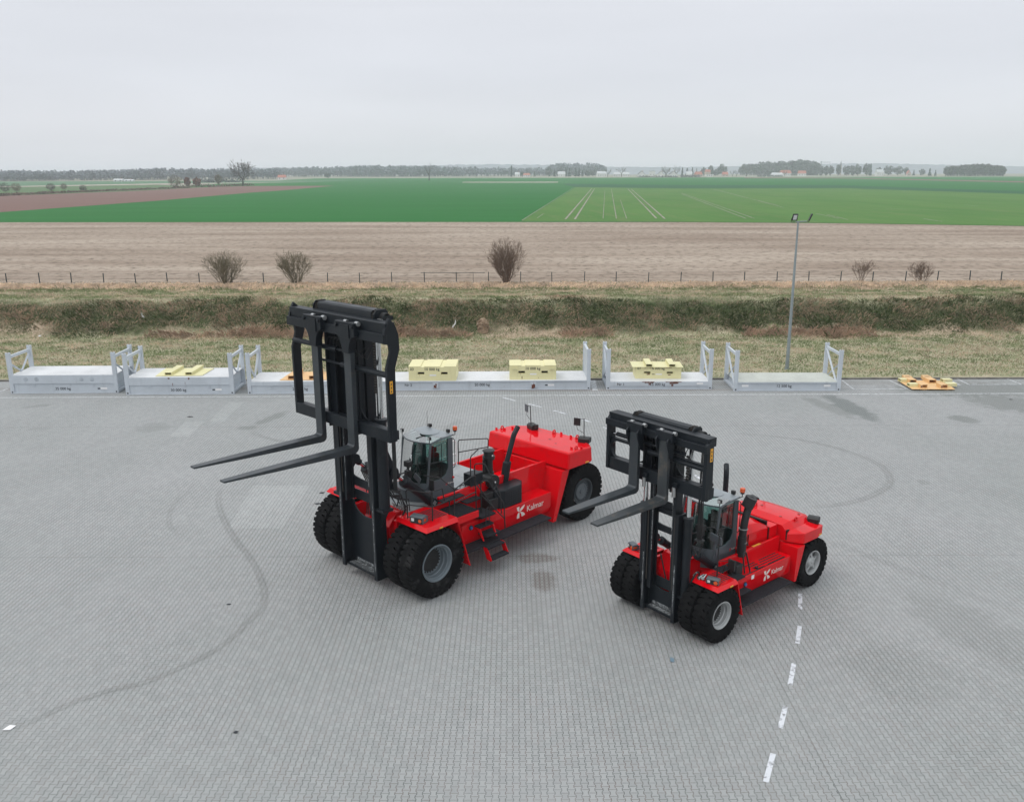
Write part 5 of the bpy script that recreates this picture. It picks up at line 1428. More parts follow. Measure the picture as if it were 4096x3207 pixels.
# ------------------------------------------------------------------ the smaller forklift
def small_truck():
    root = empty('forklift', (4.429, 21.741, 0), R(-140.888))
    tag(root, 'smaller red forklift to the right, rounded bonnet, silver wheel rims and worn scraped forks', 'forklift', 'red heavy forklifts on the paved yard')
    RF, RW = .76, .44
    for s in (1, -1):
        wheel(root, 0, s * 1.708, s, RF, RW, .354, 'front', RIML, RUB, 26)
        wheel(root, 0, s * 1.23, s, RF, RW, .354, 'front', RIML, RUB, 26)
        wheel(root, -4.68, s * 1.419, s, RF, RW, .355, 'spider', RIML, RUB, 26)
    b = MB()
    b.box(-4.1, -.3, -.72, .72, .45, 1.15)
    b.prism([(-.35, .55), (.16, .85), (.20, 1.45), (-.02, 1.86), (-.6, 1.86), (-.6, .55)], -.42, .42, 'y')
    b.box(-.2, .2, -.78, .78, .6, .95)
    for s in (-1, 1):
        b.hexa([(-.9, s * .70, .9), (.30, s * .70, .75), (.30, s * .82, .75), (-.9, s * .82, .9), (-.9, s * .70, 1.5), (.10, s * .70, 1.56), (.10, s * .82, 1.56), (-.9, s * .82, 1.5)])
        b.box(-3.72, -.92, min(s * .74, s * .82), max(s * .74, s * .82), .8, 1.70)
    b.box(-1.9, -.55, -.74, .74, 1.15, 1.47)
    ch = b.build('chassis', RED, root, bevel=.014)
    MB().add([(-2.45, .822, 1.702), (-2.8, .822, 1.702), (-2.8, .745, 1.702), (-2.45, .745, 1.702)], [(0, 1, 2, 3)]).build('yellow_sticker', YEL, ch)
    # bonnet
    b = MB()
    secs = []
    for (x, hw, zt, zs) in ((-1.95, .60, 2.18, 1.98), (-2.5, .64, 2.32, 2.04), (-3.05, .66, 2.26, 2.04), (-3.33, .66, 2.12, 2.0)):
        secs.append([(x, -hw, 1.3), (x, -hw, zs), (x, -hw * .82, zt - .05), (x, -hw * .45, zt), (x, hw * .45, zt), (x, hw * .82, zt - .05), (x, hw, zs), (x, hw, 1.3)])
    V = [p for s_ in secs for p in s_]
    F = [(0, 1, 2, 3, 4, 5, 6, 7), tuple(range(31, 23, -1))]
    for i in range(3):
        for j in range(7):
            F.append((i * 8 + j, i * 8 + j + 1, (i + 1) * 8 + j + 1, (i + 1) * 8 + j))
    b.add(V, F)
    bo = b.build('bonnet', RED, root, bevel=.03, smooth=28)
    b = MB().prism([(-3.10, 2.262), (-3.30, 2.17), (-3.34, 2.05), (-3.36, 2.05), (-3.36, 2.19), (-3.12, 2.29)], -.5, .6, 'y'); b.build('bonnet_grille', BLACK, bo)
    b = MB().box(-3.74, -3.37, -.70, .70, 1.3, 2.02); b.build('radiator_cover', RED, root, bevel=.02)
    # side tank with the lettering
    for s in (1, -1):
        b = MB()
        b.prism([(s * .80, .58), (s * 1.22, .66), (s * 1.30, .80), (s * 1.30, 1.27), (s * .80, 1.27)], -3.62, -.86, 'x')
        t = b.build('side_tank', RED, root, bevel=.012)
        st = MB()
        for k in range(4):
            y = s * (.90 + k * .105)
            st.box(-3.42, -2.62 + .10 * k * (1 if k < 3 else 0), y - .02, y + .02, 1.27, 1.275)
            st.box(-2.42, -1.95 - .05 * k, y - .02, y + .02, 1.27, 1.275)
        st.box(-3.4, -1.5, s * 1.24 - .018, s * 1.24 + .018, 1.27, 1.275)
        st.build('grip_strip', GRIP, t)
        if s > 0:
            logo(t, (-2.33, 1.301, .87), .30, 'y', WHITE, .003)
            text('Kalmar', 'lettering', .20, WHITE, t, (-2.68, 1.302, .965), (R(90), 0, R(180)), ext=.0015, sx=1.0, offset=.0005)
            q = MB().tube([(-1.46, 1.302, 1.05), (-1.46, 1.31, 1.05)], .075, 18); r_ = q.build('filler_recess', BLACK, t)
            MB().tube([(-1.46, 1.31, 1.05), (-1.46, 1.34, 1.05)], .042, 12).build('filler_cap', BLUE, r_)
            MB().box(-1.86, -1.74, 1.301, 1.304, 1.10, 1.22).build('white_sticker', LWHITE, t)
            MB().tube([(-2.12, 1.18, 1.28), (-2.12, 1.18, 1.33)], .05, 10).build('tank_cap', BLACK, t)
    for s in (1, -1):
        b = MB().prism([(-3.70, .45), (-3.80, .45), (-4.12, 1.50), (-3.74, 1.50)], s * .83, s * 1.42, 'y')
        b.build('wheel_arch', RED, root, bevel=.01)
    # counterweight: low sides, domed centre
    b = MB()
    secs = []
    for (x, hc, zc, hs, zs, zb) in ((-3.80, .86, 2.02, 1.0, 1.78, 1.54), (-4.05, .95, 2.12, 1.42, 1.86, 1.54), (-4.75, .92, 2.10, 1.42, 1.86, 1.54), (-5.12, .80, 2.0, 1.34, 1.82, 1.54), (-5.30, .62, 1.9, 1.0, 1.76, 1.54)):
        secs.append([(x, -hs, zb), (x, -hs, zs), (x, -hc - .12, zs + .05), (x, -hc + .05, zc - .02), (x, -hc * .5, zc), (x, hc * .5, zc), (x, hc - .05, zc - .02), (x, hc + .12, zs + .05), (x, hs, zs), (x, hs, zb)])
    m_ = 10
    V = [p for s_ in secs for p in s_]; F = [tuple(range(m_)), tuple(range(len(V) - 1, len(V) - 1 - m_, -1))]
    for i in range(len(secs) - 1):
        for j in range(m_):
            F.append((i * m_ + j, i * m_ + (j + 1) % m_, (i + 1) * m_ + (j + 1) % m_, (i + 1) * m_ + j))
    b.add(V, F)
    cw = b.build('counterweight', RED, root, bevel=.018, smooth=20)
    MB().box(-5.35, -3.78, -.86, .86, .42, 1.535).build('counterweight_base', RED, cw, bevel=.03)
    MB().box(-4.74, -4.62, -1.0, 1.0, .65, .85).build('steering_axle', CHAR, root, bevel=.015)
    eye(cw, -4.27, -.45, 2.10, .075); eye(cw, -4.30, .93, 2.05, .075)
    q = MB()
    for (tx, ty, tz) in ((-4.45, -.35, 2.118), (-4.1, .55, 2.12), (-4.75, .75, 2.095)):
        q.lathe([(0, .045), (.004, .04), (.004, .0005)], (tx, ty, tz), 'z', n=14)
    q.build('plug_holes', simple_cache('dark_bolt', (.25, .02, .02), .5), cw)
    MB().box(-4.95, -4.82, 1.418, 1.424, 1.60, 1.64).build('yellow_reflector', YEL, cw)
    lamp_box(root, -5.02, 1.08, 1.86, R(200), .34, .26, .19, False)
    lamp_box(root, -5.02, -1.08, 1.86, R(160), .34, .26, .19, False)
    for s in (1, -1):
        f = fender(root, s, .28, -.58, 1.71, .86, 1.59, 0, -.83, .50, .09)
        strips(f, .16, -.54, s * .98, s * 1.50, 1.592, 7, 'y', 'grip_strip', .03, 0)
    lamp_box(root, .06, 1.38, 1.59, R(20), .34, .22, .17)
    lamp_box(root, .06, -1.45, 1.59, R(-20), .30, .22, .17)
    MB().tube([(.16, 1.10, 1.66), (-.06, 1.04, 1.68)], [.05, .018], 12).build('air_horn', CHROME, root)
    MB().tube([(.20, 1.0, 1.64), (-.04, .98, 1.66)], [.05, .018], 12).build('air_horn', CHROME, root)
    q = MB()
    for k in range(12):
        q.box(-1.1 - k * .2 - .008, -1.1 - k * .2 + .008, 1.3005, 1.306, 1.232, 1.248); q.box(-3.58 - .006, -3.58 + .006, 1.3005, 1.306, .74 + k * .042, .75 + k * .042)
    q.build('bolt_heads', simple_cache('dark_bolt', (.25, .02, .02), .5), root)
    for (x0_, x1_, y_, z0_, z1_) in ((-3.36, -3.345, .665, 1.32, 2.0), (-2.4, -2.39, .66, 1.72, 2.04)):
        MB().box(x0_, x1_, y_ - .02, y_ + .008, z0_, z1_).build('panel_gap', simple_cache('hole_black', (.003, .003, .003), .9), bo)
    MB().tube([(-2.3, .70, 1.78), (-2.3, .73, 1.78)], .03, 10).build('bonnet_latch', BLACK, bo)
    MB().box(-4.02, -3.79, .96, 1.0, 1.6, 1.9).build('cable_notch', simple_cache('hole_black', (.003, .003, .003), .9), cw)
    # steps and running boards
    rb = tread_plate(root, 'running_board', -3.16, -.92, 1.25, 1.66, .72, .05, GRIP, 40)
    tread_plate(root, 'side_step', -1.45, -.95, 1.25, 1.52, .98, .045)
    tread_plate(root, 'side_step', -1.36, -.86, 1.02, 1.36, 1.36, .05)
    tread_plate(root, 'side_step', -1.12, -.62, .80, 1.02, 1.56, .05)
    MB().box(-1.52, -1.22, .86, 1.16, 1.28, 1.60).build('battery_box', BLACK, root, bevel=.02)
    b = MB().tube(soft([(-1.58, 1.18, 1.30), (-1.52, 1.12, 1.86), (-1.66, 1.12, 1.90), (-1.78, 1.22, 1.28), (-1.66, 1.26, 1.25)], .08, 4), .022, 8)
    b.build('grab_handle', BLACK, root)
    b = MB().tube(soft([(-.80, 1.0, 1.4), (-.86, 1.05, 1.72), (-.98, 1.08, 1.74), (-1.06, 1.12, 1.38)], .06, 4), .018, 8)
    b.build('grab_handle', BLACK, root)
    b = MB().tube([(-.18, 1.30, 1.60), (-.18, 1.30, 2.85)], .017, 8)
    ms = b.build('mirror_post', BLACK, root)
    b = MB().tube([(-.18, 1.30, 2.12), (-.62, 1.40, 2.04)], .010, 6).tube([(-.18, 1.30, 1.72), (-.60, 1.40, 1.82)], .010, 6).box(-.66, -.60, 1.32, 1.52, 1.76, 2.06)
    b.build('mirror', BLACK, ms, bevel=.02)
    # mast group
    mast(root, .606, .65, .285, 3.38, 5.58, .46, (1.12, .94, .40), (.74, 1.10, 3.32, 5.35, .115, .42), ((2.62, .26, 0), (3.14, .2, 0)), (.42, .76, 1.0, 5.58, 5.84), 2.75, .12, .34)
    carriage(root, 1.70, 1.08, 5.604, .99, 4.172, True, .47, False)
    for s in (1, -1):
        fork(root, s * .50, 1.245, 4.005, 5.50, 2.38, .30, .12, (.31, .25, .1), -.033, WORNFORK if s > 0 else CHARL, 'hook')
    for s in (1, -1):
        MB().box(.99, 1.08, s * .50 + .20, s * .50 + .34, 4.30, 4.42).build('slide_pad', CHAR, root, bevel=.01)
        MB().tube([(1.06, s * .50 + .24, 4.05), (1.06, s * .50 + .24, 4.30)], .05, 14).build('fork_roller', STEEL, root)
    for s in (1, -1):
        tilt_cyl(root, (-.84, s * .64, 1.55), (.14, s * .64, 2.28), .105)
        MB().prism([(.34, 2.0), (.34, 2.75), (.2, 2.5), (.06, 2.32), (.12, 2.16)], s * .68, s * .72, 'y').build('tilt_bracket', CHAR, root)
    h = MB()
    for k in range(6):
        y0 = .0 + .09 * k
        h.tube([(.28, y0, 2.2 + .08 * (k % 3)), (.16, y0 + .04, 1.98), (.0 - .04 * (k % 3), y0 + .06, 1.92), (-.2, y0, 1.88)], .015, 6)
    for s in (1, -1):
        h.tube(soft([(.30, s * .76, .95), (.32, s * .78, 1.35), (.10, s * .86, 1.75), (-.08, s * .82, 1.62), (-.05, s * .72, 1.3)], .12, 4), .024, 8)
    h.tube([(.34, -.2, 1.95), (.3, -.1, 1.5), (.28, .02, 1.1)], .02, 6)
    for k in range(3):
        h.tube([(.42, -.84 - .03 * k, 2.9), (.36, -.85 - .03 * k, 2.2), (.38, -.84 - .02 * k, 1.6)], .012, 6)
    h.build('hose', BLACK, root)
    q = MB()
    for s in (1, -1):
        q.tube([(.30, s * .76, .70), (.30, s * .76, .95)], .045, 10).tube([(.30, s * .76, .95), (.31, s * .77, 1.05)], .028, 8)
    q.tube([(.16, .8, 1.62), (.10, .86, 1.72)], .028, 8)
    q.build('hose_fitting', STEEL, root)
    # cab
    b = MB()
    V = []
    for z, k in ((1.475, 1.0), (1.80, .78)):
        for i in range(9):
            t = 2 * i / 8 - 1
            V.append((-.86 + (.36 * (1 - t * t)) * k, .66 * k * -t, z))
        V += [(-1.88, -.60, z), (-1.88, .60, z)]
    b.add(V, [tuple(range(11)), tuple(range(11, 22))] + [(i, (i + 1) % 11, (i + 1) % 11 + 11, i + 11) for i in range(11)])
    b.build('cab_pedestal', CABG, root)
    cb = cab(root, -1.08, .62, .80, 1.58, 1.98, 3.25, .92)
    q = MB().box(-.62, -.44, .30, .54, 2.62, 2.76).box(-.60, -.46, .33, .51, 2.46, 2.62).tube([(-.5, .44, 2.6), (-.1, .52, 2.66), (.28, .56, 2.9)], .018, 8)
    q.build('work_lamp', BLACK, root, bevel=.015)
    q = MB().tube(soft([(-.55, .5, 2.72), (-.75, .72, 2.72), (-.92, .84, 2.34)], .05), .012, 6)
    mo = q.build('mirror_arm', BLACK, root)
    MB().hexa([(-.70, .60, 2.56), (-.82, .88, 2.44), (-.84, .88, 2.20), (-.72, .60, 2.32), (-.74, .62, 2.57), (-.86, .90, 2.45), (-.88, .90, 2.21), (-.76, .62, 2.33)]).build('mirror', CABG, mo, bevel=.02)
    # snorkel and exhaust
    b = MB().tube(soft([(-1.84, .84, 1.66), (-1.86, .84, 2.35), (-1.92, .84, 2.72), (-2.06, .84, 3.06)], .15, 4), .105, 20)
    b.tube([(-1.84, .84, 1.62), (-1.85, .84, 2.2)], .125, 20)
    sn = b.build('air_intake', BLACK, root)
    MB().tube([(-2.02, .80, 3.02), (-2.10, .88, 3.30)], [.17, .17], 22).tube([(-2.03, .81, 3.24), (-2.16, .84, 3.22)], .1, 12).build('intake_hood', BLACK, sn, bevel=.01)
    b = MB()
    for zz in (2.02, 2.42): b.tube([(-1.86, .84, zz), (-1.861, .84, zz + .02)], .13, 20)
    b.build('clamp_ring', STEEL, sn)
    b = MB().tube(soft([(-3.18, -.80, 1.8), (-3.18, -.80, 3.25), (-3.22, -.84, 3.42), (-3.34, -.94, 3.50)], .12, 5), .08, 16)
    b.build('exhaust_stack', CHAR, root)
    return root
big_truck()
small_truck()
# ------------------------------------------------------------------ test-weight racks along the kerb
def rack(loc, yaw, L, dz, label, style='V', words=None, band=0.0, left=True, right=True, deck=RACKD, ends='open', stickers=(), lugs=(.22, .77), ph=2.34):
    root = empty('test_weight_rack', loc, R(yaw))
    tag(root, label, 'weight rack', 'pale grey test weight racks beside the kerb')
    D = 2.438; pw = .22; pd = .16
    b = MB()
    if band:
        b.box(pw, L - pw, .0, D, dz - band, dz - .012)
        b.box(pw, L - pw, .045, D - .045, .06, dz - band - .001)
    else:
        b.box(pw, L - pw, .0, D, dz - .075, dz - .012)
        b.box(pw, L - pw, .06, D - .06, .06, dz - .076)
    b.box(.02, L - .02, -.012, .10, .0, .058); b.box(.02, L - .02, D - .1, D, .0, .058)
    b.box(.02, pw - .002, .17, D - .17, .02, .16); b.box(L - pw + .002, L - .02, .17, D - .17, .02, .16)
    o = b.build('frame', RACK, root, bevel=.01)
    MB().box(.06 if not left else pw * .5, L - pw * .5, .012, D - .012, dz - .012, dz).build('deck', deck, root)
    g = MB()
    for t in lugs:
        x = L * t; z = dz - (band or .1) - .05
        g.lathe([(0, .05), (0, .09), (-.03, .09), (-.03, .05), (0, .05)], (x, .044 if band else .058, z - .03), 'y', n=14)
    g.build('lifting_lug', RACK, root)
    for sx in ((0, left), (1, right)):
        if not sx[1]: continue
        e = empty('end_frame', (0, 0, 0), 0, root)
        x0 = 0 if sx[0] == 0 else L - pw
        for y0 in (0, D - pd):
            f = MB().box(x0, x0 + pw, y0 - .003, y0 + pd, 0, ph)
            f.build('post', RACK, e, bevel=.008)
            c = MB().box(x0 - .004, x0 + pw + .004, y0 - .007, y0 + pd + .004, ph - .13, ph + .01)
            co = c.build('corner_casting', RACK, e, bevel=.01)
            MB().box(x0 + .06, x0 + pw - .06, y0 + .04, y0 + pd - .04, ph + .011, ph + .013).build('lock_hole', RUST, co)
            MB().box(x0 + .07, x0 + pw - .07, y0 - .010, y0 - .008, .05, .13).build('lock_slot', INK, co)
        f = MB()
        if ends == 'panel' or (ends == 'mixed'):
            f.box(x0 + .04, x0 + .10, pd, D - pd, .2, ph - .28)
            f.box(x0 + .02, x0 + .16, pd - .01, D - pd + .01, ph - .27, ph - .10)
            f.build('end_panel', RACK, e, bevel=.006)
        else:
            xc = x0 + pw / 2
            f.box(xc - .055, xc + .055, pd - .01, D - pd + .01, ph - .33, ph - .18)
            if style == 'V':
                f.tube([(xc, pd - .02, ph - .62), (xc, D * .48, dz + .02)], .062, 4)
                f.tube([(xc, D - pd + .02, ph - .40), (xc, D * .52, dz + .02)], .062, 4)
            else:
                f.tube([(xc - .02, D - pd + .03, ph - .32), (xc - .02, pd, .22)], .060, 4)
                f.tube([(xc + .03, pd - .02, ph - .72), (xc + .03, D - pd, .30)], .050, 4)
            f.build('brace', RACK, e)
    fy = .043 if band else .057
    for (body, x, z, size) in (words or []):
        text(body, 'lettering', size, INK, root, (x, (fy if z < dz - (band or .08) - .03 else -.001) - .003, z), (R(90), 0, 0), ext=.001, align='LEFT', offset=.0022)
    for (x, z, w_, h_, dk) in stickers:
        q = MB().box(x, x + w_, fy - .006, fy - .002, z, z + h_); so_ = q.build('sticker', LWHITE, root)
        if dk:
            MB().box(x - .16, x - .01, fy - .006, fy - .002, z + .01, z + h_ * .75).build('dark_sticker', INK, root)
    return root
TX = .22
r35 = rack((-28.389, 47.455, 0), 1.09, 6.058, 1.07, 'tall pale rack reading 35 000 kg at the left edge, with round grey scuffs', 'V', [('35 000 kg', 2.50, .20, TX)], band=.50, stickers=((5.05, .22, .38, .11, True),))
q = MB()
for (x, z) in ((.95, .83), (1.55, .83), (4.05, .83), (4.65, .82)):
    q.lathe([(0, .13), (-.003, .12), (-.004, .0005)], (x, -.002, z), 'y', n=18)
q.build('rubber_scuff', simple('scuff_grey', (.40, .44, .48), .8, var=.2, scale=5), r35)
r30 = rack((-21.724, 47.129, 0), 1.17, 6.058, 1.00, 'pale rack reading 30 000 kg with a yellow plate lying on it', 'V', [('30 000 kg', 2.50, .18, TX)], band=.46, stickers=((5.0, .21, .36, .11, True),))
r25 = rack((-14.891, 47.226, 0), 1.05, 6.058, .72, 'pale rack with an orange plate on it, half hidden behind the tall mast', 'V', [('25 000 kg', 2.50, .20, TX)], band=.24)
r20 = rack((-7.69, 47.92, 0), .942, 12.19, .56, 'long low pale rack reading Nr 2 and 20 000 kg, carrying two yellow blocks', 'X', [('Nr 2', 1.55, .24, TX), ('20 000 kg', 5.55, .24, TX)], left=False, ends='panel', stickers=((9.75, .22, .36, .11, True),), lugs=())
q = MB()
for x in (3.15, 8.75):
    q.box(x, x + .34, -.006, .056, .12, .48); q.hexa([(x, -.006, .12), (x + .34, -.006, .12), (x + .34, .05, .12), (x, .05, .12), (x, -.006, .48), (x + .34, -.006, .48), (x + .34, .05, .48), (x, .05, .48)])
MB().box(3.15, 3.49, -.006, .054, .12, .47).build('stiffener', RACK, r20, bevel=.008)
MB().box(8.75, 9.09, -.006, .054, .12, .47).build('stiffener', RACK, r20, bevel=.008)
def rust_marks(root, items, y=-.010):
    rr = random.Random(3)
    for (x, z, w_, h_) in items:
        b = MB(); P = []
        n = 9
        for k in range(n): P.append((x + w_ * (k / (n - 1)), z + h_ * (.5 + .5 * rr.random())))
        for k in range(n): P.append((x + w_ * (1 - k / (n - 1)), z - h_ * .5 * rr.random()))
        b.prism(P, y, y + .002, 'y'); b.build('rust_patch', RUST, root)
rust_marks(r20, [(3.22, .2, .16, .16), (3.3, .34, .1, .07), (8.82, .18, .2, .22)])
r15 = rack((5.405, 48.097, 0), -.136, 6.058, .47, 'low pale rack reading Nr 1 and 15 000 kg with a yellow block on it', 'X', [('Nr 1', .62, .235, TX), ('15 000 kg', 2.50, .235, TX)], band=.27, stickers=())
MB().box(5.18, 5.54, -.006, -.001, .30, .40).build('sticker', LWHITE, r15)
rust_marks(r15, [(2.2, .40, .5, .05), (2.42, .30, .12, .08), (3.62, .36, .5, .08), (3.72, .22, .12, .1), (2.05, .44, .7, .03), (3.4, .44, .9, .03)])
r12 = rack((12.608, 47.653, 0), -.262, 6.058, .53, 'low rack reading 12 500 kg with a greenish empty deck', 'X', [('12 500 kg', 2.42, .21, TX)], deck=DECKG, stickers=((.46, .24, .38, .12, False), (5.12, .24, .38, .12, False)), lugs=(.235, .757))
rust_marks(r30, [(2.42, .92, .10, .08), (2.65, .56, .03, .14), (3.55, .9, .08, .1), (3.35, .62, .02, .12)], -.003)

def block(a, b, depth, h, z, label, words, lid=False, mat=YBLOCK, grooves=True):
    """Weight block from its surveyed front foot corners a, b."""
    pa, pb = at(*a, z), at(*b, z); d = pb - pa; L = d.length
    root = empty('test_weight_block', pa, math.atan2(d.y, d.x))
    tag(root, label, 'weight block', 'yellow steel test weight blocks on the racks')
    g = MB()
    px = (.19 * L, .33 * L, .685 * L, .82 * L); z0, z1 = .36 * h / .83, .50 * h / .83
    g.box(0, L, 0, depth, .0, z0)
    for x0, x1 in ((0, px[0]), (px[1], px[2]), (px[3], L)): g.box(x0, x1, 0, depth, z0 + .0005, z1 - .0005)
    g.box(0, L, 0, depth, z1, h - .04)
    if grooves:
        for x0, x1 in ((0, .25 * L), (.335 * L, .665 * L), (.75 * L, L)): g.box(x0 - .006, x1 + .006, -.006, depth + .006, h - .04, h)
    else: g.box(0, L, 0, depth, h - .04, h)
    o = g.build('body', mat, root, bevel=.006)
    q = MB()
    for x0 in (px[0], px[2]): q.box(x0 + .004, x0 + (px[1] - px[0]) - .004, .25, .27, z0 + .002, z1 - .002)
    q.build('pocket_shade', simple_cache('hole_black', (.003, .003, .003), .9), root)  # near-black sheets set inside the tunnels, painting their inner shade
    for (body, x, zz, s_) in words:
        text(body, 'lettering', s_, INK, root, (x * L, -.005, zz * h), (R(90), 0, 0), ext=.001, offset=.0022)
    MB().box(.44 * L, .58 * L, -.005, -.001, .34 * h, .43 * h).build('sticker', LWHITE, root)
    if lid:
        MB().box(.36 * L, .42 * L, -.005, -.001, .36 * h, .41 * h).build('dark_sticker', INK, root)
        MB().box(-.20, L + .10, -.12, depth + .06, h + .001, h + .03).build('lid_plate', YBLOCK2, root, bevel=.005)
        for x0 in (.20 * L, .70 * L):
            channel(root, x0 + .05, .36, .17, -.13, depth + .1, h + .031, YBLOCK2)
    return root
def channel(root, x0, w_, h_, y0, y1, z, mat, name='fork_tube'):
    t = .018; b = MB()
    b.box(x0, x0 + w_, y0, y1, z, z + t); b.box(x0, x0 + w_, y0, y1, z + h_ - t, z + h_)
    b.box(x0, x0 + t, y0, y1, z + t + .0005, z + h_ - t - .0005); b.box(x0 + w_ - t, x0 + w_, y0, y1, z + t + .0005, z + h_ - t - .0005)
    return b.build(name, mat, root)
k3 = block((1635.6, 1522.9), (1824.7, 1522.9), 1.95, .84, .56, 'yellow block marked 03 and 10 000 kg beside the tall forklift mast', [('03', .03, .72, .22), ('10 000 kg', .33, .72, .22)])
kb = block((2038.4, 1518.5), (2224.3, 1517.6), 1.55, .84, .56, 'yellow block marked 10 000 kg without a second number, with two small brackets', [('10 000 kg', .335, .46 + .23, .22)])
Lk = (at(2224.3, 1517.6, .56) - at(2038.4, 1518.5, .56)).length
b = MB().box(.06 * Lk, .15 * Lk, -.07, -.001, .60, .66).box(.06 * Lk, .15 * Lk, -.07, -.061, .661, .70).box(.87 * Lk, .95 * Lk, -.07, -.001, .60, .66).box(.87 * Lk, .95 * Lk, -.07, -.061, .661, .70)
b.build('bracket', YBLOCK2, kb, bevel=.005)
rust_marks(kb, [(.26 * Lk, .10, .04, .14), (.62 * Lk, .1, .02, .06)], -.004)
k7 = block((2541, 1514), (2724, 1515), 1.35, .69, .47, 'yellow block marked 07 and 5 000 kg under a lid plate with two fork tubes', [('07', .04, .79, .21), ('5 000 kg', .36, .79, .21)], lid=True, mat=YBLOCK, grooves=False)
rust_marks(k7, [(.2 * 2.6, .66, .5, .06), (.66 * 2.6, .66, .4, .06), (.25 * 2.6, .25, .2, .06), (.72 * 2.6, .22, .16, .05)], -.004)

def plate(name, corners, z, mat, tubes, label, group=None, words=None, deckz=0, arrows=False):
    P = [at(x, y, z) for x, y in corners]
    o = P[0]
    root = empty(name, (o.x, o.y, deckz), 0); tag(root, label, 'spreader plate', group)
    b = MB(); P2 = [(p.x - o.x, p.y - o.y) for p in P]
    b.prism(P2, .008, .035, 'z'); b.build('base_plate', mat, root)
    for (fx, fy, w_, h_, ln_) in tubes:
        f = at(fx, fy, deckz + .04); c = f - o
        t = channel(root, c.x, w_, h_, c.y, c.y + ln_, .0355, mat)
    return root
y30 = plate('spreader_plate', [(621.6, 1503.8), (809, 1501), (857, 1472.5), (664, 1472.5)], 1.03, YBLOCK2, [(659, 1500.5, .38, .16, 1.95), (741, 1499.5, .38, .16, 1.95)], 'faded yellow plate with two box tubes lying on the 30 000 kg rack', 'steel plates with fork tubes', deckz=1.001)
o25 = plate('spreader_plate', [(1119, 1519.9), (1310, 1518), (1345, 1487), (1168, 1487)], .75, ORNG, [(1151.7, 1517.5, .42, .22, 1.9), (1236, 1517.5, .42, .22, 1.9)], 'orange plate with box tubes on the rack behind the tall mast', 'steel plates with fork tubes', deckz=.721)
g0 = plate('spreader_plate', [(3649.5, 1555.3), (3820.8, 1555.9), (3770.5, 1521.6), (3589.5, 1519.9)], .10, ORNG, [], 'orange plate with many short tubes lying on the paving by the kerb', 'steel plates with fork tubes', deckz=.06)
o = at(3649.5, 1555.3, .10)
for (x, y, w_, h_, ln_) in [(3681, 1551.5, .40, .20, .55), (3762, 1552, .40, .20, .55), (3637, 1532, .42, .20, .95), (3716, 1532, .42, .20, .95), (3621, 1519.5, .40, .20, .5), (3698, 1519.5, .40, .20, .5)]:
    f = at(x, y, .10) - o; channel(g0, f.x, w_, h_, f.y, f.y + ln_, .0355, ORNG)
for (x, y, wx) in [(3602, 1528, .6), (3638, 1547, .6), (3772, 1529, .55), (3786, 1546, .6)]:
    f = at(x, y, .10) - o
    b = MB(); t = .018; yy = f.y
    b.box(f.x, f.x + wx, yy, yy + .38, .0355, .052); b.box(f.x, f.x + wx, yy, yy + .38, .19, .21); b.box(f.x, f.x + wx, yy, yy + t, .0525, .1895); b.box(f.x, f.x + wx, yy + .36, yy + .38, .0525, .1895)
    b.build('side_tube', YBLOCK2, g0)
b = MB()
for (x, y) in ((3690, 1557), (3778, 1557)):
    f = at(x, y, .06) - o; b.box(f.x, f.x + .25, f.y + .02, f.y + .2, -.055, .0075)
b.build('foot', ORNG, g0)

# kerb
b = MB(); rr = random.Random(8)
x = -62
while x < 64:
    b.box(x, x + .985, 50.47, 50.60, -.05, .085 + .02 * rr.random()); x += 1.0
struct(b.build('kerb', KERB, None, bevel=.01))

# ------------------------------------------------------------------ floodlight mast
top = ray(3192.6, 887.6); t = 52.8 / top.y; tp = Vector((top.x * t, 52.8, CAMH + top.z * t))
lm = empty('floodlight_mast', (17.214, 52.8, .05)); tag(lm, 'slim grey floodlight mast standing in the grass behind the racks', 'lamp post')
H = tp.z - .05; dx = tp.x - 17.214
MB().tube([(0, 0, -.1), (0, 0, .12)], .16, 12).tube([(0, 0, 0), (dx * .5, 0, H * .5), (dx, 0, H)], [.115, .085, .05], 14).build('pole', GALV, lm)
MB().tube([(dx - .15, 0, H), (dx + .52, 0, H + .03)], .035, 8).build('cross_arm', GALV, lm)
for (ox, yaw, tilt) in ((-.27, 190, 62), (.60, 262, 62)):
    e = empty('floodlight', (dx + ox, 0, H), 0, lm)
    n = Matrix.Rotation(R(yaw), 4, 'Z') @ Matrix.Rotation(R(-tilt + 90), 4, 'X')
    b = MB().box(-.20, .20, -.04, .04, .10, .62); h_ = b.build('housing', BLACK, e, bevel=.02)
    h2 = MB().box(-.14, .14, .041, .046, .18, .55).build('diffuser', LENS, e)
    u = MB().tube(soft([(-.22, 0, .30), (-.22, 0, -.02), (.22, 0, -.02), (.22, 0, .30)], .1), .02, 6).build('yoke', BLACK, e)
    e.rotation_euler = (R(-22), 0, R(yaw)); e.scale = (.82, .82, .82)

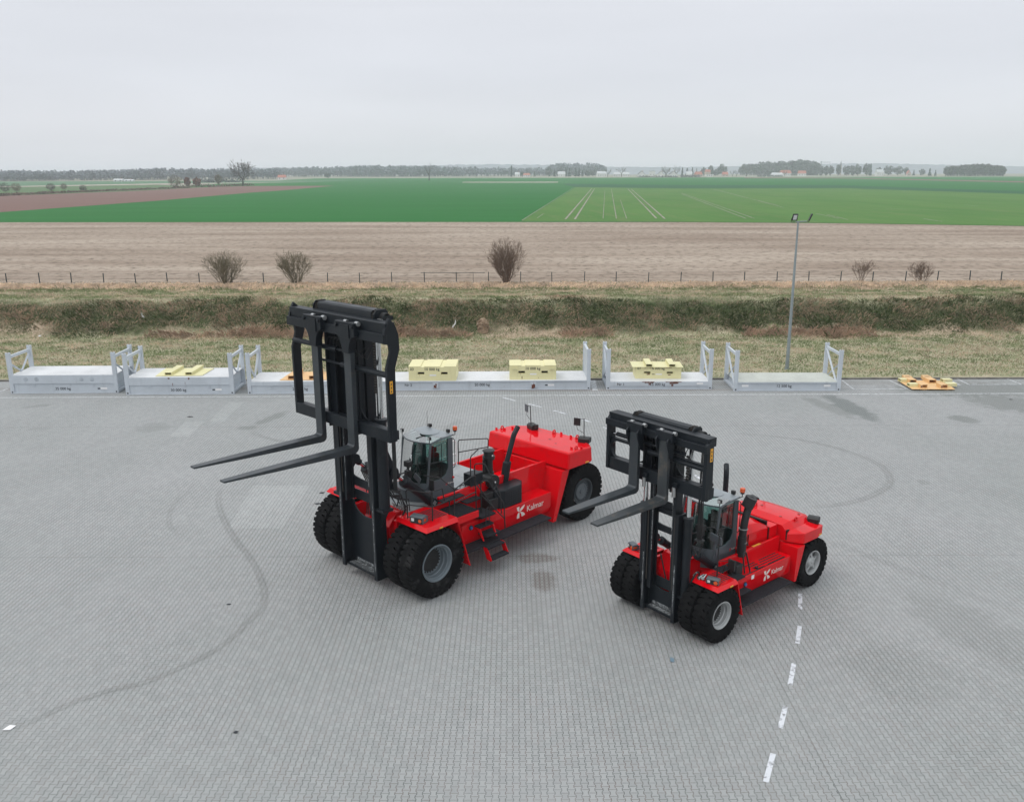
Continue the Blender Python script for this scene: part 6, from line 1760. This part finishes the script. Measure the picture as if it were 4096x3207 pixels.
# ------------------------------------------------------------------ fence
fn = empty('wire_fence', (-68.2, 81.0, 2.0)); tag(fn, 'dark green post and wire fence along the top of the bank', 'fence')
pm = MB().box(-.035, .035, -.035, .035, -.2, 1.14)
p0 = None
for k in range(46):
    x = k * 3.0 + .0
    if p0 is None: p0 = pm.build('post', FENG, fn)
    else:
        p0 = p0.copy(); COL.objects.link(p0)
    p0.location = (x + rr.uniform(-.05, .05), 0, rr.uniform(-.04, .06)); p0.rotation_euler = (rr.uniform(-.02, .02), rr.uniform(-.03, .03), 0)
b = MB()
for z in (.3, .6, .85, 1.10): b.tube([(0, 0, z), (135, 0, z)], .006, 3)
b.build('wire', FENG, fn)
b = MB().tube([(59.7, 0, 1.12), (65.7, 0, 1.10)], .028, 6).tube([(64.6, 0, 0), (64.6, 0, 1.10)], .02, 6); b.build('top_rail', FENG, fn)

# ------------------------------------------------------------------ plants
def grow(mb, tw, p, d, ln, r, lvl, rnd, spread, up, seg=3, kids=(3, 5), twig_r=.006, shrink=.66, gnarl=.18):
    pts = [p]; rs = [r]; q = p.copy(); dd = d.copy()
    for k in range(seg):
        dd = (dd + Vector((rnd.uniform(-1, 1), rnd.uniform(-1, 1), rnd.uniform(-.6, .8) + up)) * gnarl).normalized()
        q = q + dd * ln / seg; pts.append(q.copy()); rs.append(r * (1 - .55 * (k + 1) / seg))
    (mb if lvl > 1 else tw).tube(pts, rs, 6 if lvl > 2 else (4 if lvl == 2 else 3), caps=False)
    if lvl == 0: return
    for j in range(rnd.randint(*kids)):
        t = rnd.uniform(.3, 1.0) if j else 1.0
        i = min(seg - 1, int(t * seg)); f = t * seg - i
        bp = pts[i].lerp(pts[i + 1], f)
        ax = Vector((rnd.gauss(0, 1), rnd.gauss(0, 1), rnd.gauss(0, .6))).normalized()
        nd = (dd + ax * spread + Vector((0, 0, up * .3))).normalized()
        grow(mb, tw, bp, nd, ln * shrink * rnd.uniform(.75, 1.15), max(twig_r, rs[i] * .58), lvl - 1, rnd, spread, up, seg, kids, twig_r, shrink, gnarl)
def bush(loc, h, wdt, seed, mat, label, stems=16, cat='bush', lvl=4, tw_r=.0075, name='bare_shrub', group='bare shrubs along the fence'):
    rnd = random.Random(seed); root = empty(name, loc); tag(root, label, cat, group)
    mb, tw = MB(), MB()
    for k in range(stems):
        a = rnd.uniform(0, 2 * math.pi); rad = rnd.random() ** .7
        d = Vector((math.cos(a) * rad * wdt / h * .72, math.sin(a) * rad * wdt / h * .72, 1)).normalized()
        grow(mb, tw, Vector((math.cos(a) * .22 * rad, math.sin(a) * .22 * rad, -.05)), d, h * rnd.uniform(.34, .47), h * .012, lvl, rnd, .50, .22, 3, (3, 4), tw_r, .62, .18)
    for k in range(int(760 * h * wdt / 10)):
        while True:
            v = Vector((rnd.uniform(-1, 1), rnd.uniform(-1, 1), rnd.uniform(-1, 1)))
            if v.length < 1: break
        zz = .54 + .46 * v.z; wd2 = wdt * .5 * (.45 + .55 * min(1, zz * 1.7))
        c = Vector((v.x * wd2, v.y * wd2, h * zz)); d = (Vector((v.x, v.y, .75)) + Vector((rnd.gauss(0, .45), rnd.gauss(0, .45), rnd.gauss(0, .4)))).normalized(); l_ = h * rnd.uniform(.07, .16)
        k_ = c + d * l_ * .5 + Vector((rnd.gauss(0, .03), rnd.gauss(0, .03), 0))
        tw.tube([c - d * l_ * .5, c, k_], [tw_r, tw_r * .8, tw_r * .4], 3, caps=False)
    mb.build('stem', mat, root); tw.build('twigs', mat, root)
    return root
FB = lambda px, py: at(px, py)
bush(at(902, 1143), 3.3, 4.2, 21, BARKG, 'dense olive bare bush by the fence, left of its slightly paler neighbour', 22)
bush(at(1187, 1143), 3.2, 3.6, 5, BARKG, 'loose pale olive bush by the fence, just left of the tall mast', 15, tw_r=.009)
bush(at(2030, 1142), 4.4, 3.6, 9, BARKR, 'tallest bare reddish bush standing at the fence, in the middle', 24)
bush(at(3441, 1127), 2.3, 1.6, 12, BARKR, 'thin sparse bush at the fence, just right of the floodlight mast', 7, tw_r=.007)
bush(at(3682, 1132), 2.1, 2.4, 14, BARKR, 'low spreading bush at the fence, nearest the right edge', 12, tw_r=.008)

def far_pos(px, Y): return Vector((ray(px, 700).x / ray(px, 700).y * Y, Y, hgt(Y)))
MPX = lambda Y: Y * .967 / FPX
def bare_tree(px, base, topy, label, seed, mat=BARK, lvl=5, spread=.62, trunk=.30, Y=None, kids=(2, 4), tw=.09, wide=1.0, group='trees between the fields'):
    p = at(px, base) if Y is None else far_pos(px, Y)
    h = (base - topy) * MPX(p.y)
    rnd = random.Random(seed); root = empty('bare_tree', p); tag(root, label, 'tree', group)
    mb, twm = MB(), MB()
    mb.tube([(0, 0, -.3), (h * .01, 0, h * trunk * .6), (0, 0, h * trunk)], [h * .042, h * .03, h * .026], 8)
    for k in range(5):
        a = 2 * math.pi * k / 5 + rnd.uniform(-.4, .4)
        d = Vector((math.cos(a) * wide, math.sin(a) * wide, rnd.uniform(.5, 1.3))).normalized()
        grow(mb, twm, Vector((0, 0, h * trunk * rnd.uniform(.75, 1))), d, h * .36, h * .017, lvl - 1, rnd, spread, .18, 3, kids, tw, .70, .22)
    ch_ = h * (1 - trunk * .7) * .5; cw_ = h * .40 * min(wide, 1.35); big_ = px < 1000
    for k in range(420 if big_ else 0):
        while True:
            v = Vector((rnd.uniform(-1, 1), rnd.uniform(-1, 1), rnd.uniform(-1, 1)))
            if .3 < v.length < 1: break
        c = Vector((v.x * cw_, v.y * cw_, h * .97 - ch_ + v.z * ch_)); d = (v + Vector((0, 0, .3)) + Vector((rnd.gauss(0, .5), rnd.gauss(0, .5), rnd.gauss(0, .5)))).normalized(); l_ = h * rnd.uniform(.05, .12)
        twm.tube([c - d * l_ * .5, c + d * l_ * .5], [tw * 1.5, tw], 3, caps=False)
    mb.build('trunk', mat, root); twm.build('crown', mat, root)
    return root
bare_tree(972, 744, 651, 'largest bare spreading tree alone at the end of the ploughed field', 3, wide=1.25)
b_ = bare_tree(1716, 710, 652, 'lone thin forked tree far out in the green field', 17, lvl=3, spread=.4, trunk=.45, Y=1150, wide=.45, kids=(2, 3), tw=.09)
bare_tree(875, 744, 699, 'small pale bare tree left of the largest tree', 41, mat=BARKG, lvl=4, spread=.5, wide=.7)
bare_tree(699, 751, 699, 'round bushy bare tree at the left of the hedge clump', 23, mat=BARKG, lvl=5, spread=.6, trunk=.06, wide=1.3, kids=(3, 4), tw=.06)
for i, (px, by_, ty_, lab) in enumerate([(22, 768, 731, 'dark bare shrub tree cut by the left edge'), (66, 768, 730, 'bare shrub tree second from the left edge'), (204, 763, 732, 'small dark bare tree in the hedge, third from the left'), (257, 758, 733, 'small tan bare tree in the hedge, fourth from the left'), (333, 767, 740, 'small upright bare tree in the hedge, fifth from the left')]):
    bare_tree(px, by_, ty_, lab, 60 + i, mat=BARKG if i % 2 else BARK, lvl=4, spread=.65, trunk=.05, wide=1.5, kids=(2, 4), tw=.05)

def clumps(n, ell, size, rnd, z0=0.0, squash=1.0, cone=False):
    """Leaf-clump faces through a crown volume."""
    V = []; F = []
    for k in range(n):
        if cone:
            t = rnd.random() ** 1.4; rad = (1 - t) * rnd.random() ** .4; a = rnd.uniform(0, 2 * math.pi)
            c = (ell[0] * rad * math.cos(a), ell[1] * rad * math.sin(a), z0 + 2 * ell[2] * t)
        else:
            while True:
                v = Vector((rnd.uniform(-1, 1), rnd.uniform(-1, 1), rnd.uniform(-1, 1)))
                if .25 < v.length < 1: break
            c = (ell[0] * v.x, ell[1] * v.y, z0 + ell[2] * (1 + v.z * squash))
        s = size * rnd.uniform(.5, 1.3)
        o = len(V)
        u = Vector((rnd.gauss(0, 1), rnd.gauss(0, 1), rnd.gauss(0, 1))).normalized(); w_ = u.cross(Vector((rnd.gauss(0, 1), rnd.gauss(0, 1), rnd.gauss(0, 1)))).normalized()
        for q_ in (u * s, w_ * s * .8, -u * s * .9, -w_ * s * .8): V.append((c[0] + q_.x, c[1] + q_.y, c[2] + q_.z))
        F.append((o, o + 1, o + 2, o + 3))
    return V, F
def leafy(px, base, topy, wpx, label, seed, mat, Y=None, cone=False, n=260, name='tree', group='trees between the fields', cat='tree', trunk=True, size=.13):
    p = at(px, base) if Y is None else far_pos(px, Y)
    k = MPX(p.y); h = (base - topy) * k; w_ = wpx * k / 2
    rnd = random.Random(seed); root = empty(name, p); tag(root, label, cat, group)
    V, F = clumps(n, (w_, w_, h * .5), h * size * (.75 if cone else 1), rnd, h * .02 if not trunk else h * .06, .92, cone)
    MB().add(V, F).build('crown', mat, root)
    MB().tube([(0, 0, -.2), (0, 0, h * .55)], h * .03, 5).build('trunk', BARK, root)
    return root
leafy(751, 749, 711, 26, 'left of the two small russet trees in the hedge clump', 1, RUSSET, n=330, size=.09)
leafy(789, 749, 711, 32, 'right and wider of the two small russet trees', 2, RUSSET, n=330, size=.09)
leafy(1309, 705, 683, 28, 'dark rounded trees standing alone in front of the far wood', 4, OLIVE, Y=1500, n=160)
def hedge(name, pts, h, wd_, n, mat, label, seed, kind='stuff'):
    """A continuous low hedge or thicket along a line: one mass."""
    rnd = random.Random(seed); V = []; F = []
    for k in range(n):
        t = rnd.random() * (len(pts) - 1); i = int(t); a, b2 = pts[i], pts[min(i + 1, len(pts) - 1)]
        c = a.lerp(b2, t - i); hh = h * (.35 + .65 * vnoise(np.array([t * 9 + seed]), np.array([seed * 1.7]))[0])
        c = c + Vector((rnd.uniform(-wd_, wd_), rnd.uniform(-wd_, wd_), rnd.random() * hh))
        s = h * .22 * rnd.uniform(.6, 1.3); u = Vector((rnd.gauss(0, 1), rnd.gauss(0, 1), rnd.gauss(0, 1))).normalized(); w_ = u.cross(Vector((rnd.gauss(0, 1), rnd.gauss(0, 1), .1))).normalized()
        o = len(V); V += [tuple(c + q_) for q_ in (u * s, w_ * s, -u * s, -w_ * s)]; F.append((o, o + 1, o + 2, o + 3))
    ob = MB().add(V, F).build(name, mat); ob['kind'] = kind; ob['label'] = label
    return ob
TH = simple('hedge_brown', (.15, .115, .085), .95, var=.45, scale=.15)
hedge('hedge', [at(-60, 788), at(90, 781), at(250, 773), at(420, 766), at(620, 758), at(760, 752)], 1.7, 1.8, 2600, TH, 'low brown hedge along the ploughed field', 5)
hedge('hedge', [at(690, 752), at(800, 749), at(880, 748), at(940, 744), at(1010, 742)], 2.4, 3.0, 600, TH, 'low thicket under the small trees', 9)
hedge('thicket', [far_pos(810, 1020), far_pos(850, 1020), far_pos(960, 1030)], 5.0, 6.0, 260, OLIVE, 'dark thicket beyond the pale strip', 12)

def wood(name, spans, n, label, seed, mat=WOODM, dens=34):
    """A far-off wood that reads as one mass: bare crowns over trunks."""
    rnd = random.Random(seed); V = []; F = []
    for k in range(n):
        t = rnd.random() * (len(spans) - 1); i = int(t); f = t - i
        (xa, Ya, ha), (xb, Yb, hb) = spans[i], spans[i + 1]
        Yk = Ya + (Yb - Ya) * f + abs(rnd.gauss(0, 1)) * 45; px = xa + (xb - xa) * f
        p = far_pos(px, Yk); hh = (ha + (hb - ha) * f) * rnd.uniform(.72, 1.08)
        vv, ff = clumps(dens, (hh * .24, hh * .24, hh * .42), hh * .105, rnd, hh * .12, .95)
        o = len(V); V += [(p.x + a, p.y + b2, p.z + c) for a, b2, c in vv]; F += [tuple(o + q_ for q_ in g) for g in ff]
        o = len(V); r = hh * .016
        V += [(p.x - r, p.y, p.z), (p.x + r, p.y, p.z), (p.x + r, p.y, p.z + hh * .7), (p.x - r, p.y, p.z + hh * .7)]; F.append((o, o + 1, o + 2, o + 3))
    ob = MB().add(V, F).build(name, mat); ob['kind'] = 'stuff'; ob['label'] = label
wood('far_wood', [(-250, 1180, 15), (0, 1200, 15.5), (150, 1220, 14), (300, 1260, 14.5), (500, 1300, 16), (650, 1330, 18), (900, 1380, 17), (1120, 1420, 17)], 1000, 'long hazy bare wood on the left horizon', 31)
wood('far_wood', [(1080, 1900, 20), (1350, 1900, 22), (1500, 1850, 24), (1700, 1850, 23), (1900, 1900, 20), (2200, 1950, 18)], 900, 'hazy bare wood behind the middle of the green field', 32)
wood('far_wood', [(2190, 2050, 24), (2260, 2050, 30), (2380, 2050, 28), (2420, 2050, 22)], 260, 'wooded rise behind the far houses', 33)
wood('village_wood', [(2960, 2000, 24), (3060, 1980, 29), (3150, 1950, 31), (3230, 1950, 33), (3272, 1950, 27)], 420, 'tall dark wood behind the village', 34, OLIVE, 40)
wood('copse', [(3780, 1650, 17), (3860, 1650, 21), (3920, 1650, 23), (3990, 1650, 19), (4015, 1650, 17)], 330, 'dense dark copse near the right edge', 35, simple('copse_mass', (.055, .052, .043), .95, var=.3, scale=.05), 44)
def ridge(name, pts, Y, mat, label):
    V = []; F = []
    for k, (px, ht) in enumerate(pts):
        p = far_pos(px, Y); V += [(p.x, p.y, p.z - 4), (p.x, p.y + 250, p.z + ht), (p.x, p.y + 1200, p.z - 4)]
    for k in range(len(pts) - 1):
        a = 3 * k; F += [(a, a + 3, a + 4, a + 1), (a + 1, a + 4, a + 5, a + 2)]
    ob = MB().add(V, F).build(name, mat, None, smooth=80); ob['kind'] = 'structure'; ob['label'] = label
rr = random.Random(77)
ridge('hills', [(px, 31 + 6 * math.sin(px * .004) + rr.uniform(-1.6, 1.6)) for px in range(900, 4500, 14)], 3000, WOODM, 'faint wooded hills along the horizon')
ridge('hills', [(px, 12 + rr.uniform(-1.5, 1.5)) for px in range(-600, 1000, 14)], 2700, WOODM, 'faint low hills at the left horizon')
names = [(2195, 18, 664, 'rounded bare tree left of the pale-roofed houses', 'd'), (2218, 10, 672, 'small pointed conifer beside the rounded bare tree', 'c'), (2232, 8, 676, 'narrow dark conifer at the left end of the pale roof', 'c'),
         (2263, 12, 668, 'tall dark conifer at the right end of the pale roof', 'c'), (2278, 12, 670, 'second conifer right of the pale roof', 'c'), (2303, 16, 671, 'broad dark conifer at the left of the conifer row', 'c'), (2316, 12, 670, 'pointed conifer in the middle of the conifer row', 'c'), (2330, 16, 676, 'low conifer at the right of the conifer row', 'c'),
         (2352, 20, 671, 'rounded dark tree just right of the conifer row', 'd'), (2372, 24, 673, 'large dark rounded tree left of the long white hall', 'd'), (2729, 9, 672, 'small pointed conifer among the village roofs', 'c'), (2748, 16, 671, 'wider conifer among the village roofs', 'c'), (2769, 9, 667, 'tallest thin conifer left of the red roof', 'c'),
         (2786, 7, 675, 'tiny conifer above the red roof', 'c'), (2813, 16, 668, 'dark rounded tree above the orange roof', 'd'), (2842, 16, 664, 'dark round tree right of the orange roof', 'd'), (2888, 28, 656, 'big rounded tree in the middle of the village', 'd'), (2863, 18, 672, 'darker shrub tree in front of the white garage', 'd'),
         (3284, 14, 666, 'dark narrow tree right of the village wood', 'd'), (3304, 16, 663, 'bushy tree second right of the village wood', 'd'), (3322, 14, 665, 'bushy tree third right of the village wood', 'd'), (3352, 12, 659, 'tall bare tree beside the thin spire', 'd'), (3386, 22, 661, 'wide tree group right of the thin spire', 'd'),
         (3410, 16, 662, 'dark tree left of the white gable at the right', 'd'), (3430, 20, 658, 'tall bushy tree left of the right-hand gable', 'd'), (3466, 22, 657, 'tallest bushy tree of the right-hand row', 'd'), (3480, 10, 655, 'thin upright tree in the right-hand row', 'c'), (3512, 16, 668, 'smaller hazy tree in the right-hand row', 'd'),
         (3552, 28, 664, 'wide dark tree near the end of the right-hand row', 'd'), (3592, 28, 665, 'wide dark tree at the end of the right-hand row', 'd'), (3624, 12, 672, 'low dark bush tree at the end of the right-hand row', 'd'), (3654, 10, 680, 'tiny conifer in the gap left of the copse', 'c'), (3688, 18, 675, 'low rounded conifer pair in the gap', 'd'),
         (3718, 16, 673, 'dark square-looking conifer in the gap', 'c'), (3741, 10, 678, 'smallest pointed conifer nearest the copse', 'c'), (1218, 20, 689, 'dark tree left of centre before the far wood', 'd'), (2090, 12, 680, 'dark tree between the two far pale roofs', 'd'), (2105, 8, 674, 'thin conifer above the far pale roofs', 'c'), (2138, 12, 682, 'small conifer right of the far pale roofs', 'c'), (2046, 5, 661, 'thin spire-like poplar rising over the far wood', 'c')]
for i, (px, wpx, ty_, lab, kd) in enumerate(names):
    Yk = 1760 if px < 2600 else (1820 if px < 3700 else 1650)
    leafy(px, 704.5, ty_ + 2 + (i * 7 % 5), wpx * (1.0 if kd == 'c' else 1.45), lab, 200 + i, CONIF if kd == 'c' else OLIVE, Y=Yk, cone=(kd == 'c'), n=150 if kd == 'd' else 110, name='conifer' if kd == 'c' else 'broadleaf_tree', group='trees around the far village')
for i, (px, ty_, lab, wd_) in enumerate([(2431, 668, 'tall narrow bare tree right of the long white hall', .5), (2486, 657, 'big bare twin tree in front of the low white hall', .8), (2665, 655, 'bare tree behind the chimney smoke', 1), (2705, 655, 'round bare tree over the white gables', 1.1), (2712 - 50, 664, 'small bare tree over the flat white house', .8), (2930, 676, 'left of two small bare trees before the village', .9), (2946, 674, 'right of two small bare trees before the village', .9), (2985, 646, 'wide pale bare tree rising behind the village', 1.3), (3139, 680, 'small round bare tree in front of the long red roof', 1)]):
    bare_tree(px, 704.5, ty_, lab, 90 + i, mat=TWIG, lvl=3, spread=.6, trunk=.25, Y=1700, kids=(3, 4), tw=.16, wide=wd_, group='trees around the far village')

# ------------------------------------------------------------------ far houses
def house(px0, px1, base, eave, top, wall, roof, label, Y=1700, flat_=False, gable=False, cat='house', name='house'):
    k = MPX(Y); p = far_pos((px0 + px1) / 2, Y); w_ = (px1 - px0) * k; he = (base - eave) * k; ht = (base - top) * k
    root = empty(name, p, R(rr.uniform(-8, 8))); tag(root, label, cat, 'far houses of the village')
    dp = min(w_ * .8, 9)
    MB().box(-w_ / 2, w_ / 2, -dp / 2, dp / 2, -.5, he).build('wall', wall, root)
    if flat_:
        MB().box(-w_ / 2 - .3, w_ / 2 + .3, -dp / 2 - .3, dp / 2 + .3, he + .002, he + .4).build('roof', roof, root)
    elif gable:
        MB().prism([(-w_ / 2, he), (w_ / 2, he), (0, ht)], -dp / 2 + .05, dp / 2 - .05, 'y').build('gable', wall, root)
        b = MB().prism([(-w_ / 2 - .6, he - .3), (0, ht + .3), (0, ht + .002), (-w_ / 2 - .4, he - .5)], -dp / 2 - .4, dp / 2 + .4, 'y').prism([(w_ / 2 + .6, he - .3), (0, ht + .3), (0, ht + .002), (w_ / 2 + .4, he - .5)], -dp / 2 - .4, dp / 2 + .4, 'y')
        b.build('roof', roof, root)
    else:
        b = MB(); e = w_ / 2 + .4; d_ = dp / 2 + .4
        b.add([(-e, -d_, he), (e, -d_, he), (e * .93, 0, ht), (-e * .93, 0, ht), (-e, d_, he), (e, d_, he)], [(0, 1, 2, 3), (3, 2, 5, 4), (0, 3, 4), (1, 5, 2), (0, 4, 5, 1)])
        b.build('roof', roof, root)
    nwin = max(2, int(w_ / 4))
    for i in range(nwin):
        x = -w_ / 2 + w_ * (i + .5) / nwin
        MB().box(x - .6, x + .6, -dp / 2 - .03, -dp / 2 - .005, he * .35, he * .35 + 1.3).build('window', WIN, root)
    if not flat_ and he < 5:
        MB().box(w_ * .2, w_ * .2 + .7, -.3, .4, he, ht + 1.0).build('chimney', ROOFRED, root)
    return root
house(2060, 2079, 704, 695, 686, PLASTER, ROOFPALE, 'far pale-roofed house, the leftmost of the village', 1750)
house(2094, 2120, 704, 698, 690, PLASTER, ROOFRED, 'long low house with a thin red roof, second from the left', 1750)
house(2231, 2261, 704, 694, 684, PLASTER, ROOFPALE, 'large pale-roofed house between dark conifers', 1750)
house(2387, 2425, 704.5, 692, 683, PLASTER, ROOFPALE, 'long bright white hall in front of the village', 1700, cat='hall', name='hall')
house(2454, 2518, 704.5, 695, 687, PLASTER, ROOFPALE, 'longest low white hall behind a big bare tree', 1720, cat='hall', name='hall')
house(2552, 2578, 706, 695, 683, PLASTER, ROOFGREY, 'white gabled house with a dark roof, left of the smoke', 1620, gable=True)
house(2597, 2620, 706, 684, 680, PLASTER, ROOFGREY, 'tall flat-roofed white house under the smoke', 1640, flat_=True)
house(2630, 2654, 706, 695, 684, PLASTER, ROOFGREY, 'dark-roofed white house right of the flat-roofed one', 1620, gable=True)
house(2676, 2705, 706, 696, 684, PLASTER, ROOFGREY, 'wide white gabled house at the end of the hedge', 1620, gable=True)
house(2779, 2807, 706, 697, 686, CREAM, ROOFRED, 'house with the brightest red roof in the village', 1620)
house(2745, 2768, 704, 694, 684, PLASTER, ROOFPALE, 'white house behind the brightest red roof', 1700)
house(2820, 2840, 701, 684, 675, CREAM, ROOFRED, 'small orange-roofed house set higher behind the others', 1760)
house(2823, 2849, 704, 696, 690, PLASTER, ROOFPALE, 'low white garage right of the brightest red roof', 1660, flat_=True)
house(2889, 2911, 704, 696, 686, CREAM, ROOFRED, 'brownish house behind the two small bare trees', 1680)
house(3086, 3128, 704, 697, 689, PLASTER, ROOFPALE, 'white low hall left under the long red roof', 1660, cat='hall', name='hall')
house(3120, 3162, 701, 690, 678, PLASTER, ROOFRED, 'long house with a wide pale red roof before the wood', 1740)
house(3192, 3222, 701, 691, 680, PLASTER, ROOFRED, 'white and red house at the right foot of the wood', 1740)
house(3503, 3530, 702, 688, 677, PLASTER, ROOFPALE, 'pale gabled house hidden in the right-hand tree row', 1760)
house(3626, 3640, 702, 693, 682, CREAM, ROOFRED, 'tiny house with a reddish gable right of the tree row', 1740, gable=True)
house(1112, 1143, 712, 704, 694, PLASTER, ROOFRED, 'lone farmhouse with a red roof left of the village', 1330)
house(456, 492, 719, 713, 708, PLASTER, ROOFPALE, 'left of two tiny white halls before the left wood', 1130, cat='hall', name='hall')
house(498, 532, 719, 715, 711, PLASTER, ROOFPALE, 'right of two tiny white halls before the left wood', 1130, cat='hall', name='hall')
p = far_pos(3281, 1900); e = empty('tower_crane', p); tag(e, 'thin hazy crane above the trees right of the village wood', 'crane')
k = MPX(1900); MB().box(-.6, .6, -.6, .6, 0, 55 * k).build('tower', GALV, e); MB().box(-2, 37 * k, -.5, .5, 50 * k, 51.6 * k).build('jib', GALV, e)
p = far_pos(3360, 1900); e = empty('spire', p); tag(e, 'thin needle spire between the trees of the village', 'spire')
MB().prism([(-1.5, 0), (1.5, 0), (1.5, 20), (-1.5, 20)], -1.5, 1.5, 'y').build('tower', CREAM, e); MB().add([(-1.5, -1.5, 20), (1.5, -1.5, 20), (1.5, 1.5, 20), (-1.5, 1.5, 20), (0, 0, 31)], [(0, 1, 4), (1, 2, 4), (2, 3, 4), (3, 0, 4)]).build('roof', ROOFGREY, e)
hedge('hedge', [far_pos(2550, 1560), far_pos(2640, 1560), far_pos(2710, 1560)], 3.0, 2.0, 500, CONIF, 'dark clipped hedge in front of the white gables', 15)
hedge('hedge', [far_pos(2725, 1560), far_pos(2800, 1560)], 4.5, 2.5, 260, OLIVE, 'brown scrub in front of the red roofs', 16)
hedge('hedge', [far_pos(3030, 1600), far_pos(3130, 1600)], 4.0, 2.5, 260, OLIVE, 'scrub in front of the white low hall', 17)

# ------------------------------------------------------------------ small finds
p = at(575, 1290); e = empty('bird', p); tag(e, 'white long-necked bird standing on the dark bank', 'bird')
b = MB()
b.tube([(.18, 0, .30), (.10, 0, .36), (-.05, 0, .52), (-.13, 0, .66), (-.06, 0, .78), (-.16, 0, .82), (-.30, 0, .80)], [.03, .10, .085, .045, .035, .04, .008], 10)
b.tube([(.02, .03, .42), (.02, .03, 0)], .010, 5); b.tube([(.06, -.03, .40), (.08, -.03, 0)], .010, 5)
b.build('body', simple('white_plumage', (.6, .61, .6), .8, var=.05), e); e.scale = (.7, .7, .7)
p = at(1808, 1318); e = MB().tube([(0, 0, 0), (.12, 0, .22), (.32, 0, .48), (.36, 0, .70), (.33, 0, .92)], [.05, .07, .06, .04, .01], 7).build('plastic_scrap', LWHITE, None)
e.location = p; e.scale = (.78, .78, .78); tag(e, 'curved white scrap sticking out of the straw at the bank foot', 'scrap')
p = at(150, 1352); e = MB().add([(0, 0, 0), (.22, .02, .03), (.26, .1, .17), (.12, .12, .2), (.02, .1, .12), (.1, .16, .0)], [(0, 1, 2, 4), (2, 3, 4), (3, 5, 0, 4), (1, 5, 3, 2), (0, 5, 1)]).build('plastic_bag', LWHITE, None)
e.location = p; tag(e, 'small crumpled white litter on the grass behind the left rack', 'litter')
p = at(1932, 1336); e = empty('straw_heap', p); tag(e, 'pale brown mound against the foot of the bank', 'mound')
V, F = clumps(900, (.46, .36, .62), .075, random.Random(6), -.1); MB().add(V, F).build('straw', simple('brown_mound', (.33, .24, .165), .95, var=.3, scale=3), e)
MB().lathe([(0, .42), (.5, .42), (.9, .34), (1.1, .16), (1.12, .001)], (0, .1, 0), 'z', n=14).build('core', MATS['brown_mound'], e)
def litter(name, px, py, pts, mat, lab, cat, grp=None):
    p = at(px, py, 0); b = MB(); n = len(pts)
    b.prism(pts, .012, .022, 'z'); o = b.build(name, mat, None); o.location = (p.x, p.y, 0); tag(o, lab, cat, grp); return o
litter('paper_scrap', 37, 2911, [(-.10, -.09), (.07, -.08), (.12, .07), (-.04, .09)], LWHITE, 'white marker card lying at the left edge of the paving', 'paper')
litter('leaf_scrap', 760, 1667, [(-.14, -.03), (.0, -.08), (.18, -.02), (.08, .05), (-.08, .08)], INK, 'dark scrap on the paving left of the tall mast', 'litter')
litter('leaf_scrap', 943, 2929, [(-.05, -.02), (.03, -.04), (.05, .03), (-.02, .05)], INK, 'tiny black scrap on the paving at the lower left', 'litter')
litter('leaf_scrap', 1288, 1972, [(-.1, -.03), (.08, -.06), (.02, .0), (.10, .08), (-.06, .07)], INK, 'black scrap behind the farthest front wheel', 'litter')
litter('leaf_scrap', 1272, 2015, [(-.14, .02), (.0, -.10), (.06, -.02), (.14, .02), (.0, .07)], INK, 'larger black scrap touching the farthest front wheel', 'litter')
litter('leaf_scrap', 915, 2417, [(-.06, -.02), (.04, -.03), (.06, .02), (-.03, .03)], INK, 'small dark scrap beside the curved tyre mark', 'litter')
litter('bottle_scrap', 2687, 2640, [(-.05, -.08), (.04, -.10), (.07, .06), (-.02, .12)], simple('blue_plastic', (.16, .24, .30), .4), 'small bluish plastic scrap in front of the smaller forklift', 'litter')
litter('leaf_scrap', 4043, 1598, [(-.10, -.03), (.06, -.06), (.11, .03), (-.04, .06)], INK, 'dark scrap on the stained paving at the right edge', 'litter')

# ------------------------------------------------------------------ air
hb = MB().box(-9100, 9100, -9100, 9100, -1.2, 58).build('haze', [], None)
hb['kind'] = 'stuff'
m = bpy.data.materials.new('haze_air'); m.use_nodes = True; m.node_tree.nodes.clear()
po_ = m.node_tree.nodes.new('ShaderNodeOutputMaterial'); pv = m.node_tree.nodes.new('ShaderNodeVolumePrincipled')
pv.inputs['Color'].default_value = (.90, .945, 1.0, 1); pv.inputs['Density'].default_value = 0.00025; pv.inputs['Anisotropy'].default_value = 0.0
m.node_tree.links.new(pv.outputs[0], po_.inputs['Volume'])
hb.data.materials.append(m)
